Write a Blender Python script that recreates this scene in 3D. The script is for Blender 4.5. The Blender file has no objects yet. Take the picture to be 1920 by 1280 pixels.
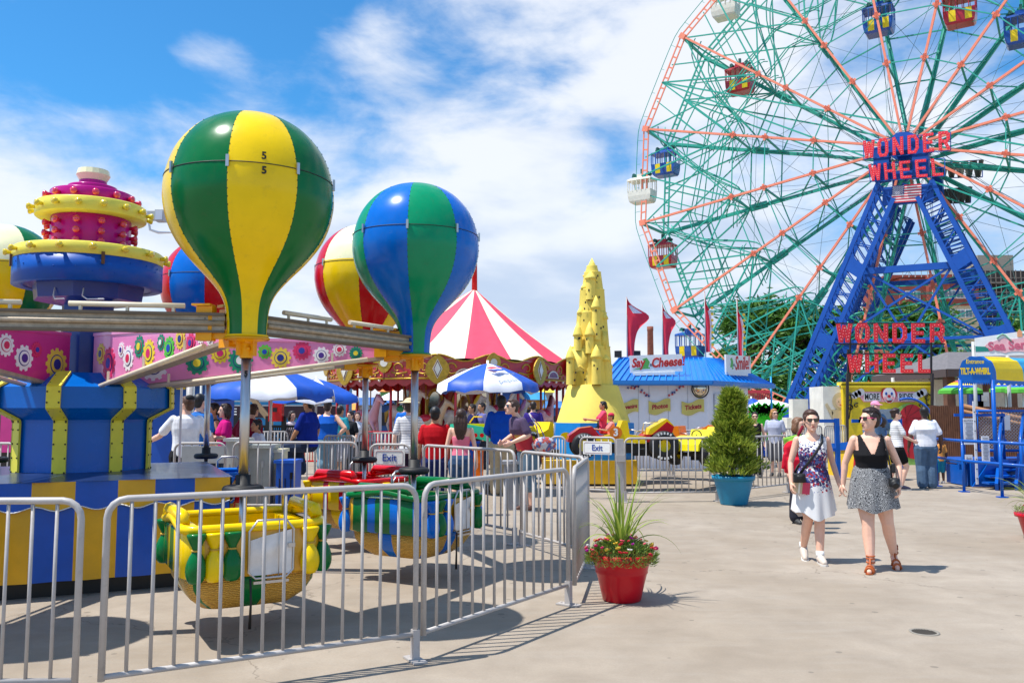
import bpy, bmesh, math, random
from mathutils import Vector, Matrix, noise
from math import sin, cos, pi, radians, atan, sqrt
random.seed(7)
C = bpy.context.scene.collection
scn = bpy.context.scene
V = Vector
# ---------------------------------------------------------------- camera, sky, sun, exposure
F = 1600.0; TH = atan(130/1600); EYE = 1.62
cd = bpy.data.cameras.new("camera"); cam = bpy.data.objects.new("camera", cd); C.objects.link(cam)
cam.location = (0, 0, EYE); cam.rotation_euler = (pi/2 + TH, 0, 0)
cd.sensor_width = 36; cd.lens = F/1920*36; cd.clip_start = .05; cd.clip_end = 3000
scn.camera = cam
scn.render.resolution_x = 1024; scn.render.resolution_y = 682
scn.view_settings.view_transform = 'Standard'; scn.view_settings.look = 'None'
scn.view_settings.gamma = 1; scn.view_settings.exposure = 0.38
SUN_EL = radians(66); SH = V((0.975, 0.22, 0)).normalized()      # shadows fall to the right and slightly away
sd = bpy.data.lights.new("sun", 'SUN'); sun = bpy.data.objects.new("sun", sd); C.objects.link(sun)
sd.energy = 4.6; sd.angle = radians(.53); sd.color = (1, .965, .9)
sdir = V((SH.x*cos(SUN_EL), SH.y*cos(SUN_EL), -sin(SUN_EL)))
sun.rotation_euler = sdir.to_track_quat('-Z', 'Y').to_euler()
W = bpy.data.worlds.new("World"); scn.world = W; W.use_nodes = True
def build_world():
    nt = W.node_tree; N = nt.nodes; L = nt.links; N.clear()
    out = N.new('ShaderNodeOutputWorld'); bg = N.new('ShaderNodeBackground'); L.new(bg.outputs[0], out.inputs[0])
    sky = N.new('ShaderNodeTexSky'); sky.sky_type = 'NISHITA'; sky.sun_disc = False
    sky.sun_elevation = SUN_EL; sky.sun_rotation = math.atan2(-SH.x, -SH.y); sky.air_density = 1.0; sky.dust_density = .3; sky.ozone_density = 2.2
    def mth(op, a, b=None, c=None, clamp=False):
        n = N.new('ShaderNodeMath'); n.operation = op; n.use_clamp = clamp
        for i, x in enumerate((a, b, c)):
            if x is None: continue
            if isinstance(x, (int, float)): n.inputs[i].default_value = x
            else: L.new(x, n.inputs[i])
        return n.outputs[0]
    tc = N.new('ShaderNodeTexCoord'); sep = N.new('ShaderNodeSeparateXYZ'); L.new(tc.outputs['Generated'], sep.inputs[0])
    X, Y, Z = sep.outputs
    # azimuth and elevation of the direction: clouds live on the sky sphere
    az = mth('ARCTAN2', X, Y); el = mth('ARCSINE', Z)
    cmb = N.new('ShaderNodeCombineXYZ'); L.new(az, cmb.inputs[0]); L.new(el, cmb.inputs[1])
    def noi(sx, sy, rotz, scale, det, rough, dist=0, off=0):
        mp = N.new('ShaderNodeMapping'); mp.inputs['Scale'].default_value = (sx, sy, 1); mp.inputs['Rotation'].default_value = (0, 0, rotz)
        mp.inputs['Location'].default_value = (off, off*.7, 0)
        L.new(cmb.outputs[0], mp.inputs[0]); n = N.new('ShaderNodeTexNoise'); n.inputs['Scale'].default_value = scale
        n.inputs['Detail'].default_value = det; n.inputs['Roughness'].default_value = rough; n.inputs['Distortion'].default_value = dist
        L.new(mp.outputs[0], n.inputs['Vector']); return n.outputs[0]
    def blob(a0, e0, sa, se, amp, rot=0.0):
        da = mth('SUBTRACT', az, a0); de = mth('SUBTRACT', el, e0)
        ca, sn = cos(rot), sin(rot)
        p = mth('ADD', mth('MULTIPLY', da, ca/sa), mth('MULTIPLY', de, sn/sa))
        q = mth('ADD', mth('MULTIPLY', da, -sn/se), mth('MULTIPLY', de, ca/se))
        r = mth('ADD', mth('MULTIPLY', p, p), mth('MULTIPLY', q, q))
        return mth('MULTIPLY', mth('EXPONENT', mth('MULTIPLY', r, -1)), amp)
    n1 = noi(1, 1.9, -.25, 4.2, 9, .55, .4, 1.3)
    n2 = noi(1, 2.4, -.2, 13, 6, .6, .3, 4.1)
    dens = mth('ADD', mth('MULTIPLY', n1, 1.25), mth('MULTIPLY', n2, .36))
    def pa(px, py):
        x = (px-960)/F; y = (640-py)/F; r = V((x, cos(TH)-y*sin(TH), sin(TH)+y*cos(TH))).normalized()
        return math.atan2(r.x, r.y), math.asin(r.z)
    for px, py, sa, se, amp, rot in ((1150, 60, .20, .19, .29, 0), (380, 92, .05, .022, .26, .05), (300, 235, .12, .03, .2, .06), (100, 330, .25, .06, .22, -.1),
            (980, 330, .3, .1, .16, -.25), (620, 110, .22, .035, .1, .35), (1000, 470, .22, .12, .17, 0), (120, 80, .34, .12, -.30, 0), (560, 40, .2, .07, -.2, 0),
            (1165, 300, .06, .06, -.28, .6), (760, 200, .12, .05, -.2, .3), (1080, 130, .1, .02, -.12, .4), (900, 380, .12, .03, -.14, -.4), (150, 280, .18, .03, -.12, -.3), (1560, 160, .1, .06, -.1, 0), (1650, 80, .3, .14, .12, 0), (1500, 420, .4, .14, .16, 0), (700, 560, .5, .08, .15, 0), (10, 400, .1, .03, .15, 0), (300, 740, .9, .07, .3, 0), (300, 470, .3, .07, .12, 0), (60, 240, .2, .05, .14, -.1), (640, 250, .14, .05, .16, .2), (700, 60, .1, .03, .12, .5), (360, 90, .07, .03, .12, 0), (800, 440, .2, .08, .12, 0)):
        a0, e0 = pa(px, py); dens = mth('ADD', dens, blob(a0, e0, sa, se, amp, rot))
    mr = N.new('ShaderNodeMapRange'); mr.interpolation_type = 'SMOOTHSTEP'; L.new(dens, mr.inputs[0])
    mr.inputs[1].default_value = .66; mr.inputs[2].default_value = 1.16
    # grey cloud bases: a second noise, denser low in the sky to the right
    n3 = noi(1, 3.0, .1, 5.5, 5, .5, .2, 9.7)
    a0, e0 = pa(1250, 560); gr = mth('ADD', mth('MULTIPLY', n3, .9), blob(a0, e0, .5, .12, .22))
    g2 = N.new('ShaderNodeMapRange'); g2.interpolation_type = 'SMOOTHSTEP'; L.new(gr, g2.inputs[0]); g2.inputs[1].default_value = .42; g2.inputs[2].default_value = .78
    cc = N.new('ShaderNodeMix'); cc.data_type = 'RGBA'; L.new(g2.outputs[0], cc.inputs[0])
    cc.inputs[6].default_value = (9.2, 9.4, 9.8, 1); cc.inputs[7].default_value = (5.7, 6.6, 8.2, 1)
    tint = N.new('ShaderNodeMix'); tint.data_type = 'RGBA'; tint.blend_type = 'MULTIPLY'; tint.inputs[0].default_value = 1
    L.new(sky.outputs[0], tint.inputs[6]); hz = N.new('ShaderNodeMapRange'); L.new(el, hz.inputs[0]); hz.inputs[1].default_value = .0; hz.inputs[2].default_value = .22; hc = N.new('ShaderNodeMix'); hc.data_type = 'RGBA'; L.new(hz.outputs[0], hc.inputs[0]); hc.inputs[6].default_value = (1.1, 1.1, 1.25, 1); hc.inputs[7].default_value = (.46, 1.26, 1.72, 1); L.new(hc.outputs[2], tint.inputs[7])
    mx = N.new('ShaderNodeMix'); mx.data_type = 'RGBA'; L.new(mth('MULTIPLY', mr.outputs[0], .88), mx.inputs[0]); L.new(tint.outputs[2], mx.inputs[6]); L.new(cc.outputs[2], mx.inputs[7])
    L.new(mx.outputs[2], bg.inputs[0]); bg.inputs[1].default_value = .085
build_world()
# ---------------------------------------------------------------- helpers
def ray(px, py):
    x = (px-960)/F; y = (640-py)/F
    return V((x, cos(TH)-y*sin(TH), sin(TH)+y*cos(TH)))
CAM = V((0, 0, EYE))
def at(px, py, Y): r = ray(px, py); return CAM + r*(Y/r.y)
def gnd(px, py): r = ray(px, py); return CAM + r*(-EYE/r.z)
def gx(px, Y): return at(px, 900, Y).x
def zy(py, Y): return at(960, py, Y).z
def lin(c):
    c = c.lstrip('#'); o = []
    for i in (0, 2, 4):
        v = int(c[i:i+2], 16)/255; o.append(v/12.92 if v <= .04045 else ((v+.055)/1.055)**2.4)
    return o
MC = {}
def mat(key, col, rough=.5, metal=0, var=.12, scale=4, bump=0, bscale=40, coat=0, spec=.5, dirt=0, emit=0, fine=0):
    """procedural painted / plastic / metal surface: two noises vary the colour, one the bump"""
    if key in MC: return MC[key]
    m = bpy.data.materials.new(key); m.use_nodes = True; nt = m.node_tree; N = nt.nodes; L = nt.links
    b = N['Principled BSDF']; c = lin(col)
    tc = N.new('ShaderNodeTexCoord'); n = N.new('ShaderNodeTexNoise'); n.inputs['Scale'].default_value = scale; n.inputs['Detail'].default_value = 6; n.inputs['Roughness'].default_value = .6
    L.new(tc.outputs['Object'], n.inputs['Vector'])
    r = N.new('ShaderNodeValToRGB'); L.new(n.outputs[0], r.inputs[0])
    r.color_ramp.elements[0].position = .3; r.color_ramp.elements[1].position = .7
    r.color_ramp.elements[0].color = [x*(1-var) for x in c]+[1]; r.color_ramp.elements[1].color = [min(1, x*(1+var*.6)+var*.01) for x in c]+[1]
    o = r.outputs[0]
    if dirt:
        n2 = N.new('ShaderNodeTexNoise'); n2.inputs['Scale'].default_value = scale*3.7; n2.inputs['Detail'].default_value = 8; n2.inputs['Roughness'].default_value = .7
        L.new(tc.outputs['Object'], n2.inputs['Vector'])
        mr = N.new('ShaderNodeMapRange'); L.new(n2.outputs[0], mr.inputs[0]); mr.inputs[1].default_value = .55; mr.inputs[2].default_value = .75; mr.inputs[4].default_value = dirt
        mx = N.new('ShaderNodeMix'); mx.data_type = 'RGBA'; L.new(mr.outputs[0], mx.inputs[0]); L.new(o, mx.inputs[6]); mx.inputs[7].default_value = (.09, .065, .045, 1); o = mx.outputs[2]
    L.new(o, b.inputs['Base Color'])
    rr = N.new('ShaderNodeMapRange'); L.new(n.outputs[0], rr.inputs[0]); rr.inputs[3].default_value = max(.02, rough-.08); rr.inputs[4].default_value = min(1, rough+.1); L.new(rr.outputs[0], b.inputs['Roughness'])
    b.inputs['Metallic'].default_value = metal; b.inputs['Coat Weight'].default_value = coat; b.inputs['Coat Roughness'].default_value = .06
    b.inputs['Specular IOR Level'].default_value = spec
    if emit: b.inputs['Emission Color'].default_value = c+[1]; b.inputs['Emission Strength'].default_value = emit
    if bump:
        n3 = N.new('ShaderNodeTexNoise'); n3.inputs['Scale'].default_value = bscale; n3.inputs['Detail'].default_value = 5; L.new(tc.outputs['Object'], n3.inputs['Vector'])
        bp = N.new('ShaderNodeBump'); bp.inputs['Strength'].default_value = bump; bp.inputs['Distance'].default_value = .01; L.new(n3.outputs[0], bp.inputs['Height']); L.new(bp.outputs[0], b.inputs['Normal'])
    MC[key] = m; return m
def gloss(key, col, **k): return mat(key, col, rough=k.pop('rough', .22), spec=k.pop('spec', .25), coat=k.pop('coat', .12), var=k.pop('var', .08), dirt=k.pop('dirt', .16), **k)
def cloth(key, col, **k): return mat(key, col, rough=.85, var=k.pop('var', .14), scale=k.pop('scale', 9), bump=k.pop('bump', .35), bscale=k.pop('bscale', 14), spec=.2, **k)
class MB:
    def __init__(s): s.v = []; s.f = []; s.m = []; s.s = []
    def add(s, vs, fs, m=0, sm=False):
        k = len(s.v); s.v += [V(p) for p in vs]
        for i, f in enumerate(fs): s.f.append([k+j for j in f]); s.m.append(m[i] if isinstance(m, list) else m); s.s.append(sm)
        return s
    def box(s, c, d, m=0, R=None, bev=0):
        x, y, z = [q/2 for q in d]; c = V(c)
        if bev:
            P = [];
            for sz in (-1, 1):
                for sx, sy in ((-1, -1), (1, -1), (1, 1), (-1, 1)):
                    pass
        vs = [V((i*x, j*y, k*z)) for k in (-1, 1) for i, j in ((-1, -1), (1, -1), (1, 1), (-1, 1))]
        if R: vs = [R @ q for q in vs]
        return s.add([q+c for q in vs], [(3, 2, 1, 0), (4, 5, 6, 7), (0, 1, 5, 4), (1, 2, 6, 5), (2, 3, 7, 6), (3, 0, 4, 7)], m)
    def bar(s, a, b, w, h=None, m=0, up=V((0, 0, 1))):
        a = V(a); b = V(b); h = h or w; t = (b-a)
        if t.length < 1e-6: return s
        t.normalize()
        x = t.cross(up)
        if x.length < 1e-3: x = t.cross(V((1, 0, 0)))
        x.normalize(); y = x.cross(t); x = x*w/2; y = y*h/2
        vs = [a-x-y, a+x-y, a+x+y, a-x+y, b-x-y, b+x-y, b+x+y, b-x+y]
        return s.add(vs, [(0, 1, 2, 3), (7, 6, 5, 4), (1, 0, 4, 5), (2, 1, 5, 6), (3, 2, 6, 7), (0, 3, 7, 4)], m)
    def tube(s, pts, r, n=8, m=0, caps=True, closed=False, sq=None):
        pts = [V(p) for p in pts]; N = len(pts); R = r if isinstance(r, (list, tuple)) else [r]*N
        prev = None; rings = []; vs = []
        for i, p in enumerate(pts):
            if closed: t = pts[(i+1) % N]-pts[i-1]
            else: t = pts[min(i+1, N-1)]-pts[max(i-1, 0)]
            t = t.normalized() if t.length > 1e-9 else V((0, 0, 1))
            if prev is None: x = t.cross(V((0, 1, 0)) if abs(t.y) < .9 else V((1, 0, 0))).normalized()
            else: x = (prev - t*prev.dot(t)).normalized()
            prev = x; y = t.cross(x)
            for j in range(n):
                a = 2*pi*j/n; e = x*cos(a)+y*sin(a)*(sq or 1); vs.append(p+e*R[i])
        fs = []
        for i in range(N if closed else N-1):
            for j in range(n):
                a = i*n+j; b = i*n+(j+1) % n; c2 = ((i+1) % N)*n; fs.append((a, b, c2+(j+1) % n, c2+j))
        s.add(vs, fs, m, True)
        if caps and not closed: k = len(s.v)-len(vs); s.add([], [], m); s.f.append([k+j for j in range(n)][::-1]); s.m.append(m); s.s.append(False); s.f.append([k+(N-1)*n+j for j in range(n)]); s.m.append(m); s.s.append(False)
        return s
    def lathe(s, prof, n=32, c=(0, 0, 0), mf=None, m=0, a0=0, sm=True, rf=None):
        c = V(c); vs = []; fs = []; ms = []
        for i, (r, z) in enumerate(prof):
            for j in range(n):
                a = a0+2*pi*j/n; q = r*(rf(a, z) if rf else 1); vs.append(c+V((q*cos(a), q*sin(a), z)))
        for i in range(len(prof)-1):
            for j in range(n): fs.append((i*n+j, i*n+(j+1) % n, (i+1)*n+(j+1) % n, (i+1)*n+j)); ms.append(mf(i, j) if mf else m)
        return s.add(vs, fs, ms, sm)
    def loft(s, rings, m=0, caps=True, sm=True, closed=True):
        n = len(rings[0]); vs = [p for r in rings for p in r]; fs = []
        for i in range(len(rings)-1):
            for j in range(n if closed else n-1): fs.append((i*n+j, i*n+(j+1) % n, (i+1)*n+(j+1) % n, (i+1)*n+j))
        if caps: fs.append(tuple(range(n))[::-1]); fs.append(tuple((len(rings)-1)*n+j for j in range(n)))
        return s.add(vs, fs, m, sm)
    def ball(s, c, r, n=12, k=8, m=0, R=None):
        c = V(c); r = (r, r, r) if isinstance(r, (int, float)) else r; vs = []
        for i in range(k+1):
            t = pi*i/k
            for j in range(n):
                a = 2*pi*j/n; q = V((r[0]*sin(t)*cos(a), r[1]*sin(t)*sin(a), -r[2]*cos(t))); vs.append(c+(R @ q if R else q))
        fs = [(i*n+j, i*n+(j+1) % n, (i+1)*n+(j+1) % n, (i+1)*n+j) for i in range(k) for j in range(n)]
        return s.add(vs, fs, m, True)
    def prism(s, poly, M, t, m=0):
        """2-D outline (x,y) extruded t along local z, placed by matrix M"""
        n = len(poly); vs = [M @ V((x, y, 0)) for x, y in poly]+[M @ V((x, y, t)) for x, y in poly]
        fs = [tuple(range(n))[::-1], tuple(range(n, 2*n))]+[(i, (i+1) % n, n+(i+1) % n, n+i) for i in range(n)]
        return s.add(vs, fs, m)
    def xf(s, M, k=0):
        for i in range(k, len(s.v)): s.v[i] = M @ s.v[i]
        return s
    def mesh(s, name):
        me = bpy.data.meshes.new(name); me.from_pydata([tuple(q) for q in s.v], [], s.f); me.polygons.foreach_set('material_index', s.m); me.polygons.foreach_set('use_smooth', s.s); me.update(); return me
    def build(s, name, mats, parent=None, world=False, fix=True):
        if world and parent is not None:
            Mi = (Matrix.Translation(parent.location) @ parent.rotation_euler.to_matrix().to_4x4()).inverted(); s.v = [Mi @ q for q in s.v]
        me = s.mesh(name)
        if fix:
            bm = bmesh.new(); bm.from_mesh(me); bmesh.ops.remove_doubles(bm, verts=bm.verts, dist=1e-5); bmesh.ops.recalc_face_normals(bm, faces=bm.faces); bm.to_mesh(me); bm.free()
        for m in (mats if isinstance(mats, (list, tuple)) else [mats]): me.materials.append(m)
        o = bpy.data.objects.new(name, me); C.objects.link(o)
        if parent is not None: o.parent = parent
        return o
def shade(o):
    for p in o.data.polygons: p.use_smooth = True
    return o
def blob(name, mb, m, parent, vox, sm=3, world=False):
    """several closed volumes fused into one continuous surface"""
    if world and parent is not None:
        Mi = (Matrix.Translation(parent.location) @ parent.rotation_euler.to_matrix().to_4x4()).inverted(); mb.v = [Mi @ q for q in mb.v]
    o = bpy.data.objects.new('tmp', mb.mesh('tmp')); C.objects.link(o)
    md = o.modifiers.new('r', 'REMESH'); md.mode = 'VOXEL'; md.voxel_size = vox; md.use_smooth_shade = True
    if sm: s2 = o.modifiers.new('s', 'SMOOTH'); s2.factor = .5; s2.iterations = sm
    dg = bpy.context.evaluated_depsgraph_get(); me = bpy.data.meshes.new_from_object(o.evaluated_get(dg)); bpy.data.objects.remove(o)
    me.materials.clear(); me.materials.append(m); r = bpy.data.objects.new(name, me); C.objects.link(r)
    for p in me.polygons: p.use_smooth = True
    if parent is not None: r.parent = parent
    return r
def thing(name, label, cat, loc=(0, 0, 0), rz=0, group=None):
    o = bpy.data.objects.new(name, None); C.objects.link(o); o.location = loc; o.rotation_euler = (0, 0, rz); o.empty_display_size = .1
    o['label'] = label; o['category'] = cat
    if group: o['group'] = group
    return o
def tag(o, label, cat, group=None):
    o['label'] = label; o['category'] = cat
    if group: o['group'] = group
    return o
def struct(o): o['kind'] = 'structure'; return o
def clone(root, loc=None, rz=None, label=None):
    r = root.copy(); C.objects.link(r)
    if loc is not None: r.location = loc
    if rz is not None: r.rotation_euler = (0, 0, rz)
    if label: r['label'] = label
    for ch in list(root.children):
        c2 = ch.copy(); C.objects.link(c2); c2.parent = r
        for g in list(ch.children): d = g.copy(); C.objects.link(d); d.parent = c2
    return r
def frame(o, x, z=None):
    """matrix whose local x runs along x, local y up, local z towards the viewer side"""
    x = V(x).normalized(); u = V(z or (0, 0, 1)); y = (u - x*u.dot(x)).normalized(); n = x.cross(y)
    return Matrix(((x.x, y.x, n.x, o[0]), (x.y, y.y, n.y, o[1]), (x.z, y.z, n.z, o[2]), (0, 0, 0, 1)))
def text(s, size, M, m, parent, name='lettering', ext=.004, off=0.0, sx=1.0, shear=0, world=True, al='CENTER'):
    cu = bpy.data.curves.new('t', 'FONT'); cu.body = s; cu.size = size; cu.extrude = ext; cu.offset = off; cu.align_x = al; cu.align_y = 'CENTER'; cu.shear = shear; cu.resolution_u = 3
    o = bpy.data.objects.new('t', cu); C.objects.link(o); dg = bpy.context.evaluated_depsgraph_get(); me = bpy.data.meshes.new_from_object(o.evaluated_get(dg)); bpy.data.objects.remove(o)
    me.transform(M @ Matrix.Diagonal((sx, 1, 1, 1)))
    if world and parent is not None:
        me.transform((Matrix.Translation(parent.location) @ parent.rotation_euler.to_matrix().to_4x4()).inverted())
    me.materials.clear(); me.materials.append(m); r = bpy.data.objects.new(name, me); C.objects.link(r)
    if parent is not None: r.parent = parent
    return r
def star(n=5, r=1, q=.42, a0=pi/2): return [((r if i % 2 == 0 else r*q)*cos(a0+pi*i/n), (r if i % 2 == 0 else r*q)*sin(a0+pi*i/n)) for i in range(2*n)]
def circ(r, n=24, cx=0, cy=0, sy=1): return [(cx+r*cos(2*pi*i/n), cy+r*sy*sin(2*pi*i/n)) for i in range(n)]
def smooth_prof(pr, k=4):
    o = []
    for i in range(len(pr)-1):
        p0 = pr[max(0, i-1)]; p1 = pr[i]; p2 = pr[i+1]; p3 = pr[min(len(pr)-1, i+2)]
        for j in range(k):
            t = j/k; o.append(tuple(.5*((2*p1[a])+(-p0[a]+p2[a])*t+(2*p0[a]-5*p1[a]+4*p2[a]-p3[a])*t*t+(-p0[a]+3*p1[a]-3*p2[a]+p3[a])*t**3) for a in range(len(p1))))
    o.append(tuple(pr[-1])); return o
# ---------------------------------------------------------------- shared colours
YEL = gloss('yellow_gelcoat', 'F6CE00'); GRN = gloss('green_gelcoat', '006A30'); BLU = gloss('blue_gelcoat', '0068C8'); TEAL = gloss('teal_gelcoat', '009060'); RED = gloss('red_gelcoat', 'CC0814')
CRM = gloss('cream_gelcoat', 'F3EFC0'); PYEL = gloss('pale_yellow_gelcoat', 'EFE25A', rough=.35); MAG = gloss('magenta_gelcoat', 'BC0E84'); DBLU = gloss('deep_blue_paint', '0050AC', rough=.4, coat=.1)
AMB = gloss('amber_paint', 'F2A60C', rough=.35, dirt=.25); CHROME = mat('chrome', 'C8C4C2', rough=.34, metal=1, var=.08, bump=.05); RUB = mat('black_rubber', '17171A', rough=.6)
STEEL = mat('galvanised_steel', 'B4AEAA', rough=.45, metal=0, var=.12, scale=7, dirt=.25, bump=.05); BLK = mat('black_paint', '141416', rough=.5)
WHT = mat('white_paint', 'EEEEEA', rough=.5, var=.07, dirt=.12); GREY = mat('grey_paint', 'B9BBB8', rough=.55, var=.08, dirt=.2); WOOD = mat('brown_wood', '6B4530', rough=.75, var=.3, scale=6, bump=.3)
PINK = mat('pink_panel', 'F08CC0', rough=.35, coat=.4, var=.1); HOT = mat('hot_pink_panel', 'D32B86', rough=.35, coat=.3, var=.1)
# ---------------------------------------------------------------- ground
def ground():
    m = bpy.data.materials.new('concrete'); m.use_nodes = True; nt = m.node_tree; N = nt.nodes; L = nt.links; b = N['Principled BSDF']
    tc = N.new('ShaderNodeTexCoord')
    def noi(sc, det=8, ro=.6, dist=0, scale=(1, 1, 1)):
        mp = N.new('ShaderNodeMapping'); mp.inputs['Scale'].default_value = scale; L.new(tc.outputs['Object'], mp.inputs[0])
        n = N.new('ShaderNodeTexNoise'); n.inputs['Scale'].default_value = sc; n.inputs['Detail'].default_value = det; n.inputs['Roughness'].default_value = ro; n.inputs['Distortion'].default_value = dist; L.new(mp.outputs[0], n.inputs['Vector']); return n
    def mr(x, a, bb, c=0, d=1):
        q = N.new('ShaderNodeMapRange'); L.new(x, q.inputs[0]); q.inputs[1].default_value = a; q.inputs[2].default_value = bb; q.inputs[3].default_value = c; q.inputs[4].default_value = d; return q.outputs[0]
    def mix(f, a, c, mode='MIX'):
        q = N.new('ShaderNodeMix'); q.data_type = 'RGBA'; q.blend_type = mode
        if isinstance(f, float): q.inputs[0].default_value = f
        else: L.new(f, q.inputs[0])
        for s_, x in ((6, a), (7, c)):
            if isinstance(x, tuple): q.inputs[s_].default_value = x
            else: L.new(x, q.inputs[s_])
        return q.outputs[2]
    big = noi(.35, 5, .6, .6); mid = noi(2.2, 8, .65, .3); fin = noi(60, 4, .7); strk = noi(3, 6, .6, .2, (.35, 2.2, 1))
    c = mix(mr(big.outputs[0], .35, .65), (.325, .262, .195, 1), (.42, .355, .285, 1))
    c = mix(mr(mid.outputs[0], .35, .7, 0, .55), c, (.225, .18, .135, 1))
    c = mix(mr(strk.outputs[0], .5, .72, 0, .35), c, (.38, .335, .28, 1))
    c = mix(mr(fin.outputs[0], .35, .65, 0, .25), c, (.21, .175, .14, 1))
    # chewing-gum spots: sparse voronoi cells
    for sc, th, dens in ((1.5, .12, .4), (2.7, .10, .33)):
        vo = N.new('ShaderNodeTexVoronoi'); vo.voronoi_dimensions = '2D'; vo.inputs['Scale'].default_value = sc; mp = N.new('ShaderNodeMapping'); mp.inputs['Location'].default_value = (sc, .3, 0); mp.inputs['Scale'].default_value = (1, 1, 0)
        L.new(tc.outputs['Object'], mp.inputs[0]); L.new(mp.outputs[0], vo.inputs['Vector'])
        s_ = N.new('ShaderNodeSeparateColor'); L.new(vo.outputs['Color'], s_.inputs[0])
        sz = N.new('ShaderNodeMath'); sz.operation = 'MULTIPLY'; L.new(s_.outputs[1], sz.inputs[0]); sz.inputs[1].default_value = .030*sc
        d = N.new('ShaderNodeMath'); d.operation = 'LESS_THAN'; L.new(vo.outputs['Distance'], d.inputs[0]); L.new(sz.outputs[0], d.inputs[1])
        e = N.new('ShaderNodeMath'); e.operation = 'LESS_THAN'; L.new(s_.outputs[0], e.inputs[0]); e.inputs[1].default_value = dens
        g = N.new('ShaderNodeMath'); g.operation = 'MULTIPLY'; L.new(d.outputs[0], g.inputs[0]); L.new(e.outputs[0], g.inputs[1])
        g2 = N.new('ShaderNodeMath'); g2.operation = 'MULTIPLY'; L.new(g.outputs[0], g2.inputs[0]); g2.inputs[1].default_value = .5
        c = mix(g2.outputs[0], c, (.13, .11, .09, 1))
    # hairline cracks
    vo = N.new('ShaderNodeTexVoronoi'); vo.feature = 'DISTANCE_TO_EDGE'; vo.inputs['Scale'].default_value = .19
    va = N.new('ShaderNodeVectorMath'); va.operation = 'ADD'; nn = noi(1.2, 5, .6); vs = N.new('ShaderNodeVectorMath'); vs.operation = 'SCALE'; vs.inputs[3].default_value = 1.1; L.new(nn.outputs['Color'], vs.inputs[0]); L.new(tc.outputs['Object'], va.inputs[0]); L.new(vs.outputs[0], va.inputs[1])
    L.new(va.outputs[0], vo.inputs['Vector']); c = mix(mr(vo.outputs[0], .0, .0026, .75, 0), c, (.16, .13, .10, 1))
    L.new(c, b.inputs['Base Color']); b.inputs['Roughness'].default_value = .82; b.inputs['Specular IOR Level'].default_value = .3
    bp = N.new('ShaderNodeBump'); bp.inputs['Strength'].default_value = .25; bp.inputs['Distance'].default_value = .006; L.new(fin.outputs[0], bp.inputs['Height']); L.new(bp.outputs[0], b.inputs['Normal'])
    mb = MB(); mb.add([(-900, -40, 0), (900, -40, 0), (900, 1500, 0), (-900, 1500, 0)], [(0, 1, 2, 3)]); o = mb.build('ground', m); struct(o)
ground()
# floor drain
d0 = gnd(1733, 1185); t = thing('floor_drain', 'small round slotted drain grate in the concrete at the lower right', 'drain', d0)
mb = MB(); mb.lathe([(.105, 0), (.105, .006), (.085, .006), (.085, .0)], 24); mb.build('rim', mat('drain_rim', '8C857A', rough=.8), t)
mb = MB(); mb.lathe([(.084, .001), (.0, .001)], 20, m=0)
mb.build('pit', BLK, t)
mb = MB()
for i in range(-4, 5):
    w = sqrt(max(0, .083**2-(i*.018)**2)); mb.box((i*.018, 0, .003), (.008, 2*w, .003))
mb.build('grate', mat('cast_iron', '5A534A', rough=.7, metal=.4), t)
# ---------------------------------------------------------------- crowd barriers
def barrier(label, a, b, h=1.13, nb=None, feet='both', rb=.0108, rf=.0195, sign=None, g='steel crowd barriers', bottom=.17, fh=.22):
    a = V((a[0], a[1], 0)); b = V((b[0], b[1], 0)); L_ = (b-a).length; rz = math.atan2(b.y-a.y, b.x-a.x)
    t = thing('crowd_barrier', label, 'barrier', a, rz, g)
    mb = MB(); rc = .1; e = .03
    pts = [(e, 0, .0 if 0 else bottom-.02)]+[(e, 0, h-rc)]+[(e+rc*(1-cos(q)), 0, h-rc+rc*sin(q)) for q in (pi/8, pi/4, 3*pi/8, pi/2)]
    pts += [(L_-p[0], 0, p[2]) for p in pts[::-1]]
    mb.tube(pts, rf, 8); mb.tube([(e, 0, bottom), (L_-e, 0, bottom)], rf*.85, 8)
    mb.build('frame', STEEL, t)
    n = nb or max(2, int(round((L_-.1)/.125))-1); x0 = e; step = (L_-2*e)/(n+1)
    ba = MB(); ba.tube([(0, 0, bottom), (0, 0, h)], rb, 6); o = ba.build('bar', STEEL, t); o.location = (x0+step, 0, 0)
    for i in range(1, n): q = o.copy(); C.objects.link(q); q.parent = t; q.location = (x0+step*(i+1), 0, 0)
    for x in ((e, L_-e) if feet == 'both' else (e,) if feet == 'a' else (L_-e,)):
        f = MB(); f.box((x, 0, .105), (.045, .05, .19)); f.box((x, 0, .008), (.09, .2, .012)); f.ball((x, .07, .016), .009, 6, 4); f.ball((x, -.07, .016), .009, 6, 4); f.build('foot', STEEL, t)
    if sign:
        p = MB(); W_ = L_-.2; p.box((L_/2, -.03, h-.19), (W_, .008, .24)); sg = p.build('sign_board', WHT, t)
        bd = MB(); hw, hh = W_/2-.025, .095
        cs = [(-hw+.02, -hh), (hw-.02, -hh), (hw, -hh+.02), (hw, hh-.02), (hw-.02, hh), (-hw+.02, hh), (-hw, hh-.02), (-hw, -hh+.02)]
        bd.tube([(L_/2+x, -.036, h-.19+z) for x, z in cs], .0025, 4, closed=True); bd.build('border', mat('dull_red_line', '8C3030'), sg)
        text(sign, .15, Matrix.Translation((L_/2, -.038, h-.192)) @ Matrix.Rotation(pi/2, 4, 'X'), mat('sign_blue', '12429E'), sg, off=.0015, world=False, ext=.002, sx=.95)
    return t
barrier('steel crowd barrier nearest the camera, cut off by the left edge', (-4.35, 4.66), (-2.33, 4.74), feet='a')
barrier('long steel crowd barrier in front of the yellow and green gondola', (-2.27, 4.78), (-.605, 5.72), feet='b', nb=14)
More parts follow.
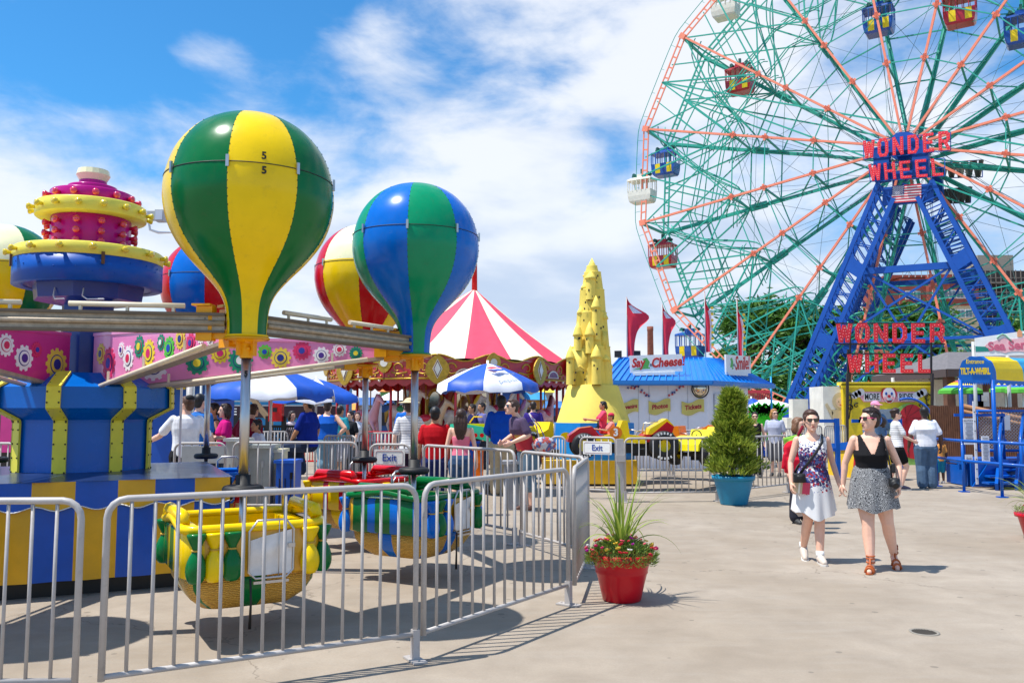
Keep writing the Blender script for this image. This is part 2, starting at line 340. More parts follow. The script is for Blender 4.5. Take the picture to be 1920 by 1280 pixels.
barrier('steel crowd barrier between the blue and green gondola and the red flower pot', (-.60, 5.725), (.49, 7.32), feet='b', nb=13)
barrier('steel crowd barrier seen end-on right beside the red flower pot', (.525, 7.34), (.79, 8.98), feet='b', nb=12)
barrier('steel crowd barrier in front of the man with the patterned shoulder bag', (.1, 10.42), (.78, 9.04), nb=9)
barrier('steel crowd barrier behind which the red shirt man and pink top woman stand', (-1.28, 12.35), (.05, 10.55), nb=14)
barrier('small gate barrier with an Exit sign beside the chrome pole of the ride', (gx(690, 12.6), 12.6), (gx(772, 12.5), 12.5), nb=6, sign='Exit')
barrier('steel crowd barrier in front of the man in the blue tank top', (gx(433, 13.4), 13.4), (gx(672, 13.3), 13.3), nb=9)
b9 = barrier('barrier with a blank grey panel where the white shirt man leans', (gx(322, 13.0), 13.0), (gx(425, 13.1), 13.1), nb=5)
mb = MB(); mb.box((.45, -.03, .96), (.62, .01, .26)); mb.build('panel', GREY, b9)
barrier('steel barrier glimpsed behind the column at the left edge', (gx(-60, 13), 13), (gx(30, 13), 13), nb=5)
barrier('gate barrier with an Exit sign in front of the red racing buggy', (gx(1086, 16.1), 16.1), (gx(1158, 15.7), 15.7), sign='Exit', nb=4)
barrier('long barrier between the Exit gate post and the blue plant pot', (gx(1169, 15.35), 15.35), (gx(1347, 15.5), 15.5), nb=12)
barrier('barrier behind the potted cypress, running back to the right', (gx(1350, 15.55), 15.55), (gx(1478, 17.2), 17.2), nb=14)
barrier('barrier left of the Exit gate behind the shoulder bag man', (gx(1030, 16.4), 16.4), (gx(1063, 16.3), 16.3), nb=4)
for k, (x0, x1, Y0, Y1) in enumerate(((1192, 1258, 21.5, 21.5), (1260, 1335, 21.5, 21.6), (1430, 1490, 23, 24), (605, 668, 17.2, 16.6), (670, 745, 19, 19), (745, 800, 20, 20), (405, 470, 20, 20), (472, 540, 20, 20.4))):
    barrier(('far white barrier under the wheels of the racing buggy', 'far white barrier behind the yellow buggy front wheels', 'far barrier below the man in the pale grey shirt', 'white slatted barrier right of the blue tank top man', 'barrier in front of the carousel behind the Exit sign',
             'carousel barrier left of the striped shirt visitor', 'far barrier behind the woman in magenta', 'far barrier behind the boy in white')[k], (gx(x0, Y0), Y0), (gx(x1, Y1), Y1), nb=9, rb=.02 if k > 2 else .0125)
mb = MB(); x = gx(1163, 15.4); mb.box((x, 15.4, .56), (.12, .1, 1.12)); mb.box((x, 15.34, .78), (.16, .06, .12)); tag(mb.build('gate_post', STEEL), 'square steel gate post with latch right of the Exit gate', 'post')
# ---------------------------------------------------------------- balloon ride
HC = V((-4.4, 8.8, 0))
def rope(mb, c, r, n=14, k=.008): mb.tube([(c[0]+r*cos(2*pi*i/n), c[1]+r*sin(2*pi*i/n), c[2]) for i in range(n)], k, 5, closed=True)
BPROF = smooth_prof([(.15, 0), (.155, .12), (.175, .24), (.225, .34), (.325, .455), (.445, .58), (.545, .71), (.61, .84), (.645, .98), (.652, 1.08), (.64, 1.2), (.595, 1.35), (.52, 1.48), (.4, 1.6), (.24, 1.685), (.1, 1.715), (.0, 1.72)], 3)
BPROF = [(r*.975, z) for r, z in BPROF]
def prof_r(z):
    for (r0, z0), (r1, z1) in zip(BPROF, BPROF[1:]):
        if z0 <= z <= z1 and z1 > z0: return r0+(r1-r0)*(z-z0)/(z1-z0)
    return 0
wick = None
def wicker():
    m = bpy.data.materials.new('wicker'); m.use_nodes = True; nt = m.node_tree; N = nt.nodes; L = nt.links; b = N['Principled BSDF']
    tc = N.new('ShaderNodeTexCoord'); w = N.new('ShaderNodeTexWave'); w.bands_direction = 'Z'; w.inputs['Scale'].default_value = 22; w.inputs['Distortion'].default_value = 5; w.inputs['Detail'].default_value = 3; w.inputs['Detail Scale'].default_value = 2.5
    L.new(tc.outputs['Object'], w.inputs['Vector']); r = N.new('ShaderNodeValToRGB'); r.color_ramp.elements[0].color = (.42, .2, .02, 1); r.color_ramp.elements[1].color = (.80, .47, .07, 1); L.new(w.outputs[0], r.inputs[0]); L.new(r.outputs[0], b.inputs['Base Color'])
    bp = N.new('ShaderNodeBump'); bp.inputs['Strength'].default_value = .6; bp.inputs['Distance'].default_value = .012; L.new(w.outputs[0], bp.inputs['Height']); L.new(bp.outputs[0], b.inputs['Normal']); b.inputs['Roughness'].default_value = .4
    return m
WICK = wicker()
def sqr(a, k=4.0):   # rounded-square radius factor
    c_, s_ = abs(cos(a)), abs(sin(a)); return 1/((c_**k+s_**k)**(1/k))
def balloon_car(num, loc, cols, lab, a0, rot, gcols, glab):
    """balloon (> gores, seam, rivets, number) with pole, tyre ring and gondola below: it swings as one thing"""
    m1, m2 = cols[:2]; t = thing('balloon_gondola_car', lab, 'ride car', (loc[0], loc[1], 0), rot, 'balloon cars of the ride')
    z0 = 2.19; ng = 8; per = 8; n = ng*per; k0 = a0-rot
    mats = list(cols)
    def mf(i, j):
        g = (j//per) % 2
        if len(cols) > 2 and BPROF[i][1] > 1.165 and g == 1: return 2
        return g
    mb = MB(); mb.lathe(BPROF, n, (0, 0, z0), mf=mf, a0=k0); mb.lathe([(.0, -.012), (.16, -.012), (.16, .004)], 24, (0, 0, z0), m=0); bal = mb.build('balloon', mats, t)
    s = MB(); r = prof_r(1.18); s.tube([((r+.002)*cos(2*pi*i/60), (r+.002)*sin(2*pi*i/60), z0+1.18) for i in range(60)], .0035, 5, closed=True); s.build('seam', BLK, bal)
    rv = MB(); lt = MB()
    for g in range(ng):
        a = k0+2*pi*g/ng; z = .42
        while z < 1.66:
            r = prof_r(z); rv.ball((r*cos(a), r*sin(a), z0+z), .0052, 5, 4); z += .055 if r > .3 else .07
        R = Matrix.Rotation(a, 3, 'Z'); lt = MB(); lt.box((.64*cos(a), .64*sin(a), z0+1.18), (.016, .022, .085), R=R); lt.build('latch', CHROME, bal)
    rv.build('rivet_rows', mat('dark_rivets', '3A3A30', metal=.6), bal)
    # bracket and pole
    p = MB(); p.lathe([(.165, -.02), (.165, -.0), (.06, .0)], 20, (0, 0, z0-.01)); p.lathe([(.17, -.03), (.17, -.014), (0, -.014)], 20, (0, 0, z0)); p.lathe([(.05, -.17), (.05, -.05), (.15, -.03)], 12, (0, 0, z0))
    for q in range(4): R = Matrix.Rotation(q*pi/2+.4, 3, 'Z'); p.box(R @ V((.065, 0, z0-.09)), (.05, .012, .12), R=R)
    p.ball((0, -.055, z0-.1), .017, 8, 6); p.build('pole_bracket', AMB, t)
    p = MB(); p.tube([(0, 0, z0-.17), (0, 0, 1.05)], .037, 16); p.tube([(0, 0, 1.05), (0, 0, .5)], .024, 12); p.build('pole', CHROME, t)
    p = MB(); p.tube([(.12*cos(2*pi*i/28), .12*sin(2*pi*i/28), 1.03) for i in range(28)], .034, 10, closed=True); p.lathe([(.0, 1.0), (.1, 1.0), (.1, 1.06), (.055, 1.07), (.055, 1.14), (0, 1.14)], 20); shade(p.build('tyre_ring', RUB, t))
    # gondola hull: rounded-square basket
    g1, g2, gr = gcols; n4 = 64
    def ring8(h, z, rc=.16):
        o = []; h *= .93; rc *= .93
        for k in range(4):
            for i in range(16):
                if i < 8: p = V((h, -(h-rc)+2*(h-rc)*i/8, 0))
                else: a = (i-8)/8*pi/2; p = V((h-rc+rc*cos(a), h-rc+rc*sin(a), 0))
                p = Matrix.Rotation(k*pi/2, 3, 'Z') @ p; p.z = z; o.append(p)
        return o
    mb = MB(); mb.loft([ring8(.24, .15, .12), ring8(.36, .17, .15), ring8(.455, .25), ring8(.51, .35), ring8(.525, .46)], caps=True)
    for i, f in enumerate(mb.f):
        if len(f) == 4: j = i % 16; mb.m[i] = 1 if j in (3, 4, 12) and (i//64) >= 0 else 0
    hull = mb.build('wicker_hull', [WICK, g2], t)
    mb = MB(); mb.loft([ring8(.53, .43), ring8(.565, .45), ring8(.565, .77), ring8(.55, .79)], caps=False); mb.loft([ring8(.51, .44), ring8(.51, .79)], caps=False); mb.loft([ring8(.2, .5), ring8(.52, .5)], caps=True)
    for i, f in enumerate(mb.f):
        if i < 64*3: j = i % 64; mb.m[i] = 1 if (j//16) % 2 == 0 and (j % 16) in (0, 1, 3, 4, 7, 6) else (2 if (j//16) % 2 == 1 else 0)
    mb.build('side_band', [g1 if num != '6' else BLU, g2 if num != '6' else GRN, mat('ochre_gelcoat', 'E0A81C', rough=.3, coat=.5)], t)
    mb = MB(); R_ = ring8(.56, .81)
    R_ = [p_+V((0, 0, .05*max(0, cos(2*math.atan2(p_.y, p_.x)))**2)) for p_ in R_]; mb.tube(R_, .036, 8, closed=True); shade(mb.build('rim', gr, t))
    mb = MB()
    for s_ in (-1, 1): mb.box((s_*.42, 0, .62), (.12, .8, .34)); mb.box((s_*.3, 0, .56), (.26, .8, .1))
    for s_ in (-1, 1): mb.tube([(s_*.5, -.34, .83), (s_*.5, -.3, .9), (s_*.5, .3, .9), (s_*.5, .34, .83)], .05, 8)
    mb.build('seats', gr, t)
    for fs_ in (-1, 1):
        for bi, bx in enumerate((-.47, -.335, -.2, .42, .545)):
            by = -.585 if bx < .5 else -.52
            bx *= .93; by *= .935; c = (bx*-fs_, by*-fs_) if fs_ == 1 else (bx, by)
            sb = MB(); sb.lathe(smooth_prof([(.0, .42), (.045, .425), (.07, .48), (.072, .55), (.05, .62), (.026, .665), (.045, .71), (.07, .775), (.055, .79), (0, .79)], 2), 14, (c[0], c[1], 0), rf=lambda a_, z_: 1+.07*sin(7*a_))
            o = sb.build('sandbag', (g1 if bi % 2 else g2), t); rp = MB(); rope(rp, (c[0], c[1], .665), .031); rp.build('rope', mat('rope', 'C9A13B', rough=.8), o)
    # ring bolts at the rim
    # door: chrome frame with a white tarp hanging in it, black strap below
    d = thing_part = MB(); dw, z1, z2 = .165, .42, .86
    R = Matrix.Identity(3); ctr = V((.095, -.545, 0))
    P = [(-dw, z1+.05), (-dw+.05, z1), (dw-.05, z1), (dw, z1+.05), (dw, z2-.08), (dw-.06, z2), (-dw+.06, z2), (-dw, z2-.08)]
    d.tube([ctr+R @ V((x, -.02, z)) for x, z in P], .009, 8, closed=True)
    for x in (-.055, .055): d.tube([ctr+R @ V((x, -.02, z1)), ctr+R @ V((x, -.02, z2))], .004, 6)
    d.box(ctr+R @ V((dw-.02, -.03, .66)), (.05, .03, .03), R=R); d.box(ctr+R @ V((0, -.02, z1-.03)), (.26, .03, .02), R=R)
    do = d.build('door', CHROME, t)
    tp = MB(); nx, nz = 12, 14; vs = []
    for i in range(nz+1):
        for j in range(nx+1):
            x = -dw+.012+(2*dw-.024)*j/nx; z = z1+.02+(.27+.07*j/nx)*i/nz
            vs.append(ctr+R @ V((x, -.004+.03*noise.noise(V((x*9, z*7, float(num) if num.isdigit() else 1))), z)))
    tp.add(vs, [(i*(nx+1)+j, i*(nx+1)+j+1, (i+1)*(nx+1)+j+1, (i+1)*(nx+1)+j) for i in range(nz) for j in range(nx)], 0, True); tp.build('tarp', cloth('white_tarp', 'E9E3DD'), do)
    st = MB(); st.tube([ctr+R @ V((-dw+.01, -.04, .43)), ctr+R @ V((-dw+.02, -.03, .25)), ctr+R @ V((-dw+.015, -.03, .05))], [.008, .008, .012], 6); st.build('strap', BLK, t)
    Ms = Matrix.Translation((0, 0, .83)) @ Matrix.Diagonal((.94, .94, .9, 1)) @ Matrix.Translation((0, 0, -.83))
    for ch in list(t.children):
        if ch.name.split('.')[0] in ('wicker_hull', 'side_band', 'rim', 'seats', 'sandbag', 'door', 'strap'):
            ch.data.transform(Ms); [g.data.transform(Ms) for g in ch.children]
    hb = MB()
    for s_ in (-1,): hb.tube([(.1, .35, .8), (.1, .35, .95), (.16, .35, 1.0), (.34, .35, 1.0), (.4, .35, .95), (.4, .35, .8)], .012, 6)
    hb.build('hand_rail', CHROME, t)
    if num in ('5',):
        for zz in (1.235, 1.125):
            r = prof_r(zz); aa = math.atan2(-loc[1], -loc[0])-rot+.14
            M = Matrix.Translation((0, 0, z0+zz)) @ Matrix.Rotation(aa+pi/2, 4, 'Z') @ Matrix.Translation((0, -r-.004, 0)) @ Matrix.Rotation(pi/2, 4, 'X'); text(num, .075, M, BLK, bal, name='number', world=False, ext=.002, off=.002)
        text(num, .06, Matrix.Translation((-.008, -.039, 1.9)) @ Matrix.Rotation(pi/2, 4, 'X'), BLK, t, name='number', world=False, ext=.002, off=.002)
    return t
BP = {}
def place(num, px, Y): x = gx(px, Y); BP[num] = V((x, Y, 0)); return (x, Y)
# angle where the gore boundary nearest the camera falls: chosen from each balloon in the photograph
def edge_a(off, loc):  # off in units of radius, as seen from the camera
    v = V((loc[0], loc[1])); base = math.atan2(-v.y, -v.x); return base+math.asin(off)
l5 = place('5', 456, 6.5); balloon_car('5', l5, (YEL, GRN), 'nearest balloon car, yellow and green striped, with a yellow gondola and the number 5', edge_a(-.25, l5), .52, (YEL, GRN, YEL), '')
l6 = place('6', 776, 8.54); balloon_car('6', l6, (TEAL, BLU), 'blue and green striped balloon car over a green and blue gondola', edge_a(-.13, l6), 1.05, (GRN, BLU, GRN), '')
l7 = place('7', 683, 10.43); balloon_car('7', l7, (RED, YEL, CRM), 'red and yellow striped balloon car behind the blue and green one', edge_a(-.15, l7), .95, (RED, YEL, RED), '')
l8 = place('8', 385, 11.3); balloon_car('8', l8, (RED, BLU), 'blue and red balloon car mostly hidden behind the nearest balloon', edge_a(-.12, l8), .2, (BLU, RED, BLU), '')
l9 = place('9', -12, 10.43); balloon_car('9', l9, (GRN, YEL, CRM), 'green and cream balloon car cut off by the left edge', edge_a(.38, l9), .1, (GRN, YEL, GRN), '')
BP['4'] = V((-4.75, 5.95, 0)); balloon_car('4', BP['4'], (RED, BLU), 'balloon car just outside the left edge, seen only by its shadow', 0, 0, (BLU, RED, BLU), '')
# hub, arms and base of the ride
def ride_hub():
    t = thing('ride_centre', 'blue and yellow centre column of the balloon ride with pink lamp-studded crown and arms', 'ride centre', HC)
    h = V((0, 0, 0)); Zs = lambda py: zy(py, HC.y)
    s = 1600/8.8
    # striped skirt base, square, turned 25 degrees
    R = Matrix.Rotation(radians(24.8), 3, 'Z'); a = 1.3; H0, H1 = .14, 1.0
    cl = [V((-a, -a, 0)), V((a, -a, 0)), V((a, a, 0)), V((-a, a, 0))]
    base = MB(); vl = MB(); per = 6.8; 
    for k in range(4):
        p, q = R @ cl[k], R @ cl[(k+1) % 4]; d = (q-p); nrm = V((d.y, -d.x, 0)).normalized(); n = 84
        for i in range(n):
            x0, x1 = i/n, (i+1)/n; st = int((x0*7.9)+.1) % 2
            def pt(u, z, o): return p+d*u+nrm*(o+.014*sin(u*37+z*3)+.01*noise.noise(V((u*11, z*4, k))))+V((0, 0, z))
            zz = [H0, H0+.2, H0+.4, H1-.22, H1-.02]
            for z0, z1 in zip(zz, zz[1:]): base.add([pt(x0, z0, .0), pt(x1, z0, .0), pt(x1, z1, 0), pt(x0, z1, 0)], [(0, 1, 2, 3)], st, True)
            sc0, sc1 = .02*cos(x0*2*pi*7.9*1), .02*cos(x1*2*pi*7.9)
            vl.add([pt(x0, H1-.23+sc0, .03), pt(x1, H1-.23+sc1, .03), pt(x1, H1, .012), pt(x0, H1, .012)], [(0, 1, 2, 3)], 1-st, True)
            vl.tube([pt(x0, H1-.23+sc0, .034), pt(x1, H1-.23+sc1, .034)], .005, 4, 2)
    vin_b = mat('blue_vinyl', '0050B4', rough=.38, var=.12, bump=.5, bscale=5, dirt=.08); vin_y = mat('yellow_vinyl', 'E2A808', rough=.38, var=.12, bump=.5, bscale=5, dirt=.1)
    base.build('skirt', [vin_y, vin_b], t); vl.build('valance', [vin_y, vin_b, WHT], t)
    u = MB(); u.box((0, 0, .07), (2.4, 2.4, .14), R=R); u.build('undercarriage', BLK, t)
    tp = MB(); c4 = [R @ (p*1.02)+V((0, 0, H1)) for p in cl]; c5 = [R @ (p*.45)+V((0, 0, H1+.03)) for p in cl]; tp.loft([c4, c5], sm=False); tp.build('deck', mat('dark_blue_deck', '1C2E58', rough=.3, coat=.15, var=.3), t)
    # octagonal flared column
    pr = [(.60, 890), (.60, 791), (.605, 786), (.80, 765), (.795, 728), (.56, 702)]; oc = MB(); n8 = 8; aa = radians(9)
    def rg(r, z): return [V((r*cos(aa+i*pi/4), r*sin(aa+i*pi/4), z)) for i in range(8)]
    oc.loft([rg(r*1.06, Zs(y)) for r, y in pr], sm=False); oc.build('lower_column', mat('blue_column_panel', '0064C0', rough=.25, spec=.3, coat=.1, var=.08, dirt=.06), t)
    ribm = mat('lemon_trim', 'E9DC3C', rough=.4, dirt=.12)
    for i in range(8):
        rb = MB(); bo = MB(); a_ = aa+i*pi/4; tg = V((-sin(a_), cos(a_), 0))
        for (r0, y0), (r1, y1) in zip(pr, pr[1:]):
            A = V((r0*1.075*cos(a_), r0*1.075*sin(a_), Zs(y0))); B = V((r1*1.075*cos(a_), r1*1.075*sin(a_), Zs(y1))); rb.bar(A, B, .125, .02, up=V((cos(a_), sin(a_), 0)))
            m_ = max(2, int((B-A).length/.11))
            for k in range(m_):
                for sgn in (-1, 1): bo.ball(A.lerp(B, (k+.5)/m_)+tg*sgn*.052+V((cos(a_), sin(a_), 0))*.012, .009, 5, 4)
        ro = rb.build('rib', ribm, t); bo.build('bolt_rows', BLK, ro)
    # middle shaft and upper drums
    uc = MB(); uc.lathe([(.25, Zs(702)), (.25, Zs(575)), (.52, Zs(566)), (.54, Zs(540)), (.69, Zs(540))], 8, a0=.2, sm=False); uc.build('shaft', mat('navy_shaft', '003088', rough=.3, coat=.2), t)
    d = MB(); d.lathe([(.6, Zs(541)), (.705, Zs(541)), (.705, Zs(496)), (.6, Zs(496))], 48)
    for i in range(26): a_ = i*.5; z_ = Zs(505+(i*7) % 28); d.ball((.705*cos(a_), .705*sin(a_), z_), .008, 5, 4)
    d.build('blue_drum', DBLU, t)
    def ringy(y0, y1, r, nm, m_): q = MB(); q.lathe([(0, Zs(y0)), (r, Zs(y0)), (r, Zs(y1)), (0, Zs(y1))], 56); 
    tiers = [('yellow_ring', 496, 474, .71, PYEL), ('pink_drum', 474, 413, .385, MAG), ('yellow_ring', 413, 388, .53, PYEL), ('pink_tier', 388, 365, .40, MAG), ('pink_tier', 365, 352, .24, MAG), ('pink_neck', 352, 341, .135, MAG)]
    for nm, y0, y1, r, m_ in tiers:
        q = MB(); z0, z1 = Zs(y0), Zs(y1); q.lathe([(0, z0), (r*.985, z0), (r, z0+.008), (r, z1-.008), (r*.985, z1), (0, z1)], 56); q.build(nm, m_, t)
    q = MB(); q.lathe([(0, Zs(341)), (.13, Zs(341)), (.165, Zs(330)), (.15, Zs(320)), (.09, Zs(318)), (0, Zs(318))], 16, sm=False); q.build('cap', CRM, t)
    lr = mat('red_lamp', 'E0284A', rough=.12, coat=1, var=.3, scale=90); ly = mat('amber_lamp', 'F2D21A', rough=.12, coat=1, var=.3, scale=90)
    def lamps(y, r, n, m_, a0, base): 
        for i in range(n):
            a_ = a0+2*pi*i/n
            if sin(a_) > .75: continue
            q = MB(); z = Zs(y); e = V((cos(a_), sin(a_), 0)); c0 = e*r+V((0, 0, z)); q.tube([c0, c0+e*.035, c0+e*.05, c0+e*.07, c0+e*.078], [.018, .026, .036, .032, .004], 10); o = q.build('lamp', m_, t)
    lamps(484, .71, 16, ly, .1, 0); lamps(401, .53, 16, ly, .25, 0); lamps(377, .40, 14, lr, .3, 0)
    for y in (427, 446, 464): lamps(y, .385, 12, lr, .15, 0)
    for a_ in (-.95, -2.45): cl_ = MB(); cl_.box((.72*cos(a_), .72*sin(a_), Zs(502)), (.02, .03, .12), R=Matrix.Rotation(a_, 3, 'Z')); cl_.build('clamp', mat('rusty_clamp', '6B4A30', metal=.5, rough=.5), t)
    cb = MB()
    for a_, l in ((-1.75, .2), (-1.2, .3)): cb.tube([(.5*cos(a_), .5*sin(a_), Zs(552)), (.5*cos(a_), .5*sin(a_)-.02, Zs(566)), (.5*cos(a_)+l*.3, .5*sin(a_)-.1, Zs(574)), (.5*cos(a_)+l, .5*sin(a_)-.2, Zs(576))], .007, 5)
    cb.build('cables', WHT, t)
    # arms: tapering panels with gear wheels, a fluorescent tube along the lower edge, yellow end bracket
    alu = mat('weathered_aluminium', 'B0A08A', rough=.45, metal=.3, var=.3, scale=14, dirt=.5)
    tubm = mat('lamp_tube_casing', 'E6D9BE', rough=.35, var=.12, dirt=.25)
    GC = [('F4EFEF', 'E02858'), ('0F8F6C', 'F2D837'), ('F2D837', 'D3286E'), ('0F8F6C', 'F4F4F0'), ('5CC93C', '1243B0'), ('F2D34A', '1E2F88'), ('E0306A', '3040A8'), ('F4EFEF', '4B2A8C')]
    zb = 2.28
    order = ['4', '5', '6', '7', '8', '9']
    for k in order:
        e = BP[k]-HC; e.z = 0; L_ = e.length-.2; dr = e.normalized(); side = V((-dr.y, dr.x, 0))
        r0 = .34; top0, top1, b0, b1 = zb+.1, zb+.02, zb-.44, zb-.12
        arm = MB()
        for sg in (1, -1):
            o_ = side*sg*.05; arm.add([dr*r0+o_+V((0, 0, b0)), dr*L_+o_+V((0, 0, b1)), dr*L_+o_+V((0, 0, top1)), dr*r0+o_+V((0, 0, top0))], [(0, 1, 2, 3)])
        arm.bar(dr*r0+V((0, 0, top0)), dr*L_+V((0, 0, top1)), .12, .03); arm.bar(dr*r0+V((0, 0, b0)), dr*L_+V((0, 0, b1)), .12, .03, m=1)
        ao = arm.build('arm_panel', [PINK if k in '567' else HOT, alu], t, fix=False)
        rnd = random.Random(int(k)*5)
        for sg in (1, -1):
            x = r0+.2; i = rnd.randrange(4)
            while x < L_-.25:
                fr = (x-r0)/(L_-r0); lo = b0+(b1-b0)*fr; hi = top0+(top1-top0)*fr; big = .105+.055*(i % 2)*(1-fr*.5)-.03*((i//2) % 2); r = min(big, (hi-lo)*.36); cz = lo+(hi-lo)*(.62 if i % 2 == 0 else .4)
                M = frame(dr*x+side*sg*.052+V((0, 0, cz)), dr*sg*-1 if sg > 0 else dr); 
                M = frame(dr*x+side*sg*.0515+V((0, 0, cz)), -dr if sg > 0 else dr)
                nt_ = 10+2*(i % 3); pol = []
                for q in range(nt_):
                    for fa, rr in ((-.32, .84), (-.2, 1), (.2, 1), (.32, .84)): a_ = 2*pi*(q+fa)/nt_; pol.append((r*rr*cos(a_), r*rr*sin(a_)))
                c1, c2 = GC[(i+int(k)) % 8]; g = MB(); g.prism(pol, M, .004, 0); g.prism(circ(r*.60, 20), M @ Matrix.Translation((0, 0, .004)), .003, 1); g.prism(circ(r*.53, 20), M @ Matrix.Translation((0, 0, .007)), .003, 0); g.prism(circ(r*.33, 18), M @ Matrix.Translation((0, 0, .010)), .003, 2)
                g.build('gear_decoration', [mat('gear_'+c1, '#'+c1, rough=.4), mat('gear_'+('222A80' if i % 2 else 'C02860'), '#'+('222A80' if i % 2 else 'C02860'), rough=.4), mat('gear_'+c2, '#'+c2, rough=.4)], ao)
                x += r*1.55+.05; i += 1
        tb = MB(); A = dr*(r0+.25)-side*.12+V((0, 0, b0-.0)); B = dr*(L_-.25)-side*.12+V((0, 0, b1-.03))
        tb.tube([A, B], .022, 8)
        for q in (.15, .5, .85): P = A.lerp(B, q); tb.box(P+V((0, 0, .05)), (.02, .02, .12))
        tb.build('light_tube', tubm, t)
        E_ = MB(); Mz = Matrix.Rotation(math.atan2(dr.y, dr.x), 3, 'Z'); E_.box(dr*(L_-.02)+V((0, 0, zb-.02)), (.16, .15, .3), R=Mz); E_.box(dr*(L_+.12)+V((0, 0, zb-.10)), (.3, .1, .1), R=Mz); E_.box(dr*(L_-.02)+V((0, 0, zb+.15)), (.1, .22, .02), R=Mz)
        E_.build('arm_bracket', AMB, t)
        hb = MB(); hb.box(dr*.4+V((0, 0, b0+.03)), (.14, .12, .09), R=Mz); hb.build('arm_root', AMB, t)
    def chord(A, B, n1=None):
        A = A-HC; B = B-HC; A.z = B.z = zb; d = (B-A).normalized(); sd_ = V((-d.y, d.x, 0)); inn = -(A+B).normalized() if 0 else V((0, 0, 0))
        q = MB(); A2, B2 = A+d*.16, B-d*.16; q.bar(A2, B2, .07, .11); q.bar(A2+V((0, 0, .066)), B2+V((0, 0, .066)), .13, .022, 1); q.bar(A2+V((0, 0, -.064)), B2+V((0, 0, -.064)), .11, .018, 1)
        for sg in (1, -1): q.tube([A2+sd_*sg*.05, B2+sd_*sg*.05], .022, 6)
        q.build('cross_beam', [alu, mat('rusty_beam_top', '6E604F', rough=.7, dirt=.5)], t)
        q = MB()
        for u0, u1 in ((.55, .88), (.12, .42)): q.tube([A2.lerp(B2, u0)+V((0, 0, .13)), A2.lerp(B2, u1)+V((0, 0, .13))], .02, 8); [q.box(A2.lerp(B2, u0+(u1-u0)*w)+V((0, 0, .105)), (.02, .02, .05)) for w in (.1, .5, .9)]
        q.build('light_tube', tubm, t)
    for a_, b_ in (('4', '5'), ('5', '6'), ('6', '7'), ('7', '8'), ('8', '9')): chord(BP[a_].copy(), BP[b_].copy())
    for k, off in (('5', V((-.3, -.04, 0))), ('6', V((-.33, -.08, 0)))):
        e = BP[k]-HC; c = V((e.x, e.y, zb))+off; q = MB(); q.box(c, (.12, .1, .26)); q.box(c+V((.12, .02, -.08)), (.2, .08, .07)); q.box(c+V((-.02, 0, .14)), (.14, .14, .015)); q.build('end_clamp', AMB, t)
        text(k, .075, Matrix.Translation(HC+c+V((0, -.053, .01))) @ Matrix.Rotation(pi/2, 4, 'X'), BLK, t, name='number', ext=.002, off=.002)
ride_hub()
# floodlight peeping out behind the crown
t = thing('floodlight', 'grey floodlight on a bent white arm behind the pink ride crown', 'floodlight', at(285, 405, 12))
q = MB(); q.box((0, 0, 0), (.2, .12, .12)); q.box((.14, -.03, -.01), (.12, .14, .16)); q.build('housing', GREY, t); q = MB(); q.tube([(-.05, 0, -.06), (-.02, 0, -.2), (.1, 0, -.24), (.5, 0, -.24), (.5, 0, -3.9+.0)], .018, 6); q.build('arm', WHT, t)
q = MB(); q.box((.14, -.105, -.01), (.1, .005, .13)); q.build('glass', mat('lamp_glass', 'D8DCE0', rough=.1), t)
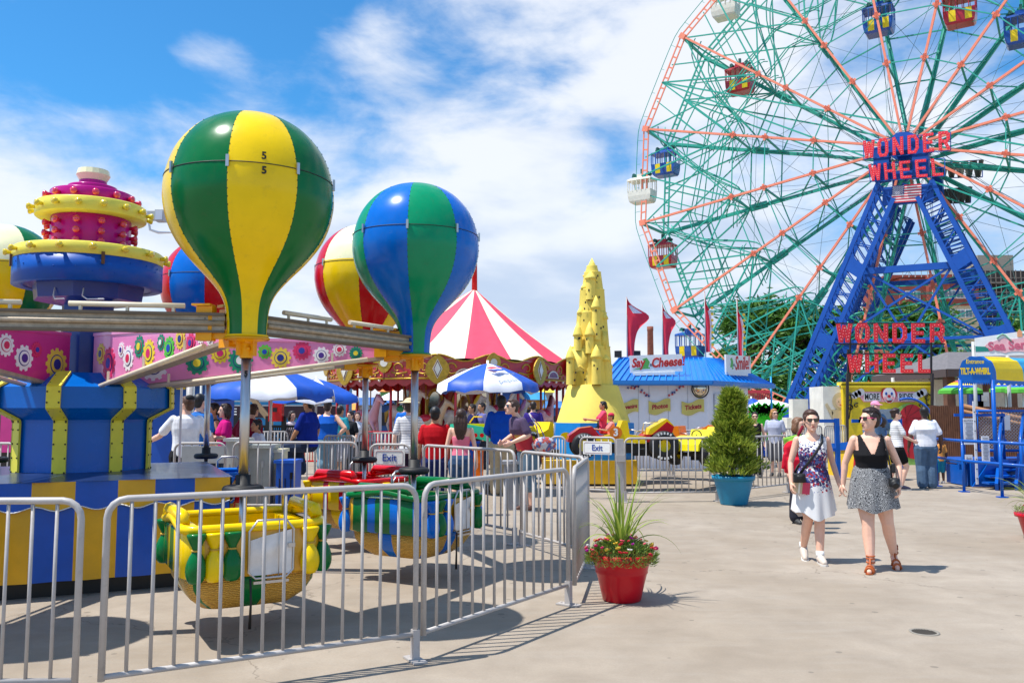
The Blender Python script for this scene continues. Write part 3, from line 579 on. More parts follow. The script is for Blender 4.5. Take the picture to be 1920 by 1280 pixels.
# ---------------------------------------------------------------- ferris wheel
PH = .578; WA0 = -.2447; WC = at(1705, 291.2, 67); WR = 22.5
WD = V((cos(PH), -sin(PH), 0)); WN = V((-sin(PH), -cos(PH), 0)); UP = V((0, 0, 1))
def wp(r, a, off=0): return WC+WD*(r*cos(a))+UP*(r*sin(a))+WN*off
def on_wheel(px, py, off):
    r = ray(px, py); t = ((WC+WN*off)-CAM).dot(WN)/r.dot(WN); return CAM+r*t
CORAL = mat('coral_paint', 'F88E6E', rough=.5, var=.08, dirt=.1); WTEAL = mat('teal_steel', '2AA892', rough=.5, var=.15, scale=1.5, dirt=.15); TBLU = mat('tower_blue', '004EAA', rough=.45, var=.12, scale=1, dirt=.1); CAB = mat('steel_cable', '4E6A68', rough=.5, metal=.5)
def wheel():
    t = thing('ferris_wheel', 'giant teal and coral ferris wheel on blue lattice towers', 'ferris wheel', (WC.x, WC.y, 0))
    hw = 2.6; R = [6.98, 11.07, 13.92, WR]; A = [WA0+k*pi/8 for k in range(16)]
    def B(nm, mb, m): return mb.build(nm, m, t, world=True, fix=False)
    proto = None
    for k, a in enumerate(A):
        q = MB(); q.bar(wp(1.2, a, hw), wp(WR, a, hw), .17, .20, up=WN)
        for r in R[:3]: 
            for s_ in (-1, 1): q.bar(wp(r-.26, a, hw+.12), wp(r+.26, a, hw+.12), .28, .06, up=WN)
            q.bar(wp(r, a-.036*8/r, hw+.1), wp(r, a+.036*8/r, hw+.1), .2, .08, up=WN)
        q.bar(wp(WR-.45, a, hw+.1), wp(WR+.12, a, hw+.1), .5, .08, up=WN); B('spoke', q, CORAL)
        q = MB(); q.bar(wp(1.2, a, -hw), wp(WR, a, -hw), .24, .26, up=WN); q.bar(wp(2, a+.06, -hw+.3), wp(WR-.5, a+.008, -hw), .12, .12, up=WN); q.bar(wp(2, a-.08, 0), wp(13.92, a, -hw), .1, .1, up=WN)
        q.bar(wp(12.3, a, -hw+.1), wp(13.8, a, -hw+.1), .6, .2, up=WN); B('spoke', q, WTEAL)
    for off, m, w in ((hw, CORAL, .10), (-hw, WTEAL, .13)):
        for k in range(16):
            a, b = A[k], A[(k+1) % 16]; q = MB()
            for r in (WR, WR-.46): q.bar(wp(r, a, off), wp(r, b, off), w, w, up=WN)
            P0, P1 = wp(WR, a, off), wp(WR, b, off); Q0, Q1 = wp(WR-.46, a, off), wp(WR-.46, b, off)
            for i in range(1, 9): u = i/9; q.bar(P0.lerp(P1, u), Q0.lerp(Q1, u), .13, .08, up=WN)
            B('rim_truss', q, m)
    for r in R[:3]:
        for k in range(16):
            a, b = A[k], A[(k+1) % 16]; q = MB()
            if r != R[2] or k in (0, 7, 8, 9, 10, 11, 12, 13): 
                q.bar(wp(r, a, hw), wp(r, b, hw), .08, .08, up=WN); q.bar(wp(r, a, -hw), wp(r, b, -hw), .10, .10, up=WN)
            q.bar(wp(r, a, hw), wp(r, a, -hw), .14, .14, up=WD); q.bar(wp(r, a, hw), wp(r+2.3, a, -hw), .09, .09, up=WD); q.bar(wp(r, a, hw), wp(r, b, -hw), .04, .04, up=WD)
            B('cross_brace', q, WTEAL)
    # inner car tracks: curved rails sweeping inwards between the rim and the third ring, on both faces
    for k in range(16):
        a, b = A[k], A[(k+1) % 16]; q = MB()
        for off in (hw-.5, -hw+.5):
            for dr, w in ((0, .055), (.7, .055)):
                pts = []
                for i in range(15):
                    u = i/14; r = WR-1.1-dr-(WR-14.2-dr)*(.5-.5*cos(pi*min(1, u*1.25)))+(.0 if u < .8 else (u-.8)*10); aa = a+(b-a)*(1.25*u-.05); pts.append(wp(r, aa, off))
                q.tube(pts, w, 5)
                pts = [wp(14.1+1.2*sin(pi*i/12)+dr*.5, a+.17*cos(pi*(1+i/6))*.55, off) for i in range(13)]; q.tube(pts, .045, 5, closed=True)
        B('car_track', q, WTEAL)
        q = MB()
        for off in (hw, -hw):
            q.bar(wp(R[2], a, off), wp(WR-.5, b, off), .1, .1, up=WN); q.bar(wp(R[2], b, off), wp(WR-.5, a, off), .1, .1, up=WN); q.bar(wp(R[2], a, off), wp(WR-.4, (a+b)/2, off), .12, .12, up=WN); q.bar(wp(R[2], b, off), wp(WR-.4, (a+b)/2, off), .12, .12, up=WN)
            q.bar(wp(17.3, a, off), wp(WR-.6, a+(b-a)*.3, off), .09, .09, up=WN); q.bar(wp(17.3, b, off), wp(WR-.6, a+(b-a)*.7, off), .09, .09, up=WN); q.bar(wp(18, a, off), wp(18.6, b, off), .08, .08, up=WN)
        q.bar(wp(WR, a, hw), wp(WR, a, -hw), .2, .2, up=WD); q.bar(wp(WR, a, hw), wp(18, a, -hw), .1, .1, up=WD)
        B('lattice', q, WTEAL)
    for k in range(16):
        q = MB()
        for j, (o0, o1) in enumerate(((hw, -hw), (-hw, hw))):
            for rr, m_ in ((R[0], 3), (R[1], 4), (R[2], 5)): q.bar(wp(1.3, A[(k+m_) % 16], o0), wp(rr, A[k], o1), .022, .022)
        q.bar(wp(R[0], A[k], hw), wp(R[2], A[(k+1) % 16], -hw), .022, .022); q.bar(wp(R[2], A[k], hw), wp(R[0], A[(k+1) % 16], -hw), .022, .022); q.bar(wp(R[2], A[k], hw), wp(R[2], A[(k+3) % 16], hw), .022, .022)
        B('cable', q, CAB)
    # electric conduit with little lamps round the rim
    q = MB(); pts = [wp(WR+.55-.35*abs(sin(8*(i*2*pi/192-WA0))), i*2*pi/192, hw) for i in range(192)]; q.tube(pts, .035, 4, closed=True)
    for i in range(0, 192, 3): q.bar(pts[i], wp(WR-.1, i*2*pi/192, hw), .03, .03)
    B('lamp_conduit', q, WTEAL)
    q = MB(); q.tube([WC+WN*(hw+.9), WC-WN*(hw+.9)], .7, 20); q.tube([WC+WN*(hw+.3), WC+WN*(hw-.2)], 1.1, 20); q.tube([WC-WN*(hw+.3), WC-WN*(hw-.2)], 1.1, 20); B('hub', q, TBLU)
    # towers: two A-frames of lattice legs
    off = 4.2
    def sz(px, py): p = on_wheel(px, py, off)-WC; return V((p.dot(WD), 0, p.z))
    topL, topR = sz(1664, 330), sz(1738, 330); pts = dict(lo1=sz(1584, 500), li1=sz(1607, 500), lo2=sz(1466, 790), li2=sz(1500, 790), ro1=sz(1828, 500), ri1=sz(1797, 500), )
    def P(q, o): return WC+WD*q.x+UP*q.z+WN*o
    def ext(p, q, z): u = (z-p.z)/(q.z-p.z); return p+(q-p)*u
    zg = -WC.z; 
    legs = []
    lo_t, li_t = sz(1650, 345), sz(1678, 375); lo_b = ext(lo_t, sz(1468, 781), zg); li_b = ext(li_t, sz(1508, 770), zg)
    ri_t, ro_t = sz(1722, 372), sz(1748, 340); ro_b = ext(ro_t, sz(1888, 605), zg); ri_b = ext(ri_t, sz(1838, 600), zg)
    for o in (off, -off):
        for (a0, a1, b0, b1) in ((lo_t, lo_b, li_t, li_b), (ri_t, ri_b, ro_t, ro_b)):
            q = MB(); th = 1.3
            for oo in (o+th/2, o-th/2):
                q.bar(P(a0, oo), P(a1, oo), .32, .14, up=WN); q.bar(P(b0, oo), P(b1, oo), .32, .14, up=WN)
                n = 30
                for i in range(n):
                    u0, u1 = i/n, (i+1)/n; X0, X1 = a0.lerp(a1, u0), b0.lerp(b1, u1) if i % 2 == 0 else None
                    q.bar(P(a0.lerp(a1, u0), oo), P(b0.lerp(b1, u1), oo), .09, .05, up=WN)
                    if i % 3 == 0: q.bar(P(b0.lerp(b1, u0), oo), P(a0.lerp(a1, u1), oo), .1, .05, up=WN)
                for u in (.28, .585, .9):
                    c0, c1 = a0.lerp(a1, u), b0.lerp(b1, u); c2, c3 = a0.lerp(a1, u+.055), b0.lerp(b1, u+.055); q.add([P(c0, oo+.03), P(c1, oo+.03), P(c3, oo+.03), P(c2, oo+.03)], [(0, 1, 2, 3)])
            for i in range(30):
                for (s0, s1) in ((a0, a1), (b0, b1)): q.bar(P(s0.lerp(s1, i/30), o+th/2), P(s0.lerp(s1, (i+1)/30), o-th/2), .08, .05)
            B('tower_leg', q, TBLU)
        q = MB()
        for u, h_ in ((.30, .5), (.605, .22)):
            q.bar(P(li_t.lerp(li_b, u), o), P(ri_t.lerp(ri_b, u), o), .3, h_, up=UP)
        q.bar(P(li_t.lerp(li_b, .3), o), P(ri_t.lerp(ri_b, .605), o) , .16, .16, up=WN); q.bar(P(ri_t.lerp(ri_b, .3), o), P(li_t.lerp(li_b, .605), o), .16, .16, up=WN)
        c = (li_t.lerp(li_b, .605)+ri_t.lerp(ri_b, .605))/2
        q.bar(P(c, o), P(li_b, o), .16, .16, up=WN); q.bar(P(c, o), P(ri_b, o), .16, .16, up=WN); q.box(P(c, o), (.9, .2, .9), R=Matrix.Rotation(-PH, 3, 'Z'))
        q.bar(P(li_t.lerp(li_b, .3), o), P(c, o), .16, .16, up=WN); q.bar(P(ri_t.lerp(ri_b, .3), o), P(c, o), .16, .16, up=WN)
        B('tower_bracing', q, TBLU)
    Rm = Matrix.Rotation(-PH, 3, 'Z')
    for o in (off, -off):
        q = MB(); q.box(P(V((0, 0, -.4)), o), (2.6, 1.0, .9), R=Rm); q.tube([P(V((0, 0, .0)), o+.4), P(V((0, 0, .0)), o-.4)], .62, 16); q.box(P(V((0, 0, -2.6)), o), (2.6, .5, .5), R=Rm)
        q.box(P(V((-1.35, 0, -1.6)), o), (1.1, 1, 2.6), R=Rm); q.box(P(V((1.35, 0, -1.6)), o), (1.1, 1, 2.6), R=Rm)
        B('bearing_block', q, TBLU)
    return t
wheel()
RAIL = mat('cabin_red', 'B8121E', rough=.35, coat=.4); CBLU = mat('cabin_blue', '0E4FA8', rough=.35, coat=.4); CWHT = mat('cabin_white', 'E8E4D4', rough=.4, dirt=.15); CYEL = mat('cabin_yellow', 'F5D60A', rough=.4)
def cabin(px, py, col, lab, off=0):
    m = {'red': RAIL, 'blue': CBLU, 'white': CWHT}[col]; p = on_wheel(px, py, off); t = thing('passenger_car', lab, 'ferris wheel car', p, -PH, 'passenger cars of the ferris wheel')
    W_, D_, H_ = 2.3, 1.5, 2.3; q = MB(); zb = -H_/2
    # bowed lower body
    rg = []
    for z, k in ((zb, .8), (zb+.15, .9), (zb+.6, .98), (zb+1.1, 1.0)): rg.append([V((x*W_/2*k, y*D_/2*k, z)) for x, y in ((-1, -1), (1, -1), (1, 1), (-1, 1))])
    q.loft(rg, sm=False); q.build('body', m, t)
    q = MB(); q.loft([[V((x*W_/2*k, y*D_/2*k, z)) for x, y in ((-1, -1), (1, -1), (1, 1), (-1, 1))] for z, k in ((H_/2-.25, 1.04), (H_/2-.1, 1.0), (H_/2+.1, .5))], sm=False); q.box((0, 0, H_/2+.25), (.8, .5, .3)); q.build('roof', m if col != 'white' else CWHT, t)
    q = MB()
    for i in range(6):
        x = -W_/2+.04+(W_-.08)*i/5
        for y in (-D_/2, D_/2): q.bar((x, y, zb+1.05), (x, y, H_/2-.2), .09 if i in (0, 5, 2, 3) else .05, .06)
    for y in (-.3, .3):
        for x in (-W_/2, W_/2): q.bar((x, y, zb+1.05), (x, y, H_/2-.2), .06)
    q.build('window_bars', m, t)
    if col != 'white':
        for x in (-.5, .62):
            q = MB(); vs = []
            for z, k in ((zb+.2, .905), (zb+.6, .98), (zb+1.08, 1.0)): vs += [V((x-.24, -D_/2*k-.012, z)), V((x+.24, -D_/2*k-.012, z))]
            q.add(vs, [(0, 1, 3, 2), (2, 3, 5, 4)]); q.build('yellow_panel', CYEL, t)
    q = MB(); q.bar((0, 0, H_/2+.2), (0, 0, H_/2+.9), .2); q.bar((-1.0, 0, H_/2+.3), (1.0, 0, H_/2+.3), .12); [q.tube([(x, -.3, H_/2+.36), (x, .3, H_/2+.36)], .16, 10) for x in (-.7, .7)]; q.build('hanger', mat('dark_teal_hanger', '155A50'), t)
    return t
for c in ((1360, 12, 'white', 'white ferris wheel car at the upper left rim, cut by the top edge'), (1388, 152, 'red', 'red car with yellow panels hanging inside the upper left spokes'), (1248, 308, 'blue', 'blue car with yellow panels just above the white car at the left rim', 0),
          (1204, 358, 'white', 'white ferris wheel car at the outermost left of the rim', 2.0), (1243, 480, 'red', 'red car with yellow panels low on the left rim above the sandcastle level'), (1294, 648, 'blue', 'blue car with yellow panels low behind the feather flags'),
          (1648, 40, 'blue', 'blue car with yellow panels near the top, above the wheel hub'), (1800, 22, 'red', 'red car with yellow panels near the top right of the hub'), (1916, 58, 'blue', 'blue car cut off by the right edge near the top')): cabin(*c)
# block letters with light bulbs
LET = {'W': [[(0, 1), (.23, 0), (.5, .9), (.77, 0), (1, 1)]], 'O': [[(.2, 0), (0, .2), (0, .8), (.2, 1), (.8, 1), (1, .8), (1, .2), (.8, 0), (.2, 0)]], 'N': [[(0, 0), (0, 1), (1, 0), (1, 1)]], 'D': [[(0, 0), (0, 1), (.72, 1), (1, .76), (1, .24), (.72, 0), (0, 0)]],
       'E': [[(1, 1), (0, 1), (0, 0), (1, 0)], [(0, .5), (.85, .5)]], 'R': [[(0, 0), (0, 1), (.8, 1), (1, .85), (1, .62), (.8, .47), (0, .47)], [(.55, .47), (1, 0)]], 'H': [[(0, 0), (0, 1)], [(1, 0), (1, 1)], [(0, .5), (1, .5)]], 'L': [[(0, 1), (0, 0), (1, 0)]]}
SIGNR = mat('sign_red', 'EC2A38', rough=.45, var=.1); BULB = mat('sign_bulb', 'F2B0B0', rough=.3)
def letters(parent, word, P0, P1, P2, st=.17, nb=.09, w=.72):
    """word between P0 (lower left), P1 (lower right), P2 (upper left)"""
    ex = P1-P0; ey = P2-P0; n = len(word); adv = 1/(n-1+w); nn = ex.cross(ey).normalized(); H = ey.length
    for i, ch in enumerate(word):
        q = MB(); b = MB(); sk_ = 0; lw = adv*w*(1.12 if ch == 'W' else .95 if ch in 'L' else 1)
        def T(p): return P0+ex*(i*adv+(st*H/ex.length)/2+p[0]*(lw-st*H/ex.length))+ey*(st/2+p[1]*(1-st))
        for stk in LET[ch]:
            for a, c in zip(stk, stk[1:]):
                sk_ += 1; A, B_ = T(a)+nn*.007*sk_, T(c)+nn*.007*sk_; e = (B_-A).normalized()*(st*H*.36); q.bar(A-e, B_+e, st*H, .12, up=nn) if 0 else q.bar(A-e, B_+e, st*H, H*.05, up=nn)
                m_ = max(1, int((B_-A).length/(nb*H)))
                for k in range(m_): b.ball(A.lerp(B_, (k+.5)/m_)+nn*(H*.03+.01), .02*H, 6, 4)
        o = q.build('letter', SIGNR, parent, world=True, fix=False); b2 = MB(); b2.v, b2.f, b2.m, b2.s = b.v, b.f, b.m, b.s
        b2.build('bulbs', BULB, o); 
        for v in o.children: v.data.transform((Matrix.Translation(parent.location) @ parent.rotation_euler.to_matrix().to_4x4()).inverted())
def lsign(name, lab, rows, off, m=TBLU):
    loc = on_wheel(*rows[0][1], off); t = thing(name, lab, 'sign', loc)
    for word, p0, p1, p2, p3 in rows:
        P0, P1, P2, P3 = [on_wheel(*p, off) for p in (p0, p1, p2, p3)]
        letters(t, word, P0, P1, P2, st=.15, nb=.12)
        q = MB()
        for a, b in ((P0, P1), (P2, P3), (P0, P2), (P1, P3)): q.bar(a-WN*.15, b-WN*.15, .055)
        q.bar(P0.lerp(P2, .5)-WN*.2, P1.lerp(P3, .5)-WN*.2, .05); q.build('sign_frame', m, t, world=True)
    return t
lsign('letter_sign', 'upper red bulb-lit WONDER WHEEL letters across the top of the blue tower', [('WONDER', (1619, 298), (1782, 281), (1618, 264), (1782, 247)), ('WHEEL', (1631, 340), (1771, 329), (1628, 308), (1771, 296))], 5.3)
# flag panel
P0, P1, P2 = on_wheel(1672, 381, 4.85), on_wheel(1727, 377, 4.85), on_wheel(1672, 349, 4.85)
t = thing('flag_panel', 'stars and stripes flag panel below the upper letters', 'flag', P0); M = frame(P0, P1-P0, P2-P0); Wf = (P1-P0).length; Hf = (P2-P0).length
q = MB(); q.prism([(-.7, -.1), (Wf+.8, -.1), (Wf+.8, Hf), (-.7, Hf)], M @ Matrix.Translation((0, 0, -.3)), .12); q.build('backing', TBLU, t, world=True)
q = MB(); q.prism([(0, 0), (Wf, 0), (Wf, Hf), (0, Hf)], M, .03, 0)
for i in range(0, 13, 2): q.prism([(0, i*Hf/13), (Wf, i*Hf/13), (Wf, (i+1)*Hf/13), (0, (i+1)*Hf/13)], M @ Matrix.Translation((0, 0, .03)), .012, 1)
q.prism([(0, Hf*6/13), (Wf*.42, Hf*6/13), (Wf*.42, Hf*1.001), (0, Hf*1.001)], M @ Matrix.Translation((0, 0, .045)), .012, 2)
for i in range(9):
    for j in range(6 if i % 2 == 0 else 5): q.prism(star(5, .05), M @ Matrix.Translation((Wf*.42*(j+.6+(i % 2)*.5)/6.2, Hf*(6/13+(i+.8)/10*7/13), .058)), .008, 0)
q.build('flag', [mat('flag_white', 'F0EEE8'), mat('flag_red', 'C8203A'), mat('flag_blue', '2A2F78')], t, world=True)
# side sign seen from behind to the right of the hub
t = thing('letter_sign', 'dark backs of sign letters on a blue frame right of the hub', 'sign', on_wheel(1815, 330, -5)); q = MB(); q2 = MB()
for (x0, y0, x1, y1) in ((1760, 330, 1842, 300), (1765, 378, 1820, 350)):
    a, b, c, d = on_wheel(x0, y0+4, -5.2), on_wheel(x1, y0+2, -5.2), on_wheel(x0, y1+6, -5.2), on_wheel(x1, y1, -5.2)
    for e, f_ in ((a, b), (c, d), (b, d)): q.bar(e, f_, .07)
    for k in range(5): u = .1+k*.2; q2.bar(a.lerp(b, u), c.lerp(d, u+.08), .35, .15, up=WN); q2.bar(a.lerp(b, u), c.lerp(d, u-.08), .35, .15, up=WN)
q.build('sign_frame', TBLU, t, world=True); q2.build('letters', mat('sign_back', '6B6052', rough=.7), t, world=True)
# ---------------------------------------------------------------- far things
def apartment():
    Y = 150; x0, x1 = gx(1700, Y), gx(1842, Y); z1 = zy(522, Y); loc = ((x0+x1)/2, Y+8, 0); t = thing('apartment_building', 'red brick and beige apartment block seen through the wheel tower', 'building', loc)
    BR = mat('red_brick', '9A4A3C', rough=.85, var=.2, scale=.6); BE = mat('beige_brick', 'C9B48F', rough=.85, var=.15, scale=.6); WN_ = mat('window_glass', '5A6B78', rough=.15, spec=.8)
    xs = gx(1752, Y); q = MB(); q.box(((x0+xs)/2, Y+8, z1/2), (xs-x0, 16, z1)); q.build('wall', BR, t, world=True)
    q = MB(); q.box(((xs+x1)/2, Y+6.5, z1/2-.6), (x1-xs, 15, z1-1.2)); q.build('wall', BE, t, world=True)
    q = MB(); q.box(((xs+x1)/2, Y+6.4, z1-2.2), (x1-xs+.3, 15.2, 5.5)); q.box((gx(1740, Y), Y+5, z1+.4), (12, 10, .5)); q.build('upper_wall', BR, t, world=True)
    q = MB(); [q.bar((x0+(x1-x0)*i/12, Y-1.4, z1), (x0+(x1-x0)*i/12, Y-1.4, z1+1.1), .1) for i in range(13)]; q.bar((x0, Y-1.4, z1+1.1), (x1, Y-1.4, z1+1.1), .1); q.build('roof_railing', GREY, t, world=True)
    for i in range(8):
        for z in range(7):
            x = x0+1.6+i*(x1-x0-2)/8; yy = Y-.02 if x < xs-.5 else Y-1.25
            if abs(x-xs) < .6: continue
            zz = z1-3.0-z*3.4
            if zz < 3: continue
            w = MB(); w.box((x, yy, zz), (1.25, .12, 1.5)); o = w.build('window', WHT, t, world=True)
            for s_ in (-.3, .3): g = MB(); g.box((x-loc[0]+s_, yy-loc[1]-.07, zz), (.5, .06, 1.25)); g.build('pane', WN_, o)
    x0, x1 = gx(1836, 170), gx(1990, 170); z1 = zy(506, 170); t = thing('tower_block', 'dark tall tower block with open balcony floors at the right edge', 'building', ((x0+x1)/2, 180, 0))
    q = MB(); q.box(((x0+x1)/2, 180, z1/2), (x1-x0, 18, z1)); q.build('wall', mat('dark_tower', '3C3431', rough=.8, var=.2, scale=.4), t, world=True)
    q = MB(); q.box(((x0+x1)/2-2, 179, z1+1.6), (x1-x0-9, 15, 3.4)); q.build('penthouse', mat('grey_beige', '9C9486', rough=.8), t, world=True)
    for k in range(10):
        q = MB(); z = z1-2.6-k*2.9; q.box(((x0+x1)/2, 170.5, z), (x1-x0, 1.4, .28)); q.bar((x0, 169.9, z+1), (x1, 169.9, z+1), .12); [q.bar((x0+(x1-x0)*i/16, 169.9, z), (x0+(x1-x0)*i/16, 169.9, z+2.6), .14) for i in range(17)]; q.build('balcony', mat('balcony_grey', '847A70', rough=.8), t, world=True)
apartment()
p = at(1219, 612, 190); q = MB(); q.lathe([(.85, 0), (.66, p.z-1), (.72, p.z-.9), (.72, p.z), (.5, p.z)], 20, sm=True); o = q.build('chimney', mat('chimney_brick', '9B5A47', rough=.85, var=.3, scale=1.5, dirt=.3)); o.location = (p.x, 190, 0); tag(o, 'tall round brick smokestack far behind the booth roof', 'chimney')
LEAFM = {}
def leafmat(key, a, b):
    m = bpy.data.materials.new(key); m.use_nodes = True; nt = m.node_tree; N = nt.nodes; L = nt.links; bs = N['Principled BSDF']; g = N.new('ShaderNodeNewGeometry'); r = N.new('ShaderNodeValToRGB'); L.new(g.outputs['Random Per Island'], r.inputs[0]); r.color_ramp.elements[0].color = lin(a)+[1]; r.color_ramp.elements[1].color = lin(b)+[1]; L.new(r.outputs[0], bs.inputs['Base Color']); bs.inputs['Roughness'].default_value = .55
    bs.inputs['Transmission Weight'].default_value = 0; tr = N.new('ShaderNodeBsdfTranslucent'); L.new(r.outputs[0], tr.inputs[0]); mx = N.new('ShaderNodeMixShader'); mx.inputs[0].default_value = .3; L.new(bs.outputs[0], mx.inputs[1]); L.new(tr.outputs[0], mx.inputs[2]); L.new(mx.outputs[0], N['Material Output'].inputs[0]); return m
LF = leafmat('tree_leaf', '2F5A1C', '5C8A2E')
def tree(px, Y, ztop, w, lab, seed, n=9000, ls=.42):
    rnd = random.Random(seed); x = gx(px, Y); t = thing('tree', lab, 'tree', (x, Y, 0), 0, 'trees behind the ferris wheel'); tr = MB(); lf = MB(); tips = []
    def limb(p, d, L_, r, dep):
        pts = [p]; q = p.copy(); dd = d.copy()
        for i in range(4): dd = (dd+V((rnd.uniform(-.25, .25), rnd.uniform(-.25, .25), rnd.uniform(-.05, .2)))).normalized(); q = q+dd*L_/4; pts.append(q.copy())
        tr.tube(pts, [r*(1-.14*i) for i in range(5)], 6)
        if dep == 0: tips.append(q); return
        for k in range(rnd.randint(3, 4)):
            a = rnd.uniform(0, 2*pi); e = (dd*.55+V((cos(a), sin(a), rnd.uniform(-.1, .55)))*.75).normalized(); limb(pts[rnd.choice((2, 3, 4))], e, L_*rnd.uniform(.6, .8), r*.5, dep-1)
    limb(V((0, 0, 0)), V((0, 0, 1)), ztop*.34, ztop*.028, 3)
    mzz = max(p.z for p in tips); mw = max(abs(p.x) for p in tips)
    S = V((w/mw, w/mw, (ztop*.93)/mzz)); tr.v = [V((p.x*S.x, p.y*S.y, p.z*S.z)) for p in tr.v]
    tips = [V((p.x*S.x, p.y*S.y, p.z*S.z)) for p in tips]
    for k in range(n):
        c = rnd.choice(tips); R_ = ztop*.085; q = c+V((rnd.gauss(0, 1), rnd.gauss(0, 1), rnd.gauss(0, .7)))*R_*.6
        a = V((rnd.gauss(0, 1), rnd.gauss(0, 1), rnd.gauss(0, .6))).normalized(); b = a.cross(V((rnd.gauss(0, 1), rnd.gauss(0, 1), rnd.gauss(0, 1)))).normalized(); s_ = ls*rnd.uniform(.6, 1.3)
        lf.add([q-a*s_, q-b*s_*.35, q+a*s_, q+b*s_*.35], [(0, 1, 2, 3)])
    tr.build('trunk', mat('bark', '4A3B2C', rough=.9, bump=.4), t); lf.build('crown', LF, t, fix=False)
tree(1462, 95, zy(556, 95), 7.2, 'broad leafy tree behind the wheel left of the tower', 3, 13000)
tree(1405, 100, zy(640, 100), 4.2, 'lower leafy tree at the left end of the trees behind the flags', 5, 5000)
tree(1548, 98, zy(575, 98), 5.0, 'leafy tree behind the left leg of the blue tower', 21, 7000)
tree(1680, 100, zy(572, 100), 5.8, 'leafy tree behind the lower WONDER WHEEL letters', 8, 11000)
tree(1765, 102, zy(598, 102), 4.2, 'leafy tree right of the lower WONDER WHEEL letters', 11, 5000)
tree(1915, 105, zy(590, 105), 4.0, 'leafy tree at the right edge in front of the tower block', 17, 4000)
q = MB(); rnd = random.Random(2)
for k in range(16000):
    x = rnd.uniform(gx(1400, 92), gx(1960, 92)); z = abs(rnd.gauss(0, 3.4)); c = V((x, 92+rnd.uniform(-3, 3), z)); a = V((rnd.gauss(0, 1), rnd.gauss(0, 1), rnd.gauss(0, .6))).normalized(); b = a.cross(V((rnd.gauss(0, 1), rnd.gauss(0, 1), 1))).normalized(); q.add([c-a*.4, c-b*.16, c+a*.4, c+b*.16], [(0, 1, 2, 3)])
o = q.build('shrubbery', LF, fix=False); o['kind'] = 'stuff'; tag(o, 'dense dark undergrowth along the foot of the wheel', 'bushes')
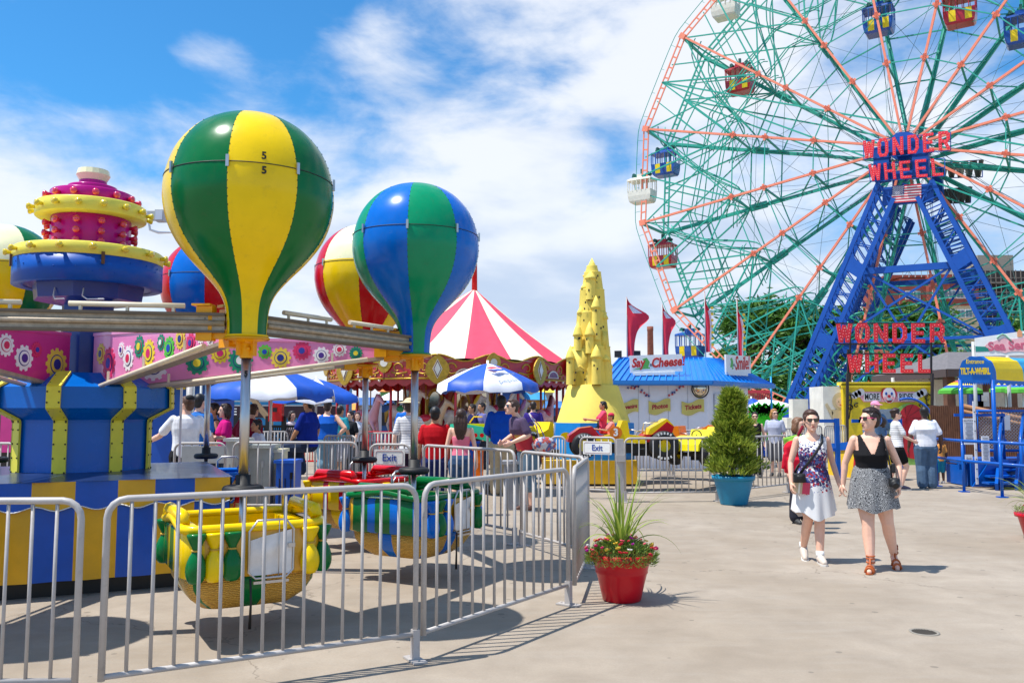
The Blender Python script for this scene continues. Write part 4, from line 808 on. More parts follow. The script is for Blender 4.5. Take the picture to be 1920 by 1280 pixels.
# ---------------------------------------------------------------- photo booth
def booth():
    Yf = 23.5; xr = gx(1329, Yf); xl = gx(1140, Yf); ct = ((xl+xr)/2, Yf+2, 0)
    t = thing('photo_booth', 'white booth with blue ribbed hip roof, star garlands and yellow banner plates', 'booth', ct)
    # right wall runs back to the right
    P = [V((xl, Yf, 0)), V((xr, Yf, 0)), V((gx(1406, 26.2), 26.2, 0)), V((xl+1, 28, 0))]; H = zy(716, Yf)
    q = MB(); q.loft([[p.copy() for p in P], [p+V((0, 0, H+.1)) for p in P]], sm=False); q.build('wall', mat('booth_wall', 'E9E9F0', rough=.5, var=.04, dirt=.06), t, world=True)
    q = MB(); [q.box((gx(x, Yf-.01), Yf-.004, H/2), (.012, .012, H)) for x in (1199, 1219, 1255, 1292)]; q.build('wall_seams', mat('seam_grey', 'B5B8C0'), t, world=True)
    ez = H-.02; E_ = [V((xl-.3, Yf-.45, ez)), V((gx(1338, Yf-.4), Yf-.45, ez)), V((gx(1457, 26.5), 26.5, ez)), V((xl, 28.5, ez))]; zt = zy(672, Yf+2)
    T_ = [V((gx(1165, Yf+1.9), Yf+1.9, zt)), V((gx(1322, Yf+1.9), Yf+1.9, zt)), V((gx(1352, 26), 26, zt)), V((gx(1200, 27), 27, zt))]
    ROOF = mat('blue_metal_roof', '067AD0', rough=.35, coat=.2, var=.06)
    q = MB(); q.loft([E_, T_], sm=False); q.loft([[p-V((0, 0, .08)) for p in E_], E_], sm=False)
    for i, n in ((0, 17), (1, 14)):
        a0, a1, b0, b1 = E_[i], E_[i+1], T_[i], T_[i+1]
        for k in range(n+1):
            u = k/n; e = a0.lerp(a1, u); tt = b0.lerp(b1, u); q.bar(e+V((0, 0, .02)), tt+V((0, 0, .02)), .03, .05)
        q.bar(a0, a1, .05, .1)
    q.bar(T_[0], T_[1], .1, .08); q.bar(E_[1], T_[1], .08, .06); q.build('roof', ROOF, t, world=True)
    # star garlands
    SR, SB = mat('star_red', 'C8303A'), mat('star_blue', '24408C'); rnd = random.Random(4); pts = []
    for cx0, cx1, y0, y1 in ((1152, 1190, 712, 726), (1184, 1216, 718, 742), (1256, 1288, 742, 716), (1284, 1330, 716, 712)):
        for k in range(11): u = k/10; pts.append((cx0+(cx1-cx0)*u+rnd.uniform(-2, 2), y0+(y1-y0)*u+rnd.uniform(-5, 7)*.8))
    q = MB()
    for i, (x, y) in enumerate(pts):
        p = at(x, y, Yf-.03); q.prism(star(5, .045, .45, rnd.random()), frame(p, (1, 0, 0)), .006, i % 2)
    q.build('star_garland', [SR, SB], t, world=True)
    BAN = mat('banner_yellow', 'D8C86A', rough=.6); BT = mat('banner_red', 'B02038')
    for word, x0, x1, yc, sz in (('Souvenirs', 1155, 1197, 763, .26), ('Photos', 1216, 1257, 762, .28), ('Tickets', 1278, 1320, 763, .28)):
        a = at(x0, yc, Yf-.02); b = at(x1, yc, Yf-.02); w = (b-a).length; M = frame(a, (1, 0, 0)); up_ = []; n = 12
        for k in range(n+1): u = k/n; up_.append((u*w, .17+.045*sin(u*2*pi+2.6)+.05*u-.03))
        lo = [(x, y-.34) for x, y in up_]; q = MB(); q.prism(lo+up_[::-1], M, .015); o = q.build('banner', BAN, t, world=True)
        text(word, sz*.62 if word != 'Souvenirs' else .15, M @ Matrix.Translation((w/2, .0, .018)) @ Matrix.Rotation(.13, 4, 'Z'), BT, o, world=False, off=.006, sx=.9, shear=.2); o.children[-1].data.transform(Matrix.Translation(-V(ct)))
    # round mirror
    q = MB(); c = at(1313, 728, Yf-.1); q.tube([c+V((.23*cos(2*pi*i/28), 0, .25*sin(2*pi*i/28))) for i in range(28)], .018, 6, closed=True); o = q.build('mirror', BLK, t, world=True); q = MB(); q.ball(c+V((0, .12, 0)), (.23, .18, .25), 20, 12); g = q.build('mirror_glass', mat('mirror_glass', 'D8CFC0', rough=.08, metal=1, var=.3, scale=6), o); g.data.transform(Matrix.Translation(-V(ct)))
    # door on the side wall
    sd_ = (P[2]-P[1]).normalized(); nn = V((sd_.y, -sd_.x, 0)); q = MB(); a = P[1]+sd_*.45; M = frame(a+nn*.02+V((0, 0, .1)), sd_); q.prism([(0, 0), (1.3, 0), (1.3, 2.0), (0, 2.0)], M, .03); q.build('side_door', mat('door_grey', 'D0D3DC'), t, world=True)
    return t
booth()
def roof_sign(label, a, b, h, words, tilt=0):
    A, B_ = V(a), V(b); t = thing('roof_sign', label, 'sign', A); ex = (B_-A); w = ex.length; M = frame(A, ex); q = MB(); q.prism([(0, 0), (w, 0), (w, h), (0, h)], M @ Matrix.Translation((0, 0, -.05)), .05); q.prism([(.05*w, -.08), (.85*w, -.08), (.85*w, 0), (.05*w, 0)], M @ Matrix.Translation((0, 0, -.08)), .1); q.build('board', WHT, t, world=True)
    for s_, x, sz in words: text(s_, sz, M @ Matrix.Translation((x*w, h*.55, .004)) @ Matrix.Rotation(.04, 4, 'Z'), mat('sign_text_red', 'CC2A24'), t, off=.012, shear=.25, sx=.78)
    # green cartoon-free camera motif: leaf-green blot with a small grey camera
    q = MB(); cx = .31*w if len(words) > 1 else .22*w
    q.prism([(cx-.12, h*.3), (cx+.05, h*.3), (cx+.1, h*.6), (cx+.02, h*.85), (cx-.1, h*.78), (cx-.05, h*.6)], M, .006, 0); q.prism([(cx-.38*(len(words) > 1), h*.18), (cx+.1, h*.22), (cx+.1, h*.3), (cx-.2*(len(words) > 1), h*.28)], M, .005, 0)
    q.prism([(cx+.1, h*.35), (cx+.2, h*.35), (cx+.2, h*.5), (cx+.1, h*.5)], M, .006, 1); q.build('camera_motif', [mat('motif_green', '58B050'), mat('motif_grey', '707880')], t, world=True)
roof_sign('white roof sign reading Say Cheese! on the blue booth roof', at(1182, 699, 23.6), at(1280, 696, 23.6), .48, [('Say', .15, .34), ('Cheese!', .72, .36)])
roof_sign('smaller roof sign reading Smile! on the right side of the blue booth roof', at(1362, 698, 24.6), at(1408, 700, 26.0), .52, [('Smile!', .64, .56)])
for k, (px, py, s_) in enumerate(((1160, 664, -1), (1192, 664, 1))):
    p = at(px, py, 25.4); t = thing('floodlight', ('black square floodlight at the left end of the booth roof', 'black square floodlight behind the left end of the Say Cheese! sign')[k], 'floodlight', p, s_*.3, 'floodlights on the booth roof')
    q = MB(); q.loft([[V((x*.08, -.02, z*.06)) for x, z in ((-1, -1), (1, -1), (1, 1), (-1, 1))], [V((x*.11, -.1, z*.1)) for x, z in ((-1, -1), (1, -1), (1, 1), (-1, 1))]], sm=False); q.build('housing', BLK, t); q = MB(); q.bar((0, -.02, -.1), (0, -.02, -.45), .04); q.build('bracket', BLK, t)
# feather flags
def feather(px, ytop, ybot, Y, wpx, label, curl):
    b = at(px, ybot, Y); tp = at(px, ytop, Y); t = thing('feather_flag', label, 'flag', b, 0, 'red feather flags behind the booth'); H = tp.z-b.z; W_ = wpx*1.3*Y/1600
    q = MB(); q.tube([(0, 0, -1.2), (0, 0, H*.5), (0, 0, H)], .018, 6); q.build('pole', GREY, t)
    q = MB(); n = 22; vs = []; k2 = 6; fs = []; ms = []
    for i in range(n+1):
        u = i/n; z = H*(u); w = W_*(1-u)**.55*(.45+.55*min(1, abs(sin((u+.12)*pi*1.1))))*(1.0 if curl >= 0 else .9)
        bulge = curl*W_*.9*math.exp(-((u-.68)/.16)**2)
        for j in range(k2+1): v = j/k2; vs.append(V(((w*.75+bulge)*v-.12*W_*v*sin(u*9), .10*sin(v*7+u*5)*W_*3*.3, z)))
    for i in range(n):
        for j in range(k2): fs.append((i*(k2+1)+j, i*(k2+1)+j+1, (i+1)*(k2+1)+j+1, (i+1)*(k2+1)+j)); ms.append((1 if 16 <= i <= 18 and 2 <= j <= 4 else 0) if curl > .5 else (1 if j >= 4 and i < 15 and curl <= .5 else 0))
    q.add(vs, fs, ms, True); o = q.build('banner', [mat('flag_cloth_red', 'EE2E44', rough=.8, var=.15, scale=5), mat('flag_cloth_white', 'EFE6E6', rough=.8)], t)
    # yellow lettering marks down the fly edge
    q = MB()
    for i in range(7):
        z = H*(.12+.1*i); x = W_*.55; q.prism(circ(.045, 10), frame(V((x, -.05, z)), (1, 0, 0)), .01)
    if curl <= .5: q.build('emblem_dots', mat('flag_yellow', 'E8B82A'), t)
feather(1176, 557, 668, 26.5, 22, 'leftmost red feather flag, bulging right with a white diamond', 1.3)
feather(1243, 570, 668, 26.5, 17, 'second red feather flag, between the smokestack and the blue wheel car', .9)
feather(1323, 546, 660, 26.8, 18, 'tallest red feather flag, with a white and yellow edge', .1)
feather(1384, 560, 668, 27, 16, 'rightmost red feather flag, above the Smile! sign', .05)
# ---------------------------------------------------------------- sand castle ride centre
def castle():
    Y = 19.5; S = Y/1600; ct = V((gx(1113, Y), Y, 0)); t = thing('castle_tower', 'tall yellow sandcastle tower with turrets on a cone above a blue octagonal base', 'tower', ct)
    SAND = mat('sand_yellow', 'F0D55E', rough=.7, dirt=.12, var=.08, bump=.15, bscale=20); Z = lambda y: zy(y, Y); X = lambda px: (px-1113)*S
    q = MB(); q.lathe([(0, Z(722)), (.55, Z(722)), (.57, Z(722)-.012), (.58, Z(724)), (.83, Z(790)), (.84, Z(792)), (.84, Z(794))], 48)
    q.build('cone', SAND, t); q = MB(); q.lathe([(.95, Z(860)), (.95, Z(792)), (.0, Z(791))], 8, a0=pi/8, sm=False); q.build('base', mat('castle_base_blue', '0A86D8', rough=.35), t)
    q = MB(); q.box((0, .3, .35), (1.2, 1.2, .6)); q.build('plinth', BLK, t)
    q = MB()
    def tier(px, hw, y0, y1, hw2=None, nn=24): hw2 = hw2 or hw*.93; q.lathe([(hw*S, Z(y0)), (hw2*S, Z(y1)), (hw2*S*1.02, Z(y1)+.02), (0, Z(y1)+.02)], nn, (X(px), 0, 0))
    tier(1109, 42, 722, 652, 37); tier(1112, 33, 655, 588, 28); tier(1113, 26, 592, 545, 23); tier(1114, 21, 550, 512, 16); tier(1113, 14, 515, 500, 10)
    body = q
    q.lathe([(.085, Z(515)), (.10, Z(505)), (.085, Z(497)), (0, Z(483))], 16, (X(1113), 0, 0))
    # jutting walls
    q.box((X(1086), -.32, Z(689)), (.36, .3, .80)); q.box((X(1104), -.30, Z(668)), (.5, .3, .3)); q.box((X(1120), -.05, Z(533)), (.16, .22, .34), R=Matrix.Rotation(.08, 3, 'Y')); q.box((X(1132), -.2, Z(640)), (.12, .3, .4), R=Matrix.Rotation(.1, 3, 'Y'))
    # spiralling ledges
    for y0, r, a0 in ((652, .46, 0), (600, .36, 1), (560, .29, 2), (535, .25, 3)):
        r *= .8; pts = [(X(1112)+r*cos(a0+i*.33), r*sin(a0+i*.33), Z(y0)+.03*i*.4) for i in range(20)]; q.tube([(X(1112)+(p[0]-X(1112))*.93, p[1]*.93, p[2]) for p in pts], .022, 6)
    shade(q.build('keep', SAND, t))
    n = 0
    for px, hw, yb, yt, tip, d in ((1069, 8, 722, 675, 649, -.42), (1115, 9, 722, 674, 649, -.58), (1083, 8, 660, 633, 605, -.40), (1104, 8, 665, 633, 606, -.46), (1117, 8, 640, 582, 557, -.36), (1133, 7, 655, 600, 582, -.18), (1108, 9, 565, 527, 511, -.27), (1098, 6, 570, 543, 530, -.1), (1133, 9, 722, 678, 662, -.3), (1144, 6, 722, 690, 676, .0), (1090, 6, 610, 590, 575, -.15)):
        q = MB(); q.lathe([(hw*S*1.02, Z(yb)), (hw*S*.92, Z(yt))], 16, (X(px), d, 0)); q.build('turret', SAND, t)
        q = MB(); q.lathe([(hw*S*.9, Z(yt)), (hw*S*1.22, Z(yt)), (hw*S*1.1, Z(yt)+.05), (hw*S*.75, Z((yt+tip)/2)), (0, Z(tip))], 16, (X(px), d, 0)); q.build('turret_roof', SAND, t)
    q = MB(); A_ = [(-.09, -.2), (.09, -.2), (.09, .02), (.06, .1), (0, .13), (-.06, .1), (-.09, .02)]
    q.prism(A_, frame(V((X(1086), -.475, Z(707))), (1, 0, 0)), .006); q.build('gate_arch', mat('sand_shade_yellow', 'C9A92C', rough=.7), t)
    q = MB(); q.tube([(X(1086)-.15, -.48, Z(699)+.02), (X(1086), -.48, Z(690)+.03), (X(1086)+.15, -.48, Z(699)+.02)], .012, 5); q.build('gable', SAND, t)
    q = MB(); rnd = random.Random(1)
    for px, py, d in ((1066, 682, -.53), (1110, 688, -.70), (1116, 694, -.70), (1078, 700, -.49), (1092, 700, -.49), (1076, 714, -.49), (1095, 713, -.49), (1086, 637, -.5), (1098, 640, -.56), (1084, 638, -.5), (1116, 587, -.48), (1117, 612, -.48), (1117, 630, -.47), (1118, 525, -.3), (1120, 532, -.2), (1104, 548, -.36), (1110, 560, -.36), (1098, 570, -.3), (1124, 560, -.28), (1096, 582, -.33), (1126, 618, -.38), (1131, 615, -.28), (1104, 565, -.33), (1122, 700, -.44), (1122, 520, -.22), (1100, 555, -.3), (1094, 604, -.42)):
        q.box((X(px), d-.005, Z(py)), (.028, .02, .045))
    q.build('window_openings', BLK, t)
    q = MB()
    for k, (px, sc) in enumerate(((1057, 1), (1160, .6))):   # yellow fish on the base
        M = frame(V((X(px), -.95, Z(815))), (1, 0, 0)); q.prism(circ(.12*sc, 16, 0, 0, .7), M, .01); q.prism([(.1*sc, 0), (.2*sc, .07*sc), (.17*sc, 0), (.2*sc, -.07*sc)], M, .01)
    q.build('fish', YEL, t)
castle()
# ---------------------------------------------------------------- carousel
def carousel():
    Y = 30; S = Y/1600; cx = gx(846, Y); ct = V((cx, Y, 0)); R = 4.25; t = thing('carousel', 'carousel with red and cream striped tent roof and gilded red rounding boards', 'carousel', ct)
    ze = 3.18; za = zy(541, Y); ax = (888-846)*S*1.0; ns = 18; q = MB()
    RED_T = mat('tent_pink_red', 'E04560', rough=.7, var=.08, bump=.2, bscale=2); CRT = mat('tent_cream', 'F3EBC9', rough=.7, var=.05, bump=.2, bscale=2)
    st0 = -pi/2+.162; n = ns*6
    def pt(a, u): r = R*u*1.005; sag = -.10*sin(pi*u)*(1) ; return V((ax*(1-u)+r*cos(a), r*sin(a), za+(ze-za)*u+sag+(.03*cos((a-st0)*ns)*u if 1 else 0)))
    for i in range(n):
        for j in range(8):
            a0, a1 = st0+2*pi*i/n, st0+2*pi*(i+1)/n; u0, u1 = j/8, (j+1)/8
            q.add([pt(a0, u0), pt(a1, u0), pt(a1, u1), pt(a0, u1)], [(0, 1, 2, 3)], (i//6) % 2, True)
    q.build('tent_roof', [RED_T, CRT], t)
    q = MB(); q.tube([(ax, 0, za-.1), (ax, 0, za+.9), (ax, 0, za+1.15)], [.1, .09, .02], 10); q.build('mast', RED, t)
    GOLD = mat('gold_leaf', 'C49A32', rough=.35, metal=.5, var=.3, scale=12, bump=.5, bscale=30); CR = mat('carousel_red', 'B8161C', rough=.35, coat=.4, var=.2)
    for k in range(16):
        q = MB(); a0, a1 = st0-pi/16+2*pi*k/16, st0-pi/16+2*pi*(k+1)/16; A, B_ = V((R*cos(a0), R*sin(a0), 0)), V((R*cos(a1), R*sin(a1), 0)); ex = (B_-A); w = ex.length; M = frame(A+V((0, 0, 2.5)), ex); n_ = 16
        up_ = [(w*i/n_, .72+.10*cos(2*pi*i/n_)) for i in range(n_+1)]; lo = [(w*i/n_, .10-.0*cos(2*pi*i/n_)) for i in range(n_+1)]
        q.prism(lo+up_[::-1], M, .05, 0)
        for i in range(n_): q.tube([M @ V((up_[i][0], up_[i][1], .06)), M @ V((up_[i+1][0], up_[i+1][1], .06))], .03, 5, 1, caps=False)
        q.tube([M @ V((0, .1, .06)), M @ V((w, .1, .06))], .035, 5, 1)
        # scrollwork
        for s_ in (-1, 1):
            pts = []
            for i in range(16): u = i/15; th_ = u*pi*1.7; r = .17*(1-u*.6); pts.append(M @ V((w/2+s_*(.42-r*cos(th_)), .42+r*sin(th_), .06)))
            q.tube(pts, [.03-.001*i for i in range(16)], 5, 1); q.tube([M @ V((w/2+s_*.1, .3, .06)), M @ V((w/2+s_*.4, .24, .06)), M @ V((w/2+s_*.62, .3, .06))], .028, 5, 1)
        for i in range(7): q.ball(M @ V((w*(.08+.14*i), .19, .06)), .035, 6, 4, 1)
        if k % 2 == 0:
            half = [(w/2+.3*cos(pi*i/10), .16+.24*sin(pi*i/10)) for i in range(11)]; q.prism(half, M @ Matrix.Translation((0, 0, .06)), .03, 2); q.prism([(w/2+(x-w/2)*.8, .18+(y-.16)*.75) for x, y in half], M @ Matrix.Translation((0, 0, .09)), .01, 3)
        q.build('rounding_board', [CR, GOLD, mat('cream_scallop', 'E8DCC0', rough=.5), mat('painted_picture', '8C5A70', rough=.5, var=.6, scale=12)], t)
        q = MB(); sh = [(.30*sin(2*pi*i/20)*(1-.22*cos(4*pi*i/20)), .44*cos(2*pi*i/20)) for i in range(20)]; M2 = M @ Matrix.Translation((0, .38, .1)); sc = 1 if k % 2 == 0 else .7
        q.prism([(x*sc, y*sc+(.2 if sc < 1 else -.02)) for x, y in sh], M2, .04, 0); dm = [(0, .26), (.12, 0), (0, -.26), (-.12, 0)]
        if sc == 1: q.prism([(x*1.25, y*1.15) for x, y in dm], M2 @ Matrix.Translation((0, 0, .04)), .012, 1); q.prism(dm, M2 @ Matrix.Translation((0, 0, .052)), .012, 2); q.prism([(x*.8, y*.8) for x, y in dm], M2 @ Matrix.Translation((0, 0, .064)), .01, 1)
        else: q.prism(circ(.12, 14, 0, .2), M2 @ Matrix.Translation((0, 0, .04)), .012, 1)
        q.build('cartouche', [GOLD, mat('cartouche_cream', 'E9E2D2'), mat('cartouche_brown', '7A4A28')], t)
        q = MB(); vs = []
        for i in range(13): u = i/12; p = M @ V((w*u, .1, .0)); vs += [p, p-V((0, 0, .14+.10*abs(sin(pi*u*4))))]
        q.add(vs, [(2*i, 2*i+2, 2*i+3, 2*i+1) for i in range(12)]); q.build('fringe', CR, t)
        if k % 2 == 0: q = MB(); [q.ball(M @ V((w*(i+.5)/4, .05, .05)), .045, 8, 6) for i in range(4)]; q.build('lamps', mat('lamp_white', 'F5E8D8', rough=.2), t)
    q = MB(); q.lathe([(R*.97, .35), (R*.97, .5), (0, .5)], 48); q.build('platform', mat('carousel_deck', '6E3A2A', rough=.6), t); q = MB(); q.lathe([(R*.95, .0), (R*.95, .36)], 32); q.build('skirting', CR, t)
    # central drum with mirrors
    q = MB(); q.lathe([(1.6, .5), (1.6, 2.9), (2.2, 3.2)], 12, sm=False); q.build('centre_drum', CR, t); q = MB(); q.lathe([(0, 2.95), (R*.98, 2.72)], 32); q.build('ceiling', CR, t)
    for k in range(12):
        a_ = k*pi/6+.26; M = frame(V((1.62*cos(a_), 1.62*sin(a_), 1.75)), (-sin(a_), cos(a_), 0)); q = MB(); q.prism(circ(.33, 20, 0, 0, 1.9), M, .05); o = q.build('mirror_frame', GOLD, t); q = MB(); q.prism(circ(.24, 20, 0, 0, 2.1), M @ Matrix.Translation((0, 0, .05)), .01); q.build('mirror', mat('carousel_mirror', 'C8BBAE', rough=.05, metal=1), o)
    rnd = random.Random(3)
    for k in range(12):
        a_ = k*pi/6+.1; q = MB(); q.tube([(R*.93*cos(a_), R*.93*sin(a_), .5), (R*.93*cos(a_), R*.93*sin(a_), 2.8)], .045, 8); q.build('post', CR, t)
    # horses
    def horse(a_, r, z, cols, sd, gr='carousel horses'):
        HM, MM = mat('horse_'+cols[0], '#'+cols[0], rough=.3, coat=.5), mat('mane_'+cols[1], '#'+cols[1], rough=.5); SAD = mat('saddle_'+cols[2], '#'+cols[2], rough=.4)
        M = Matrix.Translation((r*cos(a_), r*sin(a_), z)) @ Matrix.Rotation(a_-pi/2+pi if 1 else 0, 4, 'Z')
        b = MB(); b.ball((0, 0, .0), (.48, .19, .22), 14, 10); b.ball((-.34, 0, .03), (.22, .2, .24), 12, 8); b.ball((.34, 0, .03), (.2, .18, .24), 12, 8)
        b.tube([(.38, 0, .1), (.55, 0, .42), (.66, 0, .62)], [.17, .115, .09], 10); b.tube([(.6, 0, .66), (.78, 0, .58), (.93, 0, .44)], [.1, .08, .055], 10); [b.tube([(.62, s_*.05, .7), (.6, s_*.05, .82)], [.03, .01], 6) for s_ in (-1, 1)]
        for x, s_, d in ((.38, -.1, .28), (.38, .1, .12), (-.42, -.1, -.2), (-.42, .1, -.05)): b.tube([(x, s_, -.1), (x+d*.7, s_, -.38), (x+d*.3, s_, -.62), (x+d*.35+.06, s_, -.68)], [.08, .05, .033, .045], 8)
        b.xf(M); o = blob('horse_body', b, HM, None, .035, 2); return o, M, MM, SAD
    hs = [('F1EAD8', 'C79AD8', 'E2B82C', 'cream horse with lilac mane'), ('E8A8B0', '7A3038', 'D84060', 'pink horse with dark mane'), ('F0E8DA', 'E0C050', '38A060', 'ivory horse with golden mane'), ('D8B48A', '6A2A1A', 'D02838', 'tan horse with brown mane'), ('EFE7D6', 'F0D040', '3868C8', 'white horse with yellow mane and blue saddle'), ('C8C0B4', 'EDE6DA', 'B83048', 'grey horse with pale mane')]
    for i in range(8):
        c = hs[i % 6]; a_ = -pi/2-1.15+i*.33; r = 3.5 if i % 2 else 2.9; z = 1.25+.15*(i % 3); o, M, MM, SAD = horse(a_, r, z, c, i); lab = c[3]+(' in the outer row' if r > 3 else ' in the inner row')+(' of the carousel' if i < 6 else ' at the right of the carousel')
        h = thing('carousel_horse', lab, 'carousel horse', ct, 0, 'carousel horses'); o.parent = h
        q = MB(); q.tube([(.42, 0, .32), (.5, 0, .52), (.6, 0, .72), (.68, 0, .72)], [.06, .08, .06, .02], 8); q.tube([(-.5, 0, .1), (-.66, 0, 0), (-.7, 0, -.3)], [.05, .08, .02], 8); q.xf(M); q.build('mane', MM, h)
        q = MB(); q.ball((0, 0, .12), (.24, .22, .15), 12, 8); q.xf(M); q.build('saddle', SAD, h); q = MB(); q.tube([(0, 0, -1.0), (0, 0, 1.6)], .02, 6); q.xf(M); q.build('pole', GOLD, h)
carousel()
# parasols
def parasol(px, ytop, yrim, Y, rad, cols, label, zpole=0, nseg=8, a0=0, flap=.16, logo=None, tilt=0, name='parasol', ph=None):
    x = gx(px, Y); zt = zy(ytop, Y); zr = zy(yrim, Y)+flap; t = thing(name, label, 'umbrella', (x, Y, 0), 0, 'parasols'); t.rotation_euler = (0, 0, 0); q = MB(); n = nseg*6
    ms = list(cols)
    for i in range(n):
        for j in range(7):
            def pt(i_, j_):
                u = j_/6; a = a0+2*pi*i_/n; f_ = abs(((i_/6) % 1)-.5)*2; 
                if j_ == 7: return pt2(a, f_)
                r = rad*u*(.93+.07*f_); z = zt-(zt-zr)*(u**1.35)-(.05*(1-f_)*u); return V((r*cos(a), r*sin(a), z))
            def pt2(a, f_): r = rad*(.95+.07*f_)*1.005; return V((r*cos(a), r*sin(a), zr-flap*(.75+.35*noise.noise(V((a*3, 0, px))))-.05*(1-f_)))
            P4 = [pt(i, j), pt(i+1, j), pt(i+1, j+1), pt(i, j+1)]
            q.add(P4, [(0, 1, 2, 3)], (i//6) % len(cols), True)
    if tilt: q.xf(Matrix.Translation((0, 0, zr)) @ Matrix.Rotation(tilt, 4, 'Y') @ Matrix.Translation((0, 0, -zr)))
    q.build('canopy', ms, t); q = MB(); q.tube([(0, 0, zpole), (0, 0, zt+.06)], .025, 8); q.build('pole', WHT, t)
    q = MB()
    for k in range(nseg): a = a0+2*pi*k/nseg; q.tube([(0, 0, zt-.05), (rad*.97*cos(a), rad*.97*sin(a), zr-.03)], .008, 4)
    q.build('ribs', GREY, t); return t, zt, zr
VB = mat('parasol_blue', '0A50B8', rough=.5, var=.12, bump=.4, bscale=6); VW = mat('parasol_white', 'ECECF2', rough=.5, var=.06, bump=.4, bscale=6)
t, zt, zr = parasol(914, 681, 738, 17.0, 1.0, (VB, VW), 'blue and white parasol with a soft drink emblem, in front of the carousel', a0=-pi/2-.05-pi/4-.0, flap=.2)
a_ = -pi/2+.36; p_ = V((.62*cos(a_), .62*sin(a_), zt-(zt-zr)*.62**1.35+.012)); M = frame(p_+t.location, (-sin(a_), cos(a_), 0), (V((0, 0, zt+.0))-V((p_.x*1.0, p_.y, p_.z+.0)))+V((0, 0, .0)))
def globe(M, t):
    q = MB(); u = [(cos(a)*.12, sin(a)*.12) for a in [radians(15+150*i/10) for i in range(11)]]; q.prism([(p[0]*1.0, p[1]*.8+.01) for p in u]+[(-.05, .0), (.04, .05)], M, .004, 0); u = [(cos(a)*.12, sin(a)*.12) for a in [radians(200+145*i/10) for i in range(11)]]; q.prism([(p[0], p[1]*.8-.01) for p in u]+[(.03, .0), (-.06, -.04)], M, .004, 1); q.build('emblem', [mat('emblem_red', 'D42A3C'), mat('emblem_blue', '1F4AA8')], t, world=True)
globe(M @ Matrix.Translation((-.02, .12, .03)) @ Matrix.Diagonal((1.4, 1.4, 1, 1)), t); text('pepsi', .19, M @ Matrix.Translation((.06, -.20, .03)), mat('emblem_text', '6E7FA8'), t)
parasol(505, 688, 752, 16, 1.2, (VW, VB), 'white and blue parasol behind the nearest chrome pole', a0=-pi/2-.15, flap=.22)
parasol(590, 710, 757, 18.5, .95, (VB, VW), 'lower blue and white parasol above the seated man in blue', a0=-1.0, flap=.16)
